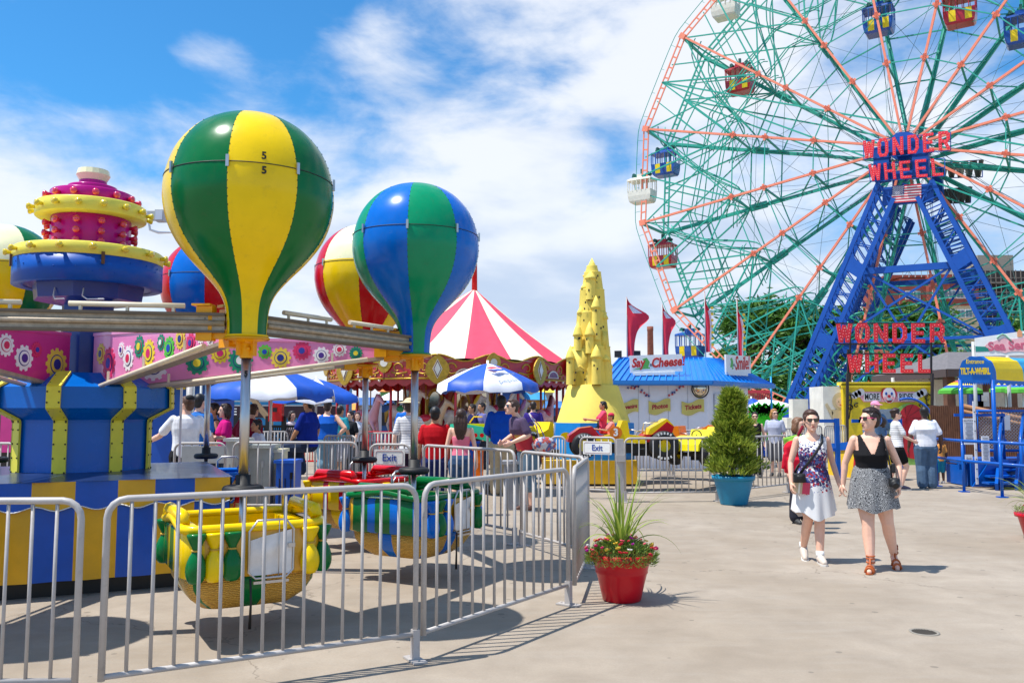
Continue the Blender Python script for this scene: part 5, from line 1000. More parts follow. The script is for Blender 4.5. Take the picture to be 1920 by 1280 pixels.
# ---------------------------------------------------------------- people
SKIN = {'fair': mat('skin_fair', 'EAB89E', rough=.5, var=.07, scale=20), 'tan': mat('skin_tan', 'C08A66', rough=.5, var=.07, scale=20), 'brown': mat('skin_brown', '5A3A2A', rough=.5, var=.07, scale=20)}
def hairmat(c): return mat('hair_'+c, '#'+c, rough=.45, var=.35, scale=30, bump=.6, bscale=60)
def person(px, yfeet, rot, label, h=None, ytop=None, skin='fair', hair=('short', '2A1D16'), top=('tee', 'FFFFFF'), bottom=('pants', '3A4A60'), shoe='3A3A3A', J=None, fat=1.0, fem=False, lean=0.0, turn=0.0, vox=.0105, glasses=None, Y=None, z0=0, detail=False, grp='visitors', nolegs=False, tilt=0.0):
    if Y is None: Y = gnd(px, yfeet).y
    loc = V((gx(px, Y), Y, z0))
    if h is None: h = zy(ytop, Y)-z0
    t = thing('person', label, 'person', loc, rot); K = h/1.0; SK = SKIN[skin]
    D = dict(shL=V((.103*(.92 if fem else 1), 0, .80)), elL=V((.135*fat, .015, .635)), wrL=V((.145*fat, -.035, .495)), hipL=V((.052, 0, .49)), knL=V((.055, -.012, .275)), anL=V((.055, .012, .045)), ftL=V((.01, -1, 0)))
    for k in list(D): D[k[:-1]+'R'] = V((-D[k].x, D[k].y, D[k].z))
    if J:
        for k, v in J.items(): D[k] = V(v)
    def bend(p):   # forward lean of everything above the hips
        if p.z > .5: return V((p.x+tilt*(p.z-.5), p.y-lean*(p.z-.5)-lean*.6*(p.z-.5)**2, p.z-abs(lean)*.18*(p.z-.5)))
        return p
    for k in ('shL', 'shR'): D[k] = bend(D[k])
    if not J or 'elL' not in J: D['elL'] = bend(D['elL']) if lean < .5 else D['elL']
    if not J or 'elR' not in J: D['elR'] = bend(D['elR']) if lean < .5 else D['elR']
    def el(rx, ry, z, cy=0, n=20): return [bend(V((rx*abs(cos(a))**.85*(1 if cos(a) >= 0 else -1), cy+ry*abs(sin(a))**.9*(1 if sin(a) >= 0 else -1), z))) for a in [2*pi*i/n for i in range(n)]]
    if fem: TR = [(.455, .07, .05, .006), (.48, .092, .064, .008), (.53, .097, .066, .006), (.57, .083, .056, 0), (.61, .07, .05, -.002), (.66, .074, .055, -.006), (.705, .084, .068, -.012), (.74, .084, .064, -.009), (.78, .092, .052, 0), (.812, .088, .042, .004), (.83, .045, .034, .006), (.85, .029, .029, .006), (.885, .027, .028, -.002)]
    else: TR = [(.455, .075, .055, .004), (.49, .09, .064, .004), (.54, .088, .063, 0), (.60, .084, .06, -.002), (.66, .09, .064, -.004), (.72, .1, .07, -.006), (.77, .106, .062, 0), (.808, .1, .048, .004), (.83, .055, .036, .006), (.85, .035, .034, .004), (.885, .032, .033, -.004)]
    def fz(z): return 1+(fat-1)*(1.15 if z < .74 else .55) if z < .83 else 1
    def torso(q, off=0, z0_=0, z1_=2, off2=None): 
        r = [(z, a*fz(z)+off, b*(1+(fz(z)-1)*1.4)+off, c-(fat-1)*.03*(z < .7)) for z, a, b, c in TR if z0_ <= z <= z1_]; q.loft([el(a, b, z, c) for z, a, b, c in r])
    def chain(q, pts, rs, n=10): 
        P_ = []; R_ = []
        for i in range(len(pts)-1):
            for k in range(4): u = k/4; P_.append(V(pts[i]).lerp(V(pts[i+1]), u)); R_.append(rs[i]+(rs[i+1]-rs[i])*u)
        P_.append(V(pts[-1])); R_.append(rs[-1]); q.tube(P_, R_, n); q.ball(P_[0], rs[0], 8, 6); q.ball(P_[-1], rs[-1], 8, 6)
    lf = 1+(fat-1)*.8
    def leg(q, s, off=0, end=1.0, r0=None):
        H_, Kn, A = D['hip'+s], D['kn'+s], D['an'+s]; c1 = Kn.lerp(A, .3)+V((0, .008, 0)); rs = [(.058+off)*lf, (.05+off)*lf, .034*lf+off, .0345*lf+off, .022+off*.8]; pts = [H_, H_.lerp(Kn, .4), Kn, c1, A]
        if end < 1:
            cum = [0]; 
            for a, b in zip(pts, pts[1:]): cum.append(cum[-1]+(b-a).length)
            Ln = cum[-1]*end; P_, R_ = [], []
            for i in range(len(pts)):
                if cum[i] <= Ln: P_.append(pts[i]); R_.append(rs[i])
                else: u = (Ln-cum[i-1])/(cum[i]-cum[i-1]); P_.append(pts[i-1].lerp(pts[i], u)); R_.append(rs[i-1]+(rs[i]-rs[i-1])*u); break
            if off > .012: R_ = [max(r, .046*lf+off*.6) for r in R_]
            pts, rs = P_, R_
        chain(q, pts, rs)
    af = 1+(fat-1)*.6
    def arm(q, s, off=0, end=1.0):
        S, E_, W_ = D['sh'+s], D['el'+s], D['wr'+s]; r = (.031 if not fem else .026)*af; pts = [S, S.lerp(E_, .5), E_, E_.lerp(W_, .3), W_]; rs = [r+off, r*.9+off, r*.74+off, r*.76+off, .0155+off*.8]
        if end <= .5: u = end*2; P2 = S.lerp(E_, u); pts = [S, S.lerp(P2, .5), P2]; rs = [r+off*.4, r*.97+off*.8, r*.93+off*1.15]
        elif end < 1: P2 = E_.lerp(W_, (end-.5)*2); pts = [S, S.lerp(E_, .5), E_, P2]; rs = [r+off, r*.9+off, r*.8+off, r*.7+off]
        chain(q, pts, rs)
    hc = bend(V((0, -.006-lean*.0, .93))); Rh = Matrix.Rotation(turn, 3, 'Z') @ Matrix.Rotation(-lean*.5, 3, 'X')
    def HP(x, y, z): return hc+Rh @ V((x, y, z))
    b = MB(); torso(b)
    for s in 'LR':
        arm(b, s)
        if not nolegs: leg(b, s)
        # hand: palm, four unequal curled fingers, thumb from the side of the palm
        E_, W_ = D['el'+s], D['wr'+s]; d = (W_-E_).normalized(); sg = 1 if s == 'L' else -1
        n_ = V((-sg, 0, 0)); n_ = (n_-d*n_.dot(d)).normalized(); th = d.cross(n_)*(1 if s == 'L' else -1)
        if th.y > 0: th = -th
        k0 = len(b.v); b.loft([[W_+d*u+th*(w*cos(a))+n_*(tk*sin(a)) for a in [2*pi*i/8 for i in range(8)]] for u, w, tk in ((-.004, .013, .011), (.015, .021, .012), (.035, .023, .011), (.05, .021, .009))])
        for i, (o_, ln) in enumerate(((.0165, .9), (.0055, 1.0), (-.0055, .95), (-.016, .75))):
            p0 = W_+d*.046+th*o_; a1 = d*cos(.35)+n_*sin(.35); a2 = d*cos(.9)+n_*sin(.9); a3 = d*cos(1.4)+n_*sin(1.4)
            b.tube([p0, p0+a1*.02*ln, p0+a1*.02*ln+a2*.015*ln, p0+a1*.02*ln+a2*.015*ln+a3*.011*ln], [.0056, .0053, .0049, .0042], 6)
        p0 = W_+d*.014+th*.016; b.tube([p0, p0+(d*.55+th*.7+n_*.3).normalized()*.018, p0+(d*.75+th*.45+n_*.55).normalized()*.034, p0+(d*.9+th*.2+n_*.6).normalized()*.044], [.008, .0068, .006, .0045], 6)
        if not nolegs:
            A = D['an'+s]; f = D['ft'+s].normalized(); b.tube([A+V((0, 0, -.0)), A-f*.012+V((0, 0, -.022)), A+f*.035+V((0, 0, -.022)), A+f*.085+V((0, 0, -.030)), A+f*.105+V((0, 0, -.034))], [.021, .022, .022, .017, .010], 8)
    # head: skull, jaw, nose, brow, ears
    b.ball(HP(0, .008, .012), (.046, .056, .052), 16, 12, R=Rh); 
    b.loft([[HP(x*w, y0+y*dp, z) for x, y in [(cos(a), sin(a)) for a in [2*pi*i/16 for i in range(16)]]] for z, w, dp, y0 in ((-.070, .012, .012, -.030), (-.064, .022, .024, -.022), (-.05, .032, .036, -.012), (-.03, .040, .046, -.004), (-.005, .0435, .052, 0), (.02, .044, .053, .002), (.04, .038, .046, .006))])
    b.tube([HP(0, -.046, .006), HP(0, -.057, -.010), HP(0, -.062, -.022), HP(0, -.050, -.027)], [.006, .0075, .0095, .008], 6); b.ball(HP(.007, -.052, -.023), .006, 5, 4); b.ball(HP(-.007, -.052, -.023), .006, 5, 4)
    b.tube([HP(-.026, -.043, .012), HP(0, -.0505, .012), HP(.026, -.043, .012)], .0055, 6); b.ball(HP(0, -.047, -.044), (.014, .007, .008), 8, 6, R=Rh); b.ball(HP(0, -.043, -.064), (.012, .01, .009), 8, 6, R=Rh)
    for s_ in (-1, 1): b.ball(HP(s_*.047, .006, -.006), (.0055, .011, .017), 8, 6, R=Rh)
    M = Matrix.Diagonal((K, K, K, 1)); b.xf(M); blob('body', b, SK, t, vox if not detail else .0062, 2 if not detail else 3)
    def put(nm, q, m, v=None, sm=2, blobby=True):
        q.xf(M); return blob(nm, q, m, t, v or vox, sm) if blobby else q.build(nm, m, t)
    # face
    if detail or ytop is None or True:
        q = MB(); q.ball(HP(0, -.0515, -.040), (.0125, .0042, .0028), 8, 4, R=Rh); q.ball(HP(0, -.0515, -.0455), (.0105, .0045, .003), 8, 4, R=Rh); put('lips', q, mat('lips', 'A8544C', rough=.5), blobby=False)
        if not glasses:
            for s_ in (-1, 1):
                q = MB(); q.ball(HP(s_*.018, -.0445, .0), (.0075, .005, .0042), 8, 6, R=Rh); e = put('eye', q, mat('eye_white', 'E0DCD6', rough=.2), blobby=False); q = MB(); q.ball(HP(s_*.018, -.0485, .0), (.0034, .002, .0036), 6, 4, R=Rh); q.xf(M); q.build('iris', mat('iris_dark', '2A1A12', rough=.2), e)
            q = MB(); [q.tube([HP(s_*.009, -.051, .0115), HP(s_*.019, -.0505, .0145), HP(s_*.028, -.044, .0115)], [.0018, .0024, .0012], 5) for s_ in (-1, 1)]; put('eyebrows', q, hairmat(hair[1]), blobby=False)
        else:
            q = MB()
            for s_ in (-1, 1): q.loft([[HP(s_*.019+x*.0175*k, -.052-.004*k2+abs(s_*.019+x*.0175)*.18, .001+z*.0125*k) for x, z in ((-1, .7), (-.6, 1), (.7, 1), (1, .6), (.85, -.6), (.4, -1), (-.5, -1), (-.9, -.5))] for k, k2 in ((1, 0), (.96, .6))], sm=False)
            g = put('sunglasses', q, mat('dark_lens', '0E0C0C', rough=.08, coat=1), blobby=False)
            q = MB(); [q.tube([HP(s_*.038, -.046, .005), HP(s_*.048, -.02, .006), HP(s_*.049, .012, .004)], .0026, 5) for s_ in (-1, 1)]; q.tube([HP(-.008, -.0535, .006), HP(.008, -.0535, .006)], .0028, 5); q.xf(M); q.build('glasses_frame', mat('frame_'+glasses, '#'+glasses, rough=.3), g)
    # hair
    hs, hcol = hair[0], hair[1]; HM = hairmat(hcol)
    if hs != 'bald':
        q = MB(); sc = 1.0 if hs != 'cap' else .96
        q.ball(HP(0, .014, .020), (.0505*sc, .0575*sc, .0545*sc), 18, 12, R=Rh); q.ball(HP(0, -.006, .050), (.039*sc, .038, .021), 14, 8, R=Rh); q.ball(HP(0, .034, -.015), (.045, .03, .045), 14, 8, R=Rh)
        for s_ in (-1, 1): q.ball(HP(s_*.043, -.006, .014), (.009, .018, .024), 8, 6, R=Rh)
        if hs == 'long':
            for s_ in (-1, -.33, .33, 1): q.tube([HP(s_*.034, .035, .0), HP(s_*.042, .05, -.06), HP(s_*.035, .055, -.13), HP(s_*.022, .056, -.2), HP(s_*.012, .055, -.235)], [.026, .027, .026, .018, .006], 8)
        if hs == 'bob':
            for s_ in (-1, 1): q.tube([HP(s_*.040, .0, .02), HP(s_*.048, .004, -.03), HP(s_*.045, .006, -.075)], [.016, .019, .012], 8); q.tube([HP(s_*.03, .03, 0), HP(s_*.034, .036, -.05), HP(s_*.03, .034, -.085)], [.025, .027, .016], 8)
        if hs == 'bun': q.ball(HP(.0, .088, -.018), (.034, .030, .032), 10, 8, R=Rh); q.tube([HP(0, .05, .01), HP(0, .085, -.01), HP(.005, .10, -.055)], [.03, .024, .01], 8)
        if hs == 'curly': [q.ball(HP(.052*cos(a)*sin(p_), .012+.055*sin(a)*sin(p_), .018+.052*cos(p_)), .014, 6, 5) for a, p_ in [(i*2.4, .35+1.3*((i*.618) % 1)) for i in range(46)] if not (sin(a)*sin(p_) < -.45 and cos(p_) < .5)]
        if hs == 'tied': q.tube([HP(0, .06, .0), HP(0, .07, -.04), HP(.0, .06, -.08)], [.016, .018, .006], 8)
        put('hair', q, HM, v=vox*.8 if not detail else .006)
        if detail:
            q = MB(); rs = random.Random(len(label))
            for k in range(420):
                a = rs.uniform(-1.95, 1.95); e = rs.uniform(.36, 1.3); d0 = V((sin(a)*cos(e), -cos(a)*cos(e), sin(e))); a2 = a*.3+rs.gauss(0, .12); d1 = V((sin(a2)*.9, cos(a2), -.45+rs.gauss(0, .15))).normalized(); s_ = 1.005+.025*rs.random()**2; pts = []
                for i in range(9): u = i/8; d_ = (d0*(1-u)+d1*u+V((.25*sin(a)*sin(pi*u), 0, .25*sin(pi*u)))).normalized(); w_ = s_+(.02*rs.random() if k % 19 == 0 else 0); pts.append(HP(.0505*d_.x*w_, .014+.0575*d_.y*w_, .020+.0545*d_.z*w_))
                q.tube(pts, .0012, 3)
            put('hair_strands', q, mat('strand_'+hcol, '#'+hcol, rough=.35, var=.5, scale=60), blobby=False)
    if hs == 'cap' or len(hair) > 2:
        cc = '#'+hair[2]; kind = hair[3] if len(hair) > 3 else 'cap'; q = MB()
        if kind == 'cap': q.ball(HP(0, .008, .034), (.053, .062, .044), 16, 10, R=Rh); q.loft([[HP(x, y, z) for x, y, z in r] for r in ([(-.04, -.035, .032), (.04, -.035, .032), (.04, -.035, .037), (-.04, -.035, .037)], [(-.034, -.098, .022), (.034, -.098, .022), (.034, -.098, .027), (-.034, -.098, .027)])])
        elif kind == 'kippah': q.ball(HP(0, .034, .050), (.044, .036, .03), 16, 10, R=Rh)
        else: q.ball(HP(0, .006, .045), (.052, .058, .04), 16, 10, R=Rh); q.lathe([(0, 0), (.105, -.006), (.11, 0), (.05, .012), (0, .014)], 24, HP(0, .006, .038))
        put('hat', q, mat('hat_'+hair[2], cc, rough=.8), v=vox*.7)
    # clothes
    kind, col = top[0], top[1]; tm = col if not isinstance(col, str) else cloth('cloth_'+col, '#'+col)
    sl = {'tee': .36, 'polo': .44, 'tank': 0, 'sleeveless': 0, 'long': .97, 'vneck': 0, 'dress': 0, 'cami': 0, 'threeq': .62}[kind]; q = MB(); o_ = .009 if kind != 'cami' else .005
    zlo = top[2] if len(top) > 2 else .47
    r = [(z, a*fz(z)+o_+(.004 if z < .62 else 0), b_*(1+(fz(z)-1)*1.4)+o_+(.004 if z < .62 else 0), c-(fat-1)*.03*(z < .7)) for z, a, b_, c in TR if zlo <= z <= (.815 if kind in ('tee', 'polo', 'long', 'threeq') else .815)]
    if r[0][0] > zlo+.005: r = [(zlo,)+r[0][1:]]+r
    if kind in ('tee', 'polo', 'long', 'threeq'): r += [(.832, .05, .04, .004), (.842, .042, .040, .004)]
    if kind in ('tank', 'dress', 'vneck'): r += [(.834, .052, .042, .005)]
    if kind == 'cami': r = [x for x in r if x[0] < .755]
    q.loft([el(a, b_, z, c) for z, a, b_, c in r])
    if sl:
        for s in 'LR': arm(q, s, .009 if kind != 'long' else .008, sl); q.ball(D['sh'+s]+V((0, 0, -.006)), .034*af if not fem else .029*af, 10, 8)
    topo = put('shirt' if kind not in ('dress', 'vneck') else ('dress' if kind == 'dress' else 'bodice'), q, tm, v=vox*.9 if not detail else .007)
    if kind in ('vneck', 'dress', 'tank'):   # cut the neckline
        bm = bmesh.new(); bm.from_mesh(topo.data); dead = []
        for f in bm.faces:
            p = f.calc_center_median()/K
            if kind == 'vneck':
                if p.y < .02 and p.z > .715 and abs(p.x) < .010+(p.z-.715)*.44: dead.append(f)
                elif p.z > .79 and abs(p.x) < .048: dead.append(f)
                elif abs(p.x) > .078 and p.z > .735: dead.append(f)
            else:
                if p.y < .03 and (p.x/.052)**2+((p.z-.845)/.055)**2 < 1: dead.append(f)
                elif p.z > .812 and abs(p.x) < .045: dead.append(f)
                elif abs(p.x) > .088*(1+(fat-1)*.5) and p.z > .75: dead.append(f)
        bmesh.ops.delete(bm, geom=dead, context='FACES'); bm.to_mesh(topo.data); bm.free()
    if kind == 'cami':
        q = MB(); [q.tube([bend(V((s_*.045, -.058, .745))), bend(V((s_*.055, -.03, .815))), bend(V((s_*.052, .03, .815))), bend(V((s_*.04, .062, .745)))], .004, 6) for s_ in (-1, 1)]; put('straps', q, tm, blobby=False)
    if kind == 'polo': q = MB(); q.tube([bend(V((.04*cos(a), .004+.038*sin(a), .845))) for a in [2*pi*i/16 for i in range(16)]], .010, 6, closed=True); put('collar', q, tm, blobby=False)
    kb = bottom[0]; bm_ = bottom[1] if not isinstance(bottom[1], str) else cloth('cloth_'+bottom[1], '#'+bottom[1]) if kb not in ('jeans', 'jorts') else mat('denim_'+bottom[1], '#'+bottom[1], rough=.85, var=.3, scale=7, bump=.4, bscale=30)
    if kb in ('pants', 'jeans', 'shorts', 'jorts') and not nolegs:
        q = MB(); e = .97 if kb in ('pants', 'jeans') else (bottom[2] if len(bottom) > 2 else .5)
        q.loft([el(a*fz(z)+.010, b_*(1+(fz(z)-1)*1.4)+.010, z, c-(fat-1)*.03) for z, a, b_, c in TR if z < .58])
        for s in 'LR': leg(q, s, .013 if fem else .018, e)
        put('trousers' if e > .9 else 'shorts', q, bm_, v=vox*.9)
    if kb in ('skirt', 'flare'):
        zt, zb, r0, r1, ph_ = bottom[2:7]; q = MB(); n = 72; rings = []; m_ = 16
        for i in range(m_+1):
            u = i/m_; z = zt+(zb-zt)*u; rg = []
            for j in range(n):
                a = 2*pi*j/n; rr = (r0+(r1-r0)*u**.62)*(1+.055*u*sin(a*7+ph_)+.03*u*sin(a*12+1.3*ph_)); zz = z+u*(.012*sin(a*2+ph_)+.010*sin(a*5))
                if kb == 'flare': zz -= u*.045*max(0, -sin(a))*0; zz += u*(.035*abs(cos(a))**2-.02)
                rg.append(V((rr*cos(a)*1.0, rr*sin(a)*(.80 if kb == 'skirt' else .78)+.002, zz)))
            rings.append(rg)
        q.loft(rings, caps=False); inner = [[p*V((.985, .985, 1)) if 0 else V((p.x*.985, p.y*.985, p.z)) for p in r] for r in rings]; q.loft(inner, caps=False); put('skirt', q, bm_, blobby=False)
    if not nolegs:
        for s in 'LR':
            A, f = D['an'+s], D['ft'+s].normalized(); q = MB(); sn = V((-f.y, f.x, 0)).normalized(); pitch = f.z
            def sole(z, th, wd=1.0, m=0): 
                P_ = [A+f*(x)+sn*(y*wd)+V((0, 0, z)) for x, y in ((-.036, 0), (-.03, .014), (0, .018), (.04, .019), (.075, .024), (.105, .017), (.118, 0), (.105, -.019), (.075, -.023), (.04, -.018), (0, -.018), (-.03, -.014))]; q.loft([P_, [p+V((0, 0, th)) for p in P_]], m=m, sm=False)
            if shoe == 'sandal':
                sole(-.045, .006); so = put('sandal', q, mat('sandal_leather', 'B4561C', rough=.5), blobby=False); q = MB()
                for x, z in ((.085, -.012), (.055, -.004)): q.tube([A+f*x+sn*.024*cos(a)+V((0, 0, -.038+(z+.038+.004)*sin(a))) for a in [pi*i/8 for i in range(9)]], .0075, 6)
                for z in (.012, .035, .05): q.tube([A+V((0, 0, z))+(f*cos(a)+sn*sin(a))*.0235 for a in [2*pi*i/12 for i in range(12)]], .0045, 6, closed=True)
                q.tube([A+f*.024+V((0, 0, .04)), A+f*.03+V((0, 0, .0)), A+f*.06+V((0, 0, -.006))], .006, 6); q.xf(M); q.build('sandal_straps', mat('sandal_leather', 'B4561C'), so)
            else:
                sole(-.047, .010, 1.06); q2 = MB(); q2.tube([A-f*.02+V((0, 0, -.018)), A+f*.01+V((0, 0, -.012)), A+f*.045+V((0, 0, -.020)), A+f*.085+V((0, 0, -.028)), A+f*.108+V((0, 0, -.031))], [.024, .028, .026, .022, .012], 8); 
                so = put('shoe', q2, mat('shoe_'+shoe, '#'+shoe, rough=.6), v=vox*.8); q.xf(M); q.build('sole', mat('sole_white' if shoe != '3A3A3A' else 'sole_grey', 'D8D4CE' if shoe != '3A3A3A' else '55504C'), so)
    t['k'] = K
    return t, D, K, HP, M
def extra(t, nm, q, m, K, v=None):
    q.xf(Matrix.Diagonal((K, K, K, 1))); return blob(nm, q, m, t, v, 2) if v else q.build(nm, m, t)
# patterned cloth
def pattern(key, kind):
    m = bpy.data.materials.new(key); m.use_nodes = True; nt = m.node_tree; N = nt.nodes; L = nt.links; b = N['Principled BSDF']; tc = N.new('ShaderNodeTexCoord'); b.inputs['Roughness'].default_value = .85
    def noi(sc, det=4, loc=0): mp = N.new('ShaderNodeMapping'); mp.inputs['Location'].default_value = (loc, loc, loc); L.new(tc.outputs['Object'], mp.inputs[0]); n = N.new('ShaderNodeTexNoise'); n.inputs['Scale'].default_value = sc; n.inputs['Detail'].default_value = det; L.new(mp.outputs[0], n.inputs['Vector']); return n.outputs[0]
    def mr(x, a, bb, c=0, d=1): q = N.new('ShaderNodeMapRange'); L.new(x, q.inputs[0]); q.inputs[1].default_value = a; q.inputs[2].default_value = bb; q.inputs[3].default_value = c; q.inputs[4].default_value = d; return q.outputs[0]
    def mix(f, a, c):
        q = N.new('ShaderNodeMix'); q.data_type = 'RGBA'; L.new(f, q.inputs[0])
        for s_, x in ((6, a), (7, c)):
            if isinstance(x, tuple): q.inputs[s_].default_value = x
            else: L.new(x, q.inputs[s_])
        return q.outputs[2]
    def mul(a, c, op='MULTIPLY'): q = N.new('ShaderNodeMath'); q.operation = op; L.new(a, q.inputs[0]); (L.new(c, q.inputs[1]) if not isinstance(c, (int, float)) else setattr(q.inputs[1], 'default_value', c)); return q.outputs[0]
    sp = N.new('ShaderNodeSeparateXYZ'); L.new(tc.outputs['Object'], sp.inputs[0])
    if kind == 'floral':
        # flowers gather round the waist, thin out towards chest and hem
        band = mul(mr(sp.outputs[2], .66, .95), mr(sp.outputs[2], 1.36, 1.1)); c = (.80, .79, .78, 1)
        for sc, loc, thr, col in ((26, 1, .30, (.045, .035, .13, 1)), (20, 5, .27, (.45, .02, .035, 1)), (34, 9, .26, (.10, .14, .38, 1)), (42, 3, .24, (.05, .03, .12, 1))):
            vo = N.new('ShaderNodeTexVoronoi'); vo.inputs['Scale'].default_value = sc; mp = N.new('ShaderNodeMapping'); mp.inputs['Location'].default_value = (loc, loc*.7, 0); L.new(tc.outputs['Object'], mp.inputs[0]); L.new(mp.outputs[0], vo.inputs['Vector'])
            s_ = N.new('ShaderNodeSeparateColor'); L.new(vo.outputs['Color'], s_.inputs[0]); th_ = mul(mul(band, noi(6, 2, loc)), 1.05); g = mul(vo.outputs['Distance'], mul(th_, 1.15), 'LESS_THAN'); g = mul(g, mul(s_.outputs[0], .72, 'LESS_THAN')); c = mix(g, c, col)
    elif kind == 'skirt':
        w = N.new('ShaderNodeTexVoronoi'); w.inputs['Scale'].default_value = 30; L.new(tc.outputs['Object'], w.inputs['Vector']); m1 = N.new('ShaderNodeMath'); m1.operation = 'PINGPONG'; L.new(w.outputs['Distance'], m1.inputs[0]); m1.inputs[1].default_value = .14; c = mix(mr(m1.outputs[0], .04, .10), (.03, .03, .035, 1), (.42, .42, .42, 1)); c = mix(mr(noi(70, 2), .45, .6, 0, .5), c, (.10, .10, .11, 1))
    elif kind == 'stripe':
        w = N.new('ShaderNodeMath'); w.operation = 'FRACT'; L.new(mul(sp.outputs[2], 22.0), w.inputs[0]); c = mix(mr(w.outputs[0], .78, .82), (.78, .77, .77, 1), (.28, .28, .32, 1))
    elif kind == 'check': 
        c = mix(mr(noi(9, 2), .45, .5), (.10, .12, .3, 1), (.55, .53, .55, 1)); c = mix(mr(noi(14, 2, 4), .55, .58), c, (.5, .08, .06, 1))
    elif kind == 'slogan': c = mix(mr(noi(5, 3, 2), .48, .5), (.10, .065, .13, 1), (.55, .03, .04, 1)); c = mix(mul(mr(sp.outputs[2], 1.2, 1.25), 1.0), mix(mr(noi(8, 2), .58, .6), (.55, .03, .05, 1), (.75, .42, .05, 1)), (.095, .06, .125, 1))
    L.new(c, b.inputs['Base Color']); return m
FLO, SKI, STR, CHK, SLO = [pattern(k+'_cloth', k) for k in ('floral', 'skirt', 'stripe', 'check', 'slogan')]
# --- the two women in front
t, D, K, HP, M = person(1524, 1053, -.12, 'woman walking towards us in white floral dress, dark sunglasses and white shoes', ytop=768, fem=True, fat=1.0, hair=('tied', '4E3022'), top=('dress', FLO, .56), bottom=('flare', FLO, .615, .315, .088, .140, .6), shoe='CDBEB0', turn=.0, glasses='151214', detail=True, tilt=.0,
    J=dict(elL=(.138, .03, .645), wrL=(.165, -.02, .51), elR=(-.140, .0, .65), wrR=(-.150, -.06, .52), hipL=(.045, 0, .49), knL=(.030, -.03, .275), anL=(.020, -.06, .047), ftL=(.05, -1, 0), hipR=(-.045, 0, .49), knR=(-.035, .0, .285), anR=(-.045, .13, .075), ftR=(-.1, -1, -.35)))
q = MB(); q.tube([(.068, .0, .838), (.05, -.078, .79), (.0, -.108, .72), (-.05, -.100, .65), (-.10, -.085, .58)], .009, 6, sq=.3); q.tube([(.075, .0, .825), (.03, .066, .74), (-.08, .07, .62), (-.12, 0, .57)], .009, 6, sq=.3); extra(t, 'bag_strap', q, BLK, K)
q = MB(); q.box((-.105, -.09, .555), (.075, .05, .06)); q.box((-.105, -.12, .555), (.03, .02, .03)); extra(t, 'camera_bag', q, BLK, K, .01)
for s, nm in (('L', 'sock'), ('R', 'sock')): q = MB(); A = D['an'+s]; q.tube([A+V((0, 0, -.01)), A+V((0, .002, .035))], .0265, 10); extra(t, nm, q, WHT, K)
q = MB(); q.box((0, 0, 0), (.17, .03, .12), m=0); q.box((.045, 0, 0), (.081, .032, .122), m=1); q.box((-.03, 0, 0), (.02, .032, .122), m=2); o = q.build('clutch_bag', [mat('bag_beige', 'C8B08C', rough=.8), mat('bag_pink', 'D8445E', rough=.7), mat('bag_cream', 'E6DCC8')], None); o.location = t.location+V((-.165, -.12, .80)); o.rotation_euler = (0, .12, 0); tag(o, 'small clutch bag in beige and pink held by the woman in the floral dress', 'bag')
t, D, K, HP, M = person(1634, 1067, -.25, 'woman walking in black V-neck top, grey patterned skirt and tan sandals, looking left', ytop=764, fem=True, fat=1.12, hair=('bun', '2C1A16'), top=('vneck', '1C1B1E', .60), bottom=('skirt', SKI, .64, .375, .094, .152, 1.7), shoe='sandal', turn=-1.05, glasses='D8387E', detail=True,
    J=dict(elL=(.165, .02, .64), wrL=(.150, -.05, .515), elR=(-.150, .02, .65), wrR=(-.165, .02, .52), hipR=(-.045, 0, .49), knR=(-.035, -.05, .275), anR=(-.035, -.10, .047), ftR=(-.25, -1, 0), hipL=(.05, 0, .49), knL=(.085, .0, .285), anL=(.13, .09, .085), ftL=(.05, -1, -.55)))
q = MB(); q.tube([(.070, .03, .83), (.075, -.05, .80), (.085, -.085, .72), (.10, -.09, .62), (.105, -.085, .56)], .011, 6, sq=.35); extra(t, 'camera_strap', q, BLK, K)
q = MB(); q.box((.115, -.10, .545), (.06, .05, .055)); q.tube([(.115, -.12, .54), (.115, -.15, .525)], .022, 10); q.tube([(.112, -.10, .60), (.112, -.10, .66)], .014, 8); extra(t, 'camera_bag', q, BLK, K, .01)
q = MB(); q.tube([HP(.0+.028*cos(a), .064, -.008+.028*sin(a)) for a in [2*pi*i/14 for i in range(14)]], .006, 6, closed=True); extra(t, 'hair_tie', q, mat('tie_blue', '5C8AD8'), K)
q = MB(); q.tube([D['wrL']+V((.017*cos(a), .017*sin(a), .004)) for a in [2*pi*i/14 for i in range(14)]], .003, 5, closed=True); extra(t, 'bracelet', q, CHROME, K)
# --- visitors on the right
person(1738, 915, pi-.15, 'large man seen from behind in white polo shirt and baggy jeans', ytop=762, fat=1.3, skin='brown', hair=('short', '15100E'), top=('tee', 'E8E8EE', .50), bottom=('jeans', '4A6480'), shoe='6A2A34')
person(1684, 918, 1.45, 'woman walking right in striped tee and black shorts with curly dark hair', ytop=765, fem=True, hair=('curly', '33201A'), top=('tee', STR, .52), bottom=('shorts', '121214', .3), shoe='2C2A44', glasses='1A1A1A', J=dict(elR=(-.125, -.06, .65), wrR=(-.09, -.17, .60), knL=(.05, .02, .28), anL=(.05, .10, .07), knR=(-.05, -.09, .29), anR=(-.05, -.02, .05)))
person(1646, 900, .3, 'older man in pink cap and denim shirt behind the black top woman', ytop=752, fat=1.15, hair=('cap', '9A9088', 'E890B0'), top=('long', '5F7C98'), bottom=('pants', '3A3C48'), J=dict(elL=(.13, -.06, .66), wrL=(.03, -.10, .74)))
person(1764, 906, pi, 'child with pink backpack beside the big man in white', ytop=818, skin='brown', hair=('short', '1A1210'), top=('tee', 'E89A4A'), bottom=('shorts', '2A8CA0', .5), shoe='D8D8D8')
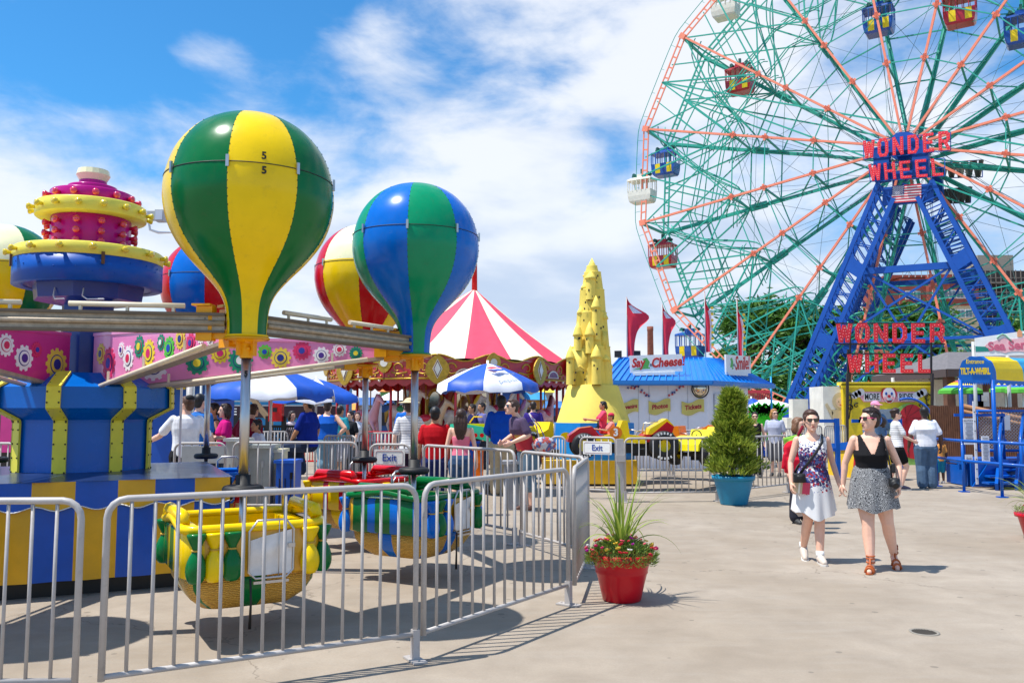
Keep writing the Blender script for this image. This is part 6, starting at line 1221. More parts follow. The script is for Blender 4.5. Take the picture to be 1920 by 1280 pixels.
person(1500, 930, .2, 'woman with light brown hair mostly hidden behind the floral dress woman', ytop=782, fem=True, Y=12.5, hair=('bob', '7A5438'), top=('tee', '20264A'), bottom=('pants', '30303A'), turn=.5)
t = thing('backpack', 'red backpack hanging behind the woman in the floral dress', 'backpack', (gx(1481, 11.5), 11.5, 1.0)); q = MB(); q.box((.05, 0, -.03), (.22, .14, .36)); q.ball((.05, 0, .1), (.13, .09, .13), 12, 8); q.box((.04, -.09, -.1), (.18, .08, .18)); q.tube([(-.07, -.05, .05), (-.1, -.05, -.15)], .03, 8); blob('sack', q, cloth('pack_red', 'C81430', bump=.8), t, .016, 6); q = MB(); q.tube([(.05, -.1, .2), (.1, -.12, .32), (.16, -.1, .42)], .02, 6); q.build('strap', cloth('pack_strap', '7A1428'), t)
t = thing('backpack', 'lime green backpack resting above the red one', 'backpack', (gx(1484, 11.9), 11.9, 1.20)); q = MB(); q.box((.04, 0, .0), (.24, .12, .15), R=Matrix.Rotation(-.25, 3, 'Y')); q.box((.04, -.07, -.02), (.16, .06, .09)); blob('sack', q, cloth('pack_green', '7CB040'), t, .014, 5); q = MB(); q.box((.05, -.075, -.05), (.09, .02, .03)); q.build('pocket', BLK, t)
person(1455, 862, -.5, 'blond man in pale grey shirt looking right by the white fence', ytop=766, hair=('bob', 'B07A3C'), top=('tee', 'B4B8CC', .48), bottom=('shorts', '5A5A60'), glasses='1A1A1A', turn=.7, Y=21.5)
person(1418, 862, -.2, 'woman in black tank top and sunglasses behind the potted cypress', ytop=772, fem=True, hair=('tied', '241510'), top=('tank', '151416', .5), bottom=('pants', '2A2A30'), glasses='101010', Y=21)
# --- visitors beside the ride
person(940, 928, pi-.1, 'man seen from behind in bright blue long-sleeved shirt and khaki trousers', ytop=741, fat=1.12, skin='brown', hair=('short', '0E0C0C'), top=('threeq', '0A4CB8', .50), bottom=('pants', 'B8A684'), shoe='2A2A30', J=dict(elR=(-.165, .0, .65), wrR=(-.15, -.06, .53), elL=(.155, -.03, .64), wrL=(.11, -.12, .56)))
t, D, K, HP, M = person(990, 957, -1.15, 'man in purple and red tee with sunglasses and patterned shoulder bag', ytop=743, fat=1.05, hair=('short', '4A3226'), top=('tee', SLO, .52), bottom=('jorts', '5A7488', .62), shoe='5A3A2E', glasses='1A1414', lean=.28, J=dict(elL=(.14, -.06, .66), wrL=(.10, -.2, .60), elR=(-.13, -.08, .66), wrR=(-.06, -.22, .60)))
q = MB(); q.tube([(.09, -.03, .85), (.13, .02, .74), (.15, .04, .62)], .012, 6, sq=.4); q.tube([(.09, -.03, .85), (.05, .09, .74), (.11, .12, .62)], .012, 6, sq=.4); q2 = MB(); q2.ball((.16, .08, .58), (.055, .12, .07), 14, 8); extra(t, 'bag_strap', q, CHK, K)
o = extra(t, 'shoulder_bag', q2, CHK, K, .014)
person(815, 925, pi+.05, 'man seen from behind in red tee and navy trousers', ytop=762, Y=13.6, fat=1.08, skin='tan', hair=('short', '120E0E'), top=('tee', 'C0101E', .50), bottom=('pants', '1E2A60'), shoe='C06048')
person(864, 918, pi-.05, 'woman seen from behind with long wavy brown hair and pink camisole', ytop=766, Y=13.4, fem=True, hair=('long', '3A2218'), top=('cami', 'E87890', .51), bottom=('jorts', '2C5078', .22), shoe='8A8A90')
person(766, 900, pi+.1, 'visitor in white striped top and straw hat behind the chrome pole', ytop=748, Y=15.2, fem=True, hair=('short', '3A2A20', 'D8C49A', 'straw'), top=('tee', STR, .48), bottom=('pants', '2A1C34'), J=dict(elR=(-.14, -.10, .70), wrR=(-.19, -.16, .64)))
person(612, 902, pi, 'heavy man seen from behind in blue tank top and light denim shorts, hands on hips', ytop=752, fat=1.3, hair=('cap', '2A1A14', '2A2422'), top=('tank', '1460C8', .52), bottom=('jorts', '6E96AC', .68), shoe='C8BDB4', J=dict(elL=(.235, .05, .66), wrL=(.125, .02, .555), elR=(-.235, .05, .66), wrR=(-.125, .02, .555)))
person(636, 892, pi-.5, 'man in teal shirt and white shorts beside the blue tank top man', ytop=760, fat=1.1, skin='tan', hair=('short', '1E1614'), top=('tee', '2A92A0', .5), bottom=('shorts', 'D8D4DC', .55), shoe='2A2A2A')
person(576, 870, -1.9, 'person in dark blue shirt and jeans sitting sideways under the lower parasol', ytop=744, fat=1.25, Y=17.8, skin='tan', hair=('short', '121010'), top=('tee', '122E96', .46), bottom=('jeans', '1E3050'), J=dict(knL=(.07, -.22, .46), anL=(.07, -.22, .2), knR=(-.07, -.2, .45), anR=(-.07, -.12, .2), elL=(.14, -.06, .62), wrL=(.08, -.16, .52)))
person(346, 905, pi+.45, 'man in white shirt and black skullcap leaning on the barrier panel', ytop=742, Y=13.6, fat=1.1, hair=('short', '5A3A26', '101014', 'kippah'), top=('tee', 'F0F0F4', .48), bottom=('pants', '16161C'), turn=.7, J=dict(elR=(-.19, .04, .62), wrR=(-.17, -.03, .50), elL=(.20, -.10, .66), wrL=(.30, -.20, .60)))
person(370, 890, pi-.3, 'dark-haired man in blue shirt just behind the white shirt man', ytop=738, Y=14.6, hair=('short', '0E0C10'), top=('tee', '2A6CB8', .48), bottom=('pants', '20304A'))
person(397, 890, -.9, 'woman in black top between the two ride poles', ytop=755, Y=15.5, fem=True, skin='tan', hair=('tied', '2A1A14'), top=('tank', '16181E', .5), bottom=('jeans', '3A4A5A'))
person(419, 890, -1.1, 'woman in magenta tee with shoulder-length brown hair', ytop=756, Y=15.0, fem=True, fat=1.05, hair=('bob', '2E1A14'), top=('tee', 'C8107A', .5), bottom=('jeans', '4A5A70'), J=dict(elL=(.13, -.03, .66), wrL=(.05, -.16, .66), elR=(-.13, -.05, .66), wrR=(-.05, -.17, .67)))
person(455, 890, pi-.3, 'man in maroon tee behind the nearest chrome pole', ytop=752, Y=16.0, fat=1.2, hair=('short', '4A3020'), top=('tee', '8A1A34', .5), bottom=('pants', 'A89C84'), lean=.3)
person(488, 890, -.9, 'small boy in white tee looking down', ytop=785, Y=15.5, skin='tan', hair=('short', '1A1412'), top=('tee', 'D4DAE8', .48), bottom=('shorts', '2A3040'), lean=.12)
for k, (px, yt, Y, rot, lab, sk, tp, hr, fm) in enumerate(((885, 757, 24, -1.2, 'young man in dark navy shirt under the parasol by the carousel', 'tan', '1A1E50', '20160F', 0), (903, 754, 24, -1.0, 'young man in lilac grey tee beside the parasol pole', 'tan', '6A6AA0', '1A1210', 0), (760, 751, 23, pi, 'man in blue shirt beyond the straw hat visitor', 'fair', '1A6AC8', '140F0E', 0), (1000, 752, 24, pi, 'visitor in violet shirt behind the patterned bag man', 'fair', '3A2A80', '2A1C16', 0), (950, 762, 24, .6, 'visitor in pink top in front of the carousel', 'fair', 'D86A90', '2A1A14', 1), (655, 770, 22, -.6, 'man in dark shirt by the carousel rail left of the chrome pole', 'fair', '22242A', '2A1C16', 0), (668, 772, 23, .4, 'person in white by the carousel left of the cream horse', 'fair', 'E4E4EC', '5A3022', 1), (545, 770, 21, .9, 'visitor in white and crimson sitting beyond the parasol pole', 'fair', 'D8C8D0', '2A1A14', 1))):
    person(px, 850, rot, lab, ytop=yt, Y=Y, skin=sk, fem=bool(fm), hair=('short' if not fm else 'bob', hr), top=('tee', tp, .5), bottom=('pants', '2A2E3A'), vox=.013)
# ---------------------------------------------------------------- racing buggy ride
def buggy(px, ybody, Y, rot, c1, c2, num, label, sc=1.0, riders=False):
    z0 = zy(ybody, Y); t = thing('racing_buggy', label, 'kiddie car', (gx(px, Y), Y, z0), rot, 'cars of the buggy ride'); A_, B_ = gloss('buggy_'+c1, '#'+c1), gloss('buggy_'+c2, '#'+c2)
    def sidep(q, pts, w, m=0): q.prism([(x*sc, z*sc) for x, z in pts], Matrix(((1, 0, 0, 0), (0, 0, -1, w*sc/2), (0, 1, 0, 0), (0, 0, 0, 1))), w*sc, m)
    q = MB(); sidep(q, [(-.95, .05), (-.92, .18), (-.7, .33), (-.45, .36), (-.3, .18), (.55, .16), (.62, .2), (.95, .2), (1.05, .05)], .62); q.build('chassis_shell', A_, t)
    q = MB(); sidep(q, [(-.38, .14), (-.1, .20), (.08, .28), (.16, .48), (.26, .48), (.30, .2), (.62, .16), (.62, .02), (-.38, .06)], .66); q.build('cockpit', B_, t)
    q = MB(); sidep(q, [(.62, .1), (.72, .32), (1.06, .52), (1.2, .38), (1.0, .14)], .6, 0); q.build('tail_fairing', B_, t); q = MB(); sidep(q, [(.70, .16), (1.06, .46), (1.2, .36), (1.15, .2)], .62); q.build('tail_stripe', A_, t)
    for x, r in ((-.62, .25), (.98, .29)):
        for s_ in (-1, 1):
            q = MB(); y = s_*.36*sc; prof = [(.12, -.09), (.2, -.1), (r, -.075), (r+.01, 0), (r, .075), (.2, .1), (.12, .09)]; q.lathe([(a*sc, b*sc) for a, b in prof], 24); q.xf(Matrix.Translation((x*sc, y, -.02*sc)) @ Matrix.Rotation(pi/2, 4, 'X')); o = q.build('wheel', RUB, t)
            q = MB(); q.lathe([(0, -.04), (.1, -.05), (.135, -.09), (.135, .09), (.1, .05), (0, .04)], 18); q.xf(Matrix.Diagonal((sc, sc, sc, 1))); [q.ball((.07*sc*cos(a), .07*sc*sin(a), w*.052*sc), .012*sc, 5, 4) for a in (0, 1.26, 2.5, 3.8, 5) for w in (-1, 1)]; q.xf(Matrix.Translation((x*sc, y, -.02*sc)) @ Matrix.Rotation(pi/2, 4, 'X')); q.build('rim', gloss('rim_yellow', 'E8CC10'), o)
            if s_ < 0:
                q = MB()
                for a in [i*.26 for i in range(-2, 3)]+[pi+i*.26 for i in range(-2, 3)]: R = Matrix.Rotation(-a, 3, 'Y'); q.box(V((x*sc, y-.098*sc, -.02*sc))+R @ V((0, 0, (r-.04)*sc)), (.03*sc, .006, .045*sc), R=R)
                q.build('tyre_lettering', WHT, o)
    q = MB(); q.box((0, 0, -.04*sc), (1.3*sc, .4*sc, .08*sc)); q.box((.1*sc, 0, -.12*sc), (.8*sc, .3*sc, .12*sc)); q.tube([(-.62*sc, -.36*sc, -.02), (-.62*sc, .36*sc, -.02)], .03, 8); q.tube([(.98*sc, -.36*sc, -.02), (.98*sc, .36*sc, -.02)], .03, 8); q.build('underframe', BLK, t)
    q = MB(); q.tube([((-.30+.0*cos(a))*sc, .11*cos(a)*sc, (.37+.10*sin(a))*sc) for a in [2*pi*i/14 for i in range(14)]], .012, 6, closed=True); q.bar((-.42*sc, 0, .28*sc), (-.3*sc, 0, .37*sc), .02); q.build('steering_wheel', RUB, t)
    q = MB(); [q.tube([(.62*sc, s_*.2*sc, .16*sc), (.66*sc, s_*.2*sc, .42*sc), (.9*sc, s_*.2*sc, .46*sc)], .012, 6) for s_ in (-1, 1)]; q.tube([(.3*sc, -.25*sc, .3*sc), (.62*sc, -.25*sc, .26*sc)], .012, 6); q.build('roll_bar', CHROME, t)
    if num:
        Mx = Matrix.Translation((.02*sc, -.335*sc, .24*sc)) @ Matrix.Rotation(pi/2, 4, 'X'); q = MB(); q.prism(circ(.125*sc, 24), Mx, .006); o = q.build('number_roundel', gloss('roundel_'+num, 'E07818' if num != '5' else '128050'), t); text(num, .2*sc, Mx @ Matrix.Translation((0, 0, .008)), WHT, o, name='number', world=False, off=.008)
    return t
b = buggy(1150, 832, 17.6, .0, 'C01424', 'F2CE10', '3', 'red and yellow racing buggy with number 3 carrying two children', 1.0)
p = b.location
for k, (px, yt, lab, hr, tp, sk) in enumerate(((1128, 755, 'girl with tied dark hair driving the number 3 buggy', ('tied', '1A1210'), 'E84A6A', 'tan'), (1143, 777, 'child in crimson cap beside the driver of the number 3 buggy', ('cap', '3A2A20', 'C81E48'), 'E88A80', 'tan'))):
    Yb = p.y+(.12 if k == 0 else -.12); hgt = 1.25 if k == 0 else 1.1; person(px+4, 0, -1.5, lab, h=hgt, Y=Yb, z0=zy(yt, Yb)-hgt*.97, fem=True, skin=sk, hair=hr, top=('tee', tp, .47), nolegs=True, J=dict(elL=(.11, -.10, .68), wrL=(.05, -.27, .70), elR=(-.11, -.10, .68), wrR=(-.05, -.27, .70)))
buggy(1262, 832, 20.5, -.5, 'E86A14', 'F0821C', '5', 'orange racing buggy with number 5 behind the tail of the red one', .9)
buggy(1318, 846, 18.0, .95, 'E8D818', 'F0E040', '4', 'pale yellow racing buggy nose-on, partly behind the potted cypress', .95)
buggy(1010, 822, 21.0, .7, 'E8CC18', 'F2CE10', None, 'yellow buggy half hidden behind the patterned bag man', .85)
# loading platform
q = MB(); x0, x1 = gx(1020, 18.6), gx(1195, 18.6); q.box(((x0+x1)/2, 19.2, .30), (x1-x0, 1.2, .5)); tag(q.build('ride_platform', mat('platform_yellow', 'E4B41A', rough=.5, dirt=.25)), 'yellow box platform on black skids under the sandcastle ride', 'platform')
q = MB(); q.box(((x0+x1)/2, 19.2, .025), (x1-x0-.2, 1.0, .05)); q.box((gx(1120, 19), 19.3, .7), (3.6, .5, .14)); tag(q.build('platform_skid', BLK), 'black skid and drive beam beneath the number 3 buggy', 'machinery')
# teal and yellow rocket car on the left side of that ride
t = thing('kiddie_car', 'sea green car with red dots between the blue shirt man and pink camisole woman', 'kiddie car', (gx(880, 20), 20, zy(815, 20))); q = MB(); q.loft([[V((x, y*.3*k, z0_+z*.16*k)) for y, z in ((-1, -1), (1, -1), (1, 1), (-1, 1))] for x, k, z0_ in ((-.45, .3, .2), (-.2, .8, .15), (.5, 1, 0), (.85, .7, -.06))], sm=False); q.build('body', gloss('sea_green', '3CC8A0'), t); q = MB(); q.box((.2, 0, .2), (.7, .4, .12)); q.tube([(.0, 0, .28), (.1, 0, .42), (.3, 0, .42)], .015, 6); q.build('cockpit', YEL, t); q = MB(); [q.prism(circ(.05, 10), frame((.0+i*.15, -.31, .0), (1, 0, 0)), .02) for i in range(3)]; q.build('dots', RED, t)
for (px, py, Y, w, d, h, c, lab) in ((878, 870, 20, .5, .5, .9, '1248B0', 'blue control pedestal behind the pink camisole woman'), (897, 868, 19.6, .22, .3, .75, 'E8701A', 'orange pedestal beside the blue one')):
    z1 = h; q = MB(); q.box((0, 0, z1/2), (w, d, z1)); q.box((0, 0, z1), (w+.06, d+.06, .05)); q.box((0, -d/2-.01, z1*.7), (w*.6, .02, .16)); o = q.build('control_pedestal', gloss('pedestal_'+c, '#'+c)); o.location = (gx(px, Y), Y, 0); tag(o, lab, 'cabinet')
t = thing('mobility_cart', 'low grey and white cart wheel beside the pedestals', 'cart', (gx(893, 17), 17, 0)); q = MB(); q.box((0, 0, .2), (.6, .3, .1)); q.build('deck', GREY, t); q = MB(); q.tube([(-.2, -.15, .1), (-.2, .15, .1)], .1, 12); q.tube([(.2, -.15, .1), (.2, .15, .1)], .1, 12); q.build('wheels', RUB, t)
# grey ticket podium beside the two men, cabinets by the ride
def cabinet(px, ytop, Y, w, d, col, label, slots=0, name='cabinet'):
    h = zy(ytop, Y); t = thing(name, label, 'cabinet', (gx(px, Y), Y, 0)); m = mat('cab_'+col, '#'+col, rough=.45, dirt=.15); q = MB(); q.box((0, 0, h/2), (w, d, h)); q.build('housing', m, t); q = MB(); q.box((0, -.02, h+.02), (w+.05, d+.08, .05)); q.build('lid', m, t); q = MB(); [q.box((-w*.3+i*w*.3, -d/2-.01, h*.4), (.012, .015, h*.6)) for i in range(3)]; q.box((w*.32, -d/2-.015, h*.75), (.04, .02, .1)); q.build('door_seams', BLK if slots else GREY, t); return t
cabinet(477, 838, 13.9, .62, .5, 'A9AEA8', 'grey electrical cabinet left of the blue bin', 0); cabinet(521, 846, 14.1, .2, .4, 'E4DCB8', 'narrow cream cabinet between the grey cabinet and the blue bin'); cabinet(541, 866, 13.8, .3, .4, '0F58C0', 'small blue bin with ribs on the ground by the ride', 1, 'bin')
cabinet(447, 826, 13.7, .3, .4, 'BDBDB8', 'grey box on the fence corner below the magenta woman'); cabinet(963, 868, 14.3, .32, .3, '9EA0A4', 'grey metal post box between the two men talking')
# ---------------------------------------------------------------- potted plants
def cypress():
    px, yb = 1376, 945; p = gnd(px, yb); Y = p.y; S = Y/1600; t = thing('potted_cypress', 'bushy conical cypress in a ribbed turquoise blue pot', 'potted tree', (p.x, Y, 0)); Z = lambda y: zy(y, Y); q = MB(); pr = []
    h = Z(893)+.02; r0, r1 = 24*S, 36*S
    for i in range(22): u = i/21; pr.append((r0+(r1-r0)*u+(.004 if i % 2 else -.003), h*.86*u))
    pr += [(r1+.03, h*.86), (r1+.035, h), (r1+.01, h), (r1, h*.9), (0, h*.9)]; q.lathe([(0, 0)]+pr, 40); q.build('pot', mat('turquoise_pot', '1583A8', rough=.45, var=.1, dirt=.1), t)
    q = MB(); q.tube([(0, 0, h*.8), (0.02, 0, h+.6), (0, 0, Z(760))], [.045, .03, .01], 8); q.build('trunk', mat('bark2', '5A4530'), t)
    rnd = random.Random(9); q = MB(); zt = Z(736); zb = h+.0
    for k in range(2600):
        u = rnd.random()**.85; z = zb+(zt-zb)*u; R_ = (.39*(1-u)**.8*min(1, .75+u*2.2)+.055)*(1+.13*sin(u*23)); a = rnd.uniform(0, 2*pi); R_ *= 1+.20*sin(3*a+u*17)+.12*sin(7*a+u*31)
        r = R_*rnd.uniform(.45, 1.04); c = V((r*cos(a)+.05*u*0, r*sin(a), z)); d = V((cos(a)*.75, sin(a)*.75, .75+rnd.uniform(-.3, .4))).normalized()
        L_ = rnd.uniform(.07, .2)
        for m_ in range(5):   # a flat spray of scale leaves
            dd = (d+V((rnd.uniform(-.6, .6), rnd.uniform(-.6, .6), rnd.uniform(-.4, .5)))).normalized(); s_ = dd.cross(V((rnd.gauss(0, 1), rnd.gauss(0, 1), rnd.gauss(0, 1)))).normalized(); q.add([c, c+dd*L_*.5+s_*.012, c+dd*L_, c+dd*L_*.5-s_*.012], [(0, 1, 2, 3)])
    q.build('crown', leafmat('cypress_leaf', '587418', 'B0BC48'), t, fix=False)
cypress()
def flower_pot():
    p = gnd(1166, 1124); Y = p.y; S = Y/1600; t = thing('flower_planter', 'red planter with portulaca flowers and spiky grass beside the barrier corner', 'planter', (p.x, Y, 0)); h = zy(1036, Y)
    q = MB(); q.lathe([(0, 0), (.155, 0), (.165, .01), (.19, h*.3), (.218, h*.58), (.226, h*.60), (.224, h*.64), (.245, h*.84), (.272, h*.86), (.276, h), (.25, h*1.01), (.24, h*.9), (0, h*.88)], 48); q.build('pot', gloss('planter_red', 'C4081E', rough=.4, coat=.25, dirt=.08), t)
    q = MB(); q.lathe([(.245, h*.9), (0, h*.93)], 24); q.build('soil', mat('soil', '3A2A1C', rough=.9), t)
    rnd = random.Random(12); q = MB()
    for k in range(5200):
        a = rnd.uniform(0, 2*pi); r = .31*sqrt(rnd.random()); z = h*.98+.13*(1-(r/.33)**2)*rnd.uniform(.3, 1)+(-.09*rnd.random() if r > .24 else 0); c = V((r*cos(a), r*sin(a), z)); d = V((cos(a)*.5+rnd.gauss(0, .5), sin(a)*.5+rnd.gauss(0, .5), rnd.uniform(.1, 1))).normalized(); s_ = d.cross(V((rnd.gauss(0, 1), rnd.gauss(0, 1), .1))).normalized()*.0035; L_ = rnd.uniform(.02, .04); q.add([c-s_, c+s_, c+d*L_+s_*.3, c+d*L_-s_*.3], [(0, 1, 2, 3)])
    q.build('foliage', leafmat('portulaca', '3E6A24', '9AAE4A'), t, fix=False)
    cols = ['D8186A', 'C8102C', 'F2D24A', 'C818A8', 'F0EEE4', 'E85A70', 'F2C83A']
    for k in range(60):
        a = rnd.uniform(0, 2*pi); r = .32*sqrt(rnd.uniform(.1, 1)); z = h+.14*(1-(r/.34)**2)+rnd.uniform(.0, .02); c = cols[rnd.choice((0, 1, 2, 3, 5, 6, 0, 2, 1))] if k not in (3, 9) else cols[4]; q = MB(); R = rnd.uniform(.014, .026); tl = Matrix.Rotation(rnd.uniform(-.6, .6)-.5, 4, 'X') @ Matrix.Rotation(rnd.uniform(-.5, .5), 4, 'Y')
        for m_ in range(10): b_ = m_*2*pi/10+(m_ % 2)*.2; q.ball((R*.55*cos(b_), R*.55*sin(b_), .004*(m_ % 2)+.004), (R*.5, R*.36, .004), 6, 4, R=Matrix.Rotation(b_, 3, 'Z') @ Matrix.Rotation(-.35, 3, 'Y'))
        q.ball((0, 0, .008), R*.24, 6, 4, 1); o = q.build('flower', [mat('petal_'+c, '#'+c, rough=.6, scale=60), mat('stamen', 'E8C030')], t); o.matrix_local = Matrix.Translation((r*cos(a), r*sin(a), z)) @ tl
    grass(t, V((0, 0, h*.98)), 58, 5, .66, .28)
def grass(t, o, n, seed, Lm, up_):
    rnd = random.Random(seed); q = MB()
    for k in range(n):
        a = rnd.uniform(0, 2*pi); L_ = Lm*rnd.uniform(.55, 1.25); out = rnd.uniform(.2, 1.2)*(1 if k % 3 else 1.7); w = .009*rnd.uniform(.6, 1.1); pts = []; p = o+V((rnd.gauss(0, .02), rnd.gauss(0, .02), 0)); d = V((cos(a)*out*.45, sin(a)*out*.45, 1)).normalized(); n_ = 12
        for i in range(n_+1): pts.append(p.copy()); p = p+d*L_/n_; d = (d+V((cos(a), sin(a), 0))*.03*out+V((0, 0, -.115*out*(i/n_+.25)*1.5))).normalized()
        sd_ = V((-sin(a), cos(a), 0)); vs = []
        for i, P in enumerate(pts): u = i/n_; ww = w*(1-u**2.2)*(.6+.8*min(1, u*4)); vs += [P-sd_*ww, P+V((0, 0, -ww*.5)), P+sd_*ww]
        q.add(vs, [f for i in range(n_) for f in ((3*i, 3*i+1, 3*i+4, 3*i+3), (3*i+1, 3*i+2, 3*i+5, 3*i+4))], 0, True)
    q.build('spiky_grass', leafmat('grass_blade_%d' % seed, '6E8A2A', 'B0C25A'), t, fix=False)
flower_pot()
def right_pot():
    Y = 11.0; t = thing('flower_planter', 'planter with spiky grass cut off by the right edge', 'planter', (gx(1945, Y), Y, 0)); h = zy(962, Y); q = MB(); q.lathe([(0, 0), (.17, 0), (.24, h*.84), (.275, h*.86), (.28, h), (.25, h), (0, h*.9)], 40); q.build('pot', gloss('planter_red', 'C4081E'), t)
    rnd = random.Random(2); q = MB()
    for k in range(1200): a = rnd.uniform(0, 2*pi); r = .29*sqrt(rnd.random()); c = V((r*cos(a), r*sin(a), h+.08*rnd.random())); d = V((rnd.gauss(0, 1), rnd.gauss(0, 1), 1)).normalized()*.03; s_ = V((rnd.gauss(0, 1), rnd.gauss(0, 1), 0)).normalized()*.004; q.add([c-s_, c+s_, c+d], [(0, 1, 2)])
    q.build('foliage', leafmat('portulaca2', '3E6A24', '9AAE4A'), t, fix=False); grass(t, V((0, 0, h)), 60, 8, .62, .3)
    for k in range(16): a = rnd.uniform(0, 2*pi); r = .27*sqrt(rnd.random()); q = MB(); q.ball((0, 0, 0), (.02, .02, .01), 8, 5); o = q.build('flower', mat('petal_'+('C8102C' if k % 2 else 'F2C83A'), '#'+('C8102C' if k % 2 else 'F2C83A')), t); o.location = (r*cos(a), r*sin(a), h+.09)
right_pot()
# ---------------------------------------------------------------- MORE RIDES booth and its letters
def more_rides():
    Y = 26; S = Y/1600; x0, x1 = gx(1586, Y), gx(1752, Y); zt = zy(722, Y); ct = V(((x0+x1)/2, Y+1.4, 0)); t = thing('ticket_booth', 'yellow booth with a painted clown face and the words MORE RIDES', 'booth', ct); YB = mat('booth_yellow', 'F0D020', rough=.45, dirt=.1)
    q = MB(); q.box((ct.x, Y+.15, zt/2), (x1-x0, .3, zt)); q.build('wall', YB, t, world=True); q = MB(); q.box((ct.x, Y+.15, zt+.05), (x1-x0+.1, .4, .1)); q.box((ct.x, Y-.02, zt-.02), (x1-x0+.1, .06, .12)); q.build('cornice', YB, t, world=True)
    def fr(px, py, d=.0): return frame(at(px, py, Y-.01-d), (1, 0, 0))
    P = mat('mural_pink', 'F0A8B0', rough=.6); Wh = mat('mural_white', 'F2EAE6', rough=.6); Rd = mat('mural_red', 'C82430', rough=.6); Bk = mat('mural_black', '1A1614', rough=.6); Bl = mat('mural_blue', '2860C0', rough=.6); Gr = mat('mural_green', '88B858', rough=.6)
    q = MB(); q.prism([(-.78, -.15), (.78, -.15), (.9, .0), (.78, .16), (-.78, .16), (-.9, 0)], fr(1667, 744), .008); q.build('mural_ribbon', P, t, world=True)
    q = MB(); [q.prism([(s_*.6-.25, -.12), (s_*.6+.25, -.12), (s_*.6+.25, .12), (s_*.6-.25, .12)], fr(1667, 744, .01), .006) for s_ in (-.86, .86)]; [q.prism(circ(.11, 14, s_*.95+k*.1, .1+.05*k), fr(1667, 744, .004), .006) for s_ in (-1, 1) for k in (-1, 0, 1)]; q.build('mural_scrolls', Wh, t, world=True)
    text('MORE', .27, fr(1635, 744, .02), Bk, t, off=.003, sx=.62); text('RIDES', .27, fr(1699, 744, .02), Bk, t, off=.003, sx=.62)
    q = MB(); q.prism(circ(.24, 24, 0, .06, .95), fr(1667, 742, .02), .008, 0); q.prism(circ(.19, 24, 0, .02, 1.25), fr(1667, 742, .03), .008, 1)
    for s_ in (-1, 1): q.prism(circ(.035, 10, s_*.085, .07, 1.4), fr(1667, 742, .04), .006, 2); q.prism(circ(.016, 8, s_*.085, .06), fr(1667, 742, .048), .004, 3); q.prism(circ(.05, 12, s_*.12, -.07), fr(1667, 742, .04), .004, 4)
    q.prism(circ(.045, 14, 0, -.01), fr(1667, 742, .044), .02, 0); q.prism([(-.12, -.1), (-.06, -.14), (.06, -.14), (.12, -.1), (.05, -.2), (-.05, -.2)], fr(1667, 742, .04), .006, 0); q.prism([(-.08, -.135), (.08, -.135), (0, -.17)], fr(1667, 742, .048), .004, 3); q.build('clown_face', [Rd, Wh, Bl, Bk, P], t, world=True)
    for s_ in (-1, 1):
        q = MB(); c = 1667+s_*73
        for (dx, dy, r, a0, sg) in ((0, -4, .14, 0, 1), (0, 14, .1, 2, -1), (-s_*12, 10, .08, 1, 1)): q.tube([at(c+dx, 750+dy, Y-.03)+V((r*(1-i/18)*cos(a0+sg*i*.45), 0, r*(1-i/18)*sin(a0+sg*i*.45))) for i in range(15)], [.022-.001*i for i in range(15)], 5)
        q.tube([at(c, 735, Y-.03), at(c-s_*3, 750, Y-.03), at(c+s_*2, 785, Y-.03)], .018, 5); q.build('scroll_ornament', Bk, t, world=True)
    q = MB(); q.box((gx(1665, Y), Y-.04, zy(790, Y)), (.9, .08, .75)); q.build('service_window', mat('grey_window', '8A97A4', rough=.25), t, world=True)
    # painted parasol fan: red with green rim, blue starred rim above
    fc = frame(at(1706, 815, Y-.12), (1, 0, 0)); q = MB(); q.prism([(.62*cos(a), .95*sin(a)) for a in [radians(60+i*12) for i in range(24)]], fc, .01, 0); q.tube([fc @ V((-.05+.8*cos(a), .15+.95*sin(a), .05)) for a in [radians(20+i*8) for i in range(12)]], .04, 5, 3)
    q.prism([(.08+.5*cos(a), .10+.82*sin(a)) for a in [radians(i*15) for i in range(24)]], fc @ Matrix.Translation((0, 0, .01)), .01, 1); [q.prism([(.08+.5*cos(a), .1+.82*sin(a)), (.08+.5*cos(a+.06), .1+.82*sin(a+.06)), (-.1, .5)], fc @ Matrix.Translation((0, 0, .022)), .004, 2) for a in [radians(i*28) for i in range(12)]]; q.build('painted_fan', [Gr, Rd, mat('fan_rib', '8A1820'), Bl], t, world=True)
    # the two lower letter rows on a pipe frame above the booth
    s = thing('letter_sign', 'lower red bulb-lit WONDER WHEEL letters on a dark frame above the yellow booth', 'sign', (ct.x, Y+.3, zt))
    for word, xa, xb, yb, yt in (('WONDER', 1568, 1770, 643, 606), ('WHEEL', 1589, 1746, 699, 663)): letters(s, word, at(xa, yb, Y+.3), at(xb, yb, Y+.3), at(xa, yt, Y+.3), st=.2, nb=.14, w=.74)
    DK = mat('dark_pipe', '3A3436', rough=.6, metal=.3); q = MB()
    for y in (645, 606, 701, 663): q.bar(at(1566 if y < 650 else 1587, y, Y+.36), at(1772 if y < 650 else 1750, y, Y+.36), .04)
    for x in (1590, 1594, 1746): q.bar(at(x, 722, Y+.4), at(x, 610 if x != 1590 else 655, Y+.4), .05)
    for x in (1589, 1748): q.bar(V((gx(x, Y-.15), Y-.15, 0)), at(x, 700, Y-.15), .07)
    q.build('sign_frame', DK, s, world=True)
more_rides()
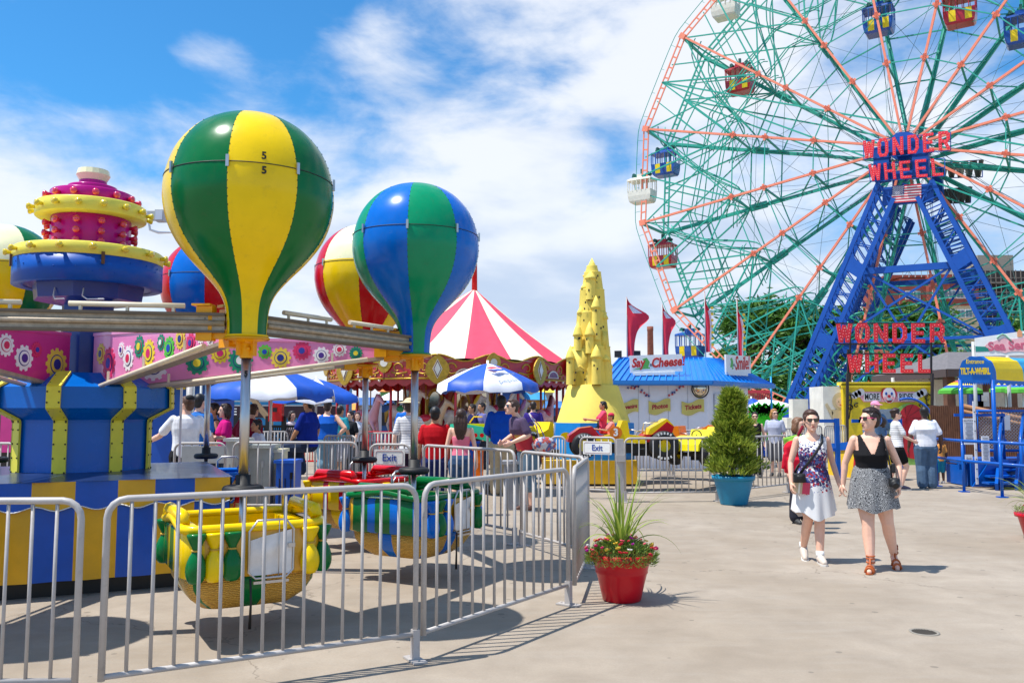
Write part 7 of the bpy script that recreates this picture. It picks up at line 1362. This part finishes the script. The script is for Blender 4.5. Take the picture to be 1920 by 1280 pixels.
def white_mural():
    Y = 26.2; x0, x1 = gx(1548, Y), gx(1586, Y); z = zy(724, Y); t = thing('mural_panel', 'white panel painted with a hooded figure, left of the yellow booth', 'panel', ((x0+x1)/2, Y, 0)); q = MB(); q.box(((x0+x1)/2, Y+.6, z/2), (x1-x0, 1.2, z)); q.build('wall', mat('offwhite_wall', 'EDE8DA', rough=.6, dirt=.1), t, world=True)
    fr = frame(at(1574, 752, Y-.02), (1, 0, 0)); ln = mat('mural_tan', 'D8C49A', rough=.7); q = MB(); q.prism(circ(.22, 24, 0, 0, 1.2), fr, .006, 0); q.prism(circ(.13, 20, .02, -.04, 1.15), fr @ Matrix.Translation((0, 0, .008)), .006, 1); [q.prism(circ(.02, 8, .02+s_*.05, -.01, .7), fr @ Matrix.Translation((0, 0, .016)), .004, 2) for s_ in (-1, 1)]; q.prism(circ(.03, 8, .02, -.11, .5), fr @ Matrix.Translation((0, 0, .016)), .004, 3)
    q.prism([(-.25, -.25), (.25, -.25), (.25, -.9), (-.2, -.9)], fr, .006, 0); q.prism([(-.25, -.5), (-.45, -.1), (-.38, -.05), (-.2, -.35)], fr, .006, 0); q.build('painted_figure', [ln, mat('mural_skin', 'EBCDB0'), BLK, RED], t, world=True)
    q = MB(); q.box((gx(1520, 28), 28, .7), (1.6, .5, 1.4)); q.box((gx(1497, 28), 27.8, 1.0), (.5, .4, 2.0)); tag(q.build('low_wall', mat('offwhite_wall', 'EDE8DA')), 'low off-white wall left of the hooded figure panel', 'wall')
    q = MB(); c = at(1580, 728, 26.9); q.prism(circ(.2, 6), frame(c, (1, 0, 0)), .1); tag(q.build('lamp_box', gloss('sky_blue', '2A9AD8')), 'small hexagonal light blue lamp box above the hooded figure panel', 'lamp')
white_mural()
# blue painted ramp, rails and slatted fence
BP_ = gloss('ride_blue', '0056B2', rough=.4)
def rail_run(pts, zs, label, posts, r=.03, m=BP_, name='tube_railing'):
    a = V(pts[0]); t = thing(name, label, 'railing', (a.x, a.y, 0)); q = MB()
    for z in zs: q.tube([V((p[0], p[1], z)) for p in pts], r, 8)
    q.build('rails', m, t, world=True)
    for p in posts: q = MB(); q.tube([V((p[0], p[1], 0)), V((p[0], p[1], max(zs)))], r, 8); q.box((p[0], p[1], .01), (.16, .16, .02)); q.build('post', m, t, world=True)
pA, pB, pC = (gx(1757, 18.6), 18.6), (gx(1807, 17.3), 17.3), (gx(1935, 15.5), 15.5)
rail_run([pA, pB, pC], [.62, 1.02], 'blue tube railing in front of the blue ride stairs', [pA, pB, (gx(1878, 16.2), 16.2)])
def tilt_entrance():
    Y = 18.5; t = thing('ride_entrance', 'blue ride entrance stand with striped barrel canopy, steps and mesh rails', 'entrance', (gx(1860, Y), Y, 0)); B = lambda nm, q, m=BP_, fix=True: q.build(nm, m, t, world=True, fix=fix)
    x0, x1 = gx(1806, Y), gx(1866, Y); ze = zy(712, Y); zt = zy(668, Y)
    # barrel canopy: rounded front in blue, then yellow, then light blue bands
    cols = [gloss('canopy_blue', '1068C4', rough=.5), gloss('canopy_yellow', 'F6D20C', rough=.5), gloss('canopy_cyan', '3CA8DC', rough=.5)]; q = MB(); n = 20; L_ = 3.6; ax = V((.86, .5, 0)); wv = V((1, -.12, 0)).normalized(); o = V((x0, Y, 0)); wd = x1-x0
    def arc(u, i): a = pi*i/n; return o+wv*(wd/2-wd/2*cos(a))+V((0, 0, ze+(zt-ze)*sin(a)**.62+.015*sin(i*1.7+u*6)))+ax*(u*L_)
    q.add([arc(0, i) for i in range(n+1)], [tuple(range(n+1))], 0)
    for k in range(24):
        u0, u1 = k/24, (k+1)/24; m = 0 if u0 < .04 else 1 if u0 < .3 else 2
        for i in range(n): q.add([arc(u0, i), arc(u1, i), arc(u1, i+1), arc(u0, i+1)], [(0, 1, 2, 3)], m, True)
    for k in range(16):
        i0, i1 = k/16, (k+1)/16; p, r = arc(0, 0).lerp(arc(0, n), i0), arc(0, 0).lerp(arc(0, n), i1); q.add([p, r, r-V((0, 0, .07)), (p+r)/2-V((0, 0, .12)), p-V((0, 0, .07))], [(0, 1, 2, 3, 4)], 0)
        p, r = arc(i0, n), arc(i1, n); q.add([p, r, r-V((0, 0, .07)), (p+r)/2-V((0, 0, .12)), p-V((0, 0, .07))], [(0, 1, 2, 3, 4)], 0)
    B('canopy', q, cols, False)
    fm = frame(o+wv*wd*.46+V((0, -.03, ze+.2)), wv); text('Entrance', .13, fm @ Matrix.Translation((0, .19, .02)), cols[1], t, off=.002, sx=.8, shear=.2); text('TILT-A-WHIRL', .19, fm @ Matrix.Translation((0, -.02, .02)), cols[1], t, off=.008, sx=.50)
    q = MB(); p = MB()
    for b_, tp in ((V((x0+.03, Y, 0)), ze), (o+wv*wd, ze), (o+wv*wd+ax*3.4, ze), (o+ax*3.4, ze)): p = MB(); p.tube([V((b_.x, b_.y, 0)), V((b_.x, b_.y, tp))], .045, 8); B('post', p)
    q.box((gx(1880, 18.9), 19.2, .52), (1.9, 1.3, .1)); q.box((gx(1880, 18.6), 18.6, .42), (1.9, .08, .12)); B('deck', q)
    q = MB(); a, b_ = (x0-.0, Y-.1), (x1+.0, Y-.15)
    q.prism([(0, 0), (1.0, 0), (.45, .62)], frame(V((gx(1812, Y), Y-.2, .02)), (1, 0, 0)), .04); B('gusset_plate', q)
    q = MB(); q.box((gx(1880, 18.9), 19.0, .23), (1.9, .9, .42)); q.box((gx(1845, 18.3), 18.35, .3), (.5, .05, .55)); B('under_panel', q); 
    for k in range(4): q = MB(); q.box((gx(1888+k*2, 17.9+k*.25), 17.9+k*.25, .13+k*.12), (.9, .28, .04)); B('stair_tread', q)
    for xx in (1868, 1905): q = MB(); q.bar((gx(xx, 17.6), 17.6, .05), (gx(xx+8, 18.9), 18.9, .6), .06, .2); B('stair_stringer', q)
    for xx, yy0 in ((1880, 700), (1920, 700)): q = MB(); q.tube([(gx(xx-3, 17.7), 17.7, .0), (gx(xx-3, 17.7), 17.7, 1.05), (gx(xx+5, 18.9), 18.9, 1.55), (gx(xx+5, 18.9), 18.9, .5)], .035, 8); q.tube([(gx(xx-3, 17.7), 17.7, .6), (gx(xx+5, 18.9), 18.9, 1.1)], .03, 8); B('hand_rail', q)
    # mesh panels
    xa, xb, z0, z1 = gx(1838, 19), gx(1960, 19), .75, 1.62; q = MB(); q.tube([(xa, 19, z0), (xa, 19, z1), (xb, 19, z1), (xb, 19, z0)], .035, 8, closed=True); q.box(((x0+xa)/2+.2, 18.7, 1.53), (1.1, .05, .06)); q.box(((x0+xa)/2+.2, 18.7, .98), (1.1, .05, .06)); B('mesh_frame', q)
    q = MB(); w = xb-xa; hh = z1-z0; n = 20
    for i in range(-8, n): 
        for s_ in (1, -1):
            xs = xa+w*i/n; a0 = max(xs, xa); a1 = min(xs+hh, xb)
            if a1 > a0: za, zb_ = (z0+(a0-xs), z0+(a1-xs)) if s_ > 0 else (z1-(a0-xs), z1-(a1-xs)); q.bar((a0, 19, za), (a1, 19, zb_), .008)
    B('wire_mesh', q, GREY)
    sg = mat('notice_white', 'E6E4E6', rough=.5); tx = mat('notice_text', '5A5A64', rough=.6)
    for nm, px0, px1, y0, y1, YY in (('notice_board', 1808, 1827, 784, 833, Y-.12), ('notice_board', 1842, 1854, 817, 868, Y-.3), ('notice_board', 1875, 1893, 778, 806, 18.9), ('notice_board', 1810, 1823, 852, 866, Y-.3)):
        A_, Bq = at(px0, y1, YY), at(px1, y0, YY); w, h = Bq.x-A_.x, Bq.z-A_.z; q = MB(); q.box(((A_.x+Bq.x)/2, YY, (A_.z+Bq.z)/2), (w, .02, h)); o_ = B(nm, q, sg)
        if y1-y0 > 40: text('CAUTION !' if px0 == 1808 else 'RIDERS', .06 if px0 == 1808 else .035, frame(V(((A_.x+Bq.x)/2, YY-.013, Bq.z-.05)), (1, 0, 0)), tx, t, ext=.001)
        elif px0 == 1810: text('Exit', .07, frame(V(((A_.x+Bq.x)/2, YY-.013, (A_.z+Bq.z)/2)), (1, 0, 0)), tx, t, ext=.001)
        if y1-y0 > 40:
            q = MB(); r = random.Random(px0); [q.box(((A_.x+Bq.x)/2-w*.05*r.random(), YY-.012, Bq.z-.1-(h-.16)*i/14), (w*.75*r.uniform(.6, 1), .003, .008)) for i in range(14)]; B('notice_lines', q, tx)
    q = MB(); q.box((gx(1832, Y-.3), Y-.3, .95), (.05, .02, 1.75)); [q.box((gx(1832, Y-.3), Y-.312, .2+i*.2), (.03, .004, .02), m=1) for i in range(8)]; B('height_gauge', q, [sg, tx])
tilt_entrance()
def slat_fence():
    t = thing('slatted_fence', 'dark brown vertical slat fence behind the ride entrance', 'fence', (gx(1752, 23), 23, 0)); a, b = V((gx(1752, 23.5), 23.5, 0)), V((gx(1990, 21.5), 21.5, 0)); n = 56
    q = MB(); rnd = random.Random(6)
    for i in range(n):
        p = a.lerp(b, i/n); h = zy(760, 23.5)-.08*i/n+rnd.uniform(-.01, .01); q.box((p.x, p.y, h/2), (.085, .025, h))
    q.build('slats', WOOD, t, world=True)
    for z in (.3, 1.1, 1.62): q = MB(); q.bar(V((a.x, a.y+.05, z)), V((b.x, b.y+.05, z)), .05, .08); q.build('rail', WOOD, t, world=True)
    q = MB(); q.tube([V((gx(1812, 21.5), 21.5, 1.75)), V((gx(1960, 19.6), 19.6, 1.35))], .05, 8); q.tube([V((gx(1812, 21.5), 21.5, 1.62)), V((gx(1960, 19.6), 19.6, 1.22))], .04, 8); q.build('hand_rail', mat('light_wood', 'A87850', rough=.7), t, world=True)
slat_fence()
def pavilion():
    Y = 30; t = thing('pavilion', 'open wooden pavilion with grey shingle roof behind the striped parasols', 'pavilion', (gx(1850, Y), Y, 0)); B = lambda nm, q, m: q.build(nm, m, t, world=True)
    SH_ = mat('grey_shingle', '6E6A6C', rough=.85, var=.25, scale=8, bump=.5); q = MB(); x0, x1 = gx(1757, Y), gx(2060, Y); ze = zy(694, Y); zt = zy(658, Y+1.5); q.loft([[V((x0, Y-1, ze)), V((x1, Y-1, ze)), V((x1, Y+5, ze)), V((x0, Y+5, ze))], [V((x0+1.6, Y+2, zt)), V((x1, Y+2, zt)), V((x1, Y+2.2, zt)), V((x0+1.6, Y+2.2, zt))]], sm=False); B('roof', q, SH_); q = MB(); q.box(((x0+x1)/2, Y-1, ze-.14), (x1-x0, .1, .26)); q.box((x0, Y+2, ze-.14), (.1, 6, .26)); B('fascia', q, mat('fascia_dark', '4A3A36'))
    for px in (1770, 1844, 1884): q = MB(); q.box((gx(px, Y), Y-.6, ze/2), (.28, .28, ze)); B('post', q, WOOD)
    q = MB(); q.box((gx(1900, 33), 33, 1.45), (9, .2, 2.9)); q.box((gx(1760, 33)+.3, 33, 1.4), (1.2, 1.2, 2.8)); tag(q.build('rear_wall', mat('offwhite_wall', 'EDE8DA')), 'long off-white wall behind the pavilion posts', 'wall')
    w = frame(at(1822, 752, 32.8), (1, 0, 0)); q = MB(); q.prism(circ(.38, 20, 0, 0, .9), w, .01, 0); q.prism([(-.05, -.3), (.3, -.3), (.25, .15), (.05, .25)], w @ Matrix.Translation((0, 0, .01)), .01, 1); tag(q.build('wall_painting', [mat('paint_peach', 'F0D8A0'), mat('paint_gold', 'F0B818')]), 'round yellow painting on the rear wall', 'painting')
    for k, (px, c) in enumerate(((1835, '143C8A'), (1846, 'B8B8B8'))): q = MB(); q.box((0, 0, .45), (.4, .3, .9)); q.box((0, -.16, .7), (.25, .02, .2)); o = q.build('vending_box', gloss('vend_'+c, '#'+c)); o.location = (gx(px, 29), 29, 1.35); tag(o, ('navy blue box behind the slatted fence', 'grey box beside the navy one behind the slatted fence')[k], 'box')
pavilion()
def sea_sign():
    Y = 24; t = thing('billboard', 'white Sea Serpent billboard with pink lettering at the right edge', 'sign', (gx(1860, Y), Y, zy(668, Y))); P0, P1, P2 = at(1829, 668, Y), at(1965, 664, Y-.6), at(1829, 634, Y); ex = P1-P0; M = frame(P0, ex); w = ex.length; h0 = (P2-P0).length
    q = MB(); q.prism([(0, 0), (w, 0), (w, h0+.22), (0, h0)], M, .06, 0); q.prism([(0, h0*.25), (.35, h0*.25), (.3, h0*.5), (0, h0*.55)], M @ Matrix.Translation((0, 0, .06)), .006, 1); q.build('board', [WHT, mat('sign_teal', '1A8A7A')], t, world=True)
    q = MB(); pl = [(.3+.9*(1+cos(a))*.75+.06*cos(a*9), .28+.2*sin(a)+.03*sin(a*7)) for a in [2*pi*i/50 for i in range(50)]]; q.prism(pl, M @ Matrix.Translation((0, 0, .062)), .01, 0); [q.tube([M @ V((.55+i*.07, .42+.12*sin(i*.8)+.06, .08)) for i in range(k, k+6)], .02, 5, 1) for k in (0, 9)]; [q.prism([(x, .5), (x+.12, .5), (x+.12, .64), (x+.06, .72), (x, .64)], M @ Matrix.Translation((0, 0, .065)), .01, 2) for x in (1.05, 1.3)]; q.build('sign_art', [mat('art_pink', 'F0B8BC'), mat('art_green', '8CC0A4'), mat('art_peach', 'E8A070')], t, world=True)
    PK = mat('serpent_pink', 'D0647C', rough=.5)
    text('Sea Serpent', .34, M @ Matrix.Translation((1.05, .27, .075)) @ Matrix.Rotation(.03, 4, 'Z'), PK, t, off=.012, sx=.9)
    q = MB(); [q.tube([V((gx(x, Y+.1), Y+.1, 0)), V((gx(x, Y+.1), Y+.1, zy(640, Y))) ], .05, 8) for x in (1836, 1900)]; q.build('posts', GREY, t, world=True)
sea_sign()
RB = [gloss('rainbow_'+c, '#'+c, rough=.6) for c in ('8A3AA0', 'F07A28', 'F2D428', '2A58C0', '58B040')]
def rainbow_parasol(px, ytop, yr, Y, rad, label):
    x = gx(px, Y); zt, zr = zy(ytop, Y), zy(yr, Y); t = thing('parasol', label, 'umbrella', (x, Y, 0), 0, 'rainbow parasols'); q = MB(); pr = [(rad*(i/10), zt-(zt-zr)*(i/10)**1.3) for i in range(11)]+[(rad*1.01, zr-.1)]; q.lathe(pr, 8, mf=lambda i, j: (i//2+0) % 5 if i < 10 else 4, sm=False); q.build('canopy', RB, t); q = MB(); q.tube([(0, 0, 0), (0, 0, zt+.05)], .025, 8); q.build('pole', WHT, t)
rainbow_parasol(1807, 712, 732, 27, .66, 'rainbow striped parasol left of the ride entrance canopy'); rainbow_parasol(1893, 713, 729, 26, .45, 'orange and rainbow parasol right of the blue canopy post'); rainbow_parasol(1926, 713, 730, 25, .48, 'rainbow parasol cut off by the right edge')
# green kiddie ride and white parasols right of the booth
t = thing('kiddie_ride', 'bright green palm-leaf kiddie ride behind the blond man', 'ride', (gx(1440, 30), 30, 0)); q = MB(); rnd = random.Random(3)
for k in range(16):
    x = gx(1414+k*3.4, 30)-t.location.x; z = zy(780+5*sin(k*1.7), 30)
    for s_ in range(5): a = .5+s_*.5; q.prism([(0, 0), (.35*cos(a)-.05, .35*sin(a)), (.42*cos(a), .42*sin(a)), (.35*cos(a)+.05, .33*sin(a))], frame((x, 0, z), (1, 0, 0)), .05)
q.build('palm_leaves', gloss('lime_green', '3CC828'), t); q = MB(); q.box((0, .4, 1.0), (1.2, .6, .9)); q.build('body', gloss('lime_green', '3CC828'), t); q = MB(); q.box((0, .4, .3), (1.6, 1, .5)); q.build('base', gloss('pedestal_1248B0', '1248B0'), t)
parasol(1440, 748, 764, 31, .9, (VW, VW), 'white parasol above the green kiddie ride', flap=.12)
parasol(1412, 746, 768, 31, .5, (VB, VB), 'dark blue closed-in parasol left of the white one by the booth corner', flap=.2)
q = MB(); x0, x1 = gx(1404, 34), gx(1450, 34); z0 = zy(754, 34); q.box(((x0+x1)/2, 34, zy(734, 34)), (x1-x0, .1, .12)); q.box(((x0+x1)/2, 34, z0), (x1-x0, .1, .12)); [q.box((x0+(x1-x0)*i/12, 34, (z0+zy(734, 34))/2), (.04, .06, .5)) for i in range(13)]; [q.box((x, 34, z0/2), (.12, .12, z0)) for x in (x0, x1)]; tag(q.build('red_balustrade', mat('rail_red', 'D8404A')), 'small red balustrade right of the booth', 'railing')
q = MB(); q.tube([(gx(1450, 26.6), 26.6, 0), (gx(1450, 26.6), 26.6, zy(706, 26.6))], .03, 8); tag(q.build('roof_post', gloss('sky_blue', '2A9AD8')), 'thin light blue post carrying the right corner of the booth roof', 'post')
# blue base walls with painted panels around the right side
t = thing('ride_base_wall', 'blue and yellow painted wall with red rays behind the black top woman', 'wall', (gx(1610, 21), 21, 0)); q = MB(); a, b = V((gx(1560, 22), 22, 0)), V((gx(1650, 20), 20, 0)); M = frame(a, b-a); L_ = (b-a).length; q.prism([(0, 0), (L_, 0), (L_, .75), (0, .6)], M, .1, 0); q.prism([(0, .6), (L_, .75), (L_, .95), (0, .78)], M, .14, 1); [q.prism([(x, .08), (x+.14, .08), (x+.1, .58)], M @ Matrix.Translation((0, 0, .1)), .01, 2) for x in (.3, .7, 1.1, 1.5)]; q.build('painted_boards', [mat('wall_yellow', 'E8C020'), BP_, mat('mural_red', 'C82430')], t, world=True)
for k, px in enumerate((1572, 1648, 1660, 1690)):
    q = MB(); x = gx(px, 20.5); q.box((x, 20.5, .72), (.1, .1, 1.44)); q.box((x-.3, 20.5, 1.38), (.6, .06, .08)); q.box((x-.3, 20.5, .7), (.6, .06, .08)); tag(q.build('blue_post', BP_), ('blue post by the hooded figure panel', 'blue post behind the denim shirt man', 'blue post behind the striped tee woman', 'blue gate post left of the large man')[k], 'post')
barrier('white slatted fence in front of the low off-white wall', (gx(1488, 24), 24), (gx(1545, 24.5), 24.5), nb=14, rb=.016, h=1.2); barrier('white slatted fence below the hooded figure panel', (gx(1547, 24.5), 24.5), (gx(1590, 25), 25), nb=10, rb=.016, h=1.2)
# ---------------------------------------------------------------- clutter behind the balloon ride
def backdrop():
    q = MB(); x0, x1 = gx(250, 24), gx(392, 24); zt = zy(712, 24); t = thing('ride_building', 'blue ride building with yellow awning behind the white shirt man', 'building', ((x0+x1)/2, 25, 0)); q.box(((x0+x1)/2, 25, zt/2), (x1-x0, 2, zt)); q.build('wall', mat('building_blue', '0E50B0', rough=.5, dirt=.1), t, world=True); q = MB(); q.prism([(0, 0), (x1-x0+.1, 0), (x1-x0+.0, .14), (0.1, .2)], frame((x0, 23.3, zt-.15), (1, 0, 0)), -.8 if 0 else .1); q.box(((x0+x1)/2, 23.7, zt-.05), (x1-x0+.3, 1.0, .12)); q.build('awning', gloss('awning_yellow', 'F2DC3A'), t, world=True)
    q = MB(); [q.box((gx(x, 23.9), 23.97, zy(724, 24)), (.25, .02, .18)) for x in (300, 332)]; q.build('notices', mat('notice_yellow', 'D8C040'), t, world=True)
    x0, x1 = gx(360, 34), gx(640, 34); t = thing('ride_building', 'long cyan blue trailer building with a dark sign band', 'building', ((x0+x1)/2, 35, 0)); q = MB(); zt = zy(716, 34); q.box(((x0+x1)/2, 35, zt/2), (x1-x0, 2, zt)); q.build('wall', mat('building_cyan', '2088C0', rough=.5), t, world=True); q = MB(); q.box(((x0+x1)/2, 33.95, zy(772, 34)), (x1-x0, .06, .45)); q.build('sign_band', mat('band_dark', '3A1E28'), t, world=True); text('LUNCHEONETTE' if 0 else 'JUICE', .36, frame((gx(420, 33.9), 33.9, zy(772, 34)), (1, 0, 0)), WHT, t, off=.01)
    q = MB(); q.box(((x0+x1)/2, 33.9, zy(760, 34)), (x1-x0, .05, .04)); q.box(((x0+x1)/2, 33.9, zy(752, 34)), (x1-x0, .05, .04)); q.build('trim', GREY, t, world=True)
    for k, (px, y) in enumerate(((351, 710), (358, 706), (372, 712))): q = MB(); q.tube([(gx(px, 22), 22, 0), (gx(px, 22), 22, zy(y, 22))], .09 if k == 0 else .03, 10); tag(q.build('pole', GREY if k else STEEL), ('thick grey pole behind the skullcap man', 'thin grey pole beside the thick one', 'second thin pole behind the dark-haired man')[k], 'pole')
    # leaning timber beams
    q = MB(); q.bar(at(470, 742, 22), at(508, 790, 22), .16, .12); q.bar(at(545, 742, 22), at(522, 768, 22), .12, .1); q.bar(at(470, 742, 22), at(550, 742, 22), .14); q.bar(V((gx(505, 22), 22, 0)), at(505, 790, 22), .16); tag(q.build('timber_brace', mat('pale_timber', 'B89870', rough=.7)), 'pale timber braces under the parasols', 'beams')
    q = MB(); q.box((gx(515, 20.5), 20.5, zy(770, 20.5)), (.32, .2, .5)); q.box((gx(515, 20.5), 20.38, zy(768, 20.5)), (.1, .02, .1), m=1); tag(q.build('red_box', [RED, BLK]), 'red metal box on the black lattice fence', 'box')
    t = thing('lattice_fence', 'black lattice fence beyond the boy in white', 'fence', (gx(470, 20.6), 20.6, 0)); x0, x1 = gx(440, 20.6), gx(560, 20.6); h = 1.25; q = MB(); n = 30
    for i in range(n): 
        for s_ in (1, -1): xs = x0+(x1-x0)*i/n; q.bar((xs, 20.6, .1), (xs+s_*.35, 20.6, h), .02)
    q.build('lattice', BLK, t, world=True)
    for i in range(5): q = MB(); x = x0+(x1-x0)*i/4; q.box((x, 20.6, .75), (.1, .1, 1.5)); q.build('post', BLK, t, world=True)
    q = MB(); [q.box(((x0+x1)/2, 20.6, z), (x1-x0, .06, .06)) for z in (.1, h)]; q.build('rail', BLK, t, world=True)
    t = thing('crowd_barrier', 'low red railing around the carousel', 'barrier', (gx(560, 25.3), 25.3, 0)); q = MB(); x0, x1 = gx(560, 25.3), gx(760, 25.3); [q.tube([(x0, 25.3, z), (x1, 25.3, z)], .025, 6) for z in (.15, 1.0)]; [q.tube([(x0+(x1-x0)*i/40, 25.3, .15), (x0+(x1-x0)*i/40, 25.3, 1.0)], .014, 5) for i in range(41)]; q.build('frame', RED, t, world=True)
    # far food stand with checkered canopy, coloured stalls seen through the carousel
    Y = 44; t = thing('food_stand', 'white canopy with checkered trim seen through the carousel', 'stand', (gx(760, Y), Y, 0)); q = MB(); x0, x1 = gx(700, Y), gx(800, Y); z0, z1 = zy(750, Y), zy(728, Y); q.loft([[V((x0, Y, z0)), V((x1, Y, z0)), V((x1, Y+2, z0)), V((x0, Y+2, z0))], [V((x0+1, Y+1, z1)), V((x1-1, Y+1, z1)), V((x1-1, Y+1.1, z1)), V((x0+1, Y+1.1, z1))]], sm=False); [q.box((x, Y+.1, z0/2), (.1, .1, z0)) for x in (x0, x1)]; q.build('canopy', WHT, t, world=True); q = MB(); [q.box((x0+i*.14, Y-.02, z0-.07-.14*(i % 2)), (.14, .02, .14)) for i in range(int((x1-x0)/.14))]; q.build('check_trim', BLK, t, world=True)
    rnd = random.Random(8); cs = ['1E6CB8', 'E87A28', '2A90C0', 'E8D03A', '3A7AB8', 'C83A3A', 'D8D8DC', '2A5AA0', '60A860', 'E89A3A', 'A8A8B0', '3060A0']
    for k in range(24):
        Y = rnd.uniform(40, 60); px = 560+k*21+rnd.uniform(-5, 5); x = gx(px, Y); w = rnd.uniform(1.0, 1.8)*Y/50; h = zy(rnd.uniform(716, 760), Y); c = cs[k % 12]
        t = thing('market_stall', '%s stall %s' % ({'1E6CB8': 'blue', 'E87A28': 'orange', '2A90C0': 'cyan', 'E8D03A': 'yellow', '3A7AB8': 'steel blue', 'C83A3A': 'red', 'D8D8DC': 'white', '2A5AA0': 'navy blue', '60A860': 'green', 'E89A3A': 'amber', 'A8A8B0': 'grey', '3060A0': 'dark blue'}[c], ('far behind the ride between the left parasols and the carousel' if px < 700 else 'far behind the carousel horses' if px < 800 else 'far behind the central drum of the carousel' if px < 900 else 'far behind the men talking' if px < 1000 else 'far behind the sandcastle tower')), 'stall', (x, Y, 0), 0, 'far stalls behind the carousel')
        q = MB(); q.box((0, .5, h*.42), (w, 1, h*.84)); q.build('counter', mat('stall_'+c, '#'+c, rough=.6, var=.3, scale=2), t); q = MB(); q.loft([[V((-w/2-.1, -.4, h*.84)), V((w/2+.1, -.4, h*.84)), V((w/2+.1, 1, h*.84)), V((-w/2-.1, 1, h*.84))], [V((-w/2, .3, h)), V((w/2, .3, h)), V((w/2, .5, h)), V((-w/2, .5, h))]], sm=False); q.build('roof', mat('stall_'+cs[(k+5) % 12], '#'+cs[(k+5) % 12]), t)
        q = MB(); q.box((0, -.02, h*.5), (w*.7, .05, h*.3)); q.build('hatch', mat('hatch_dark', '2A2E38'), t)
    # shop front at far left
    x0, x1 = gx(-120, 17), gx(40, 17); t = thing('game_booth', 'dark game booth with pink and cyan fascia at the far left', 'booth', ((x0+x1)/2, 18, 0)); q = MB(); q.box(((x0+x1)/2, 18, zy(718, 17)/2), (x1-x0, 2, zy(718, 17))); q.build('wall', mat('dark_booth', '2A1C1C', rough=.7, var=.5, scale=3), t, world=True); q = MB(); q.box(((x0+x1)/2, 16.96, zy(712, 17)), (x1-x0, .1, .3), m=0); q.box((x1-.2, 16.9, zy(790, 17)), (.35, .1, 1.2), m=1); q.build('fascia', [mat('fascia_cyan', '28A8B8'), HOT], t, world=True)
backdrop()
# power lines
t = thing('floodlight_mast', 'tall thin lamp mast behind the two left parasols', 'lamp', (gx(575, 40), 40, 0)); q = MB(); q.tube([(0, 0, 0), (0, 0, 2.9)], .05, 8); q.build('mast', GREY, t); q = MB(); q.box((0, 0, 2.95), (.5, .2, .15)); q.build('head', GREY, t)
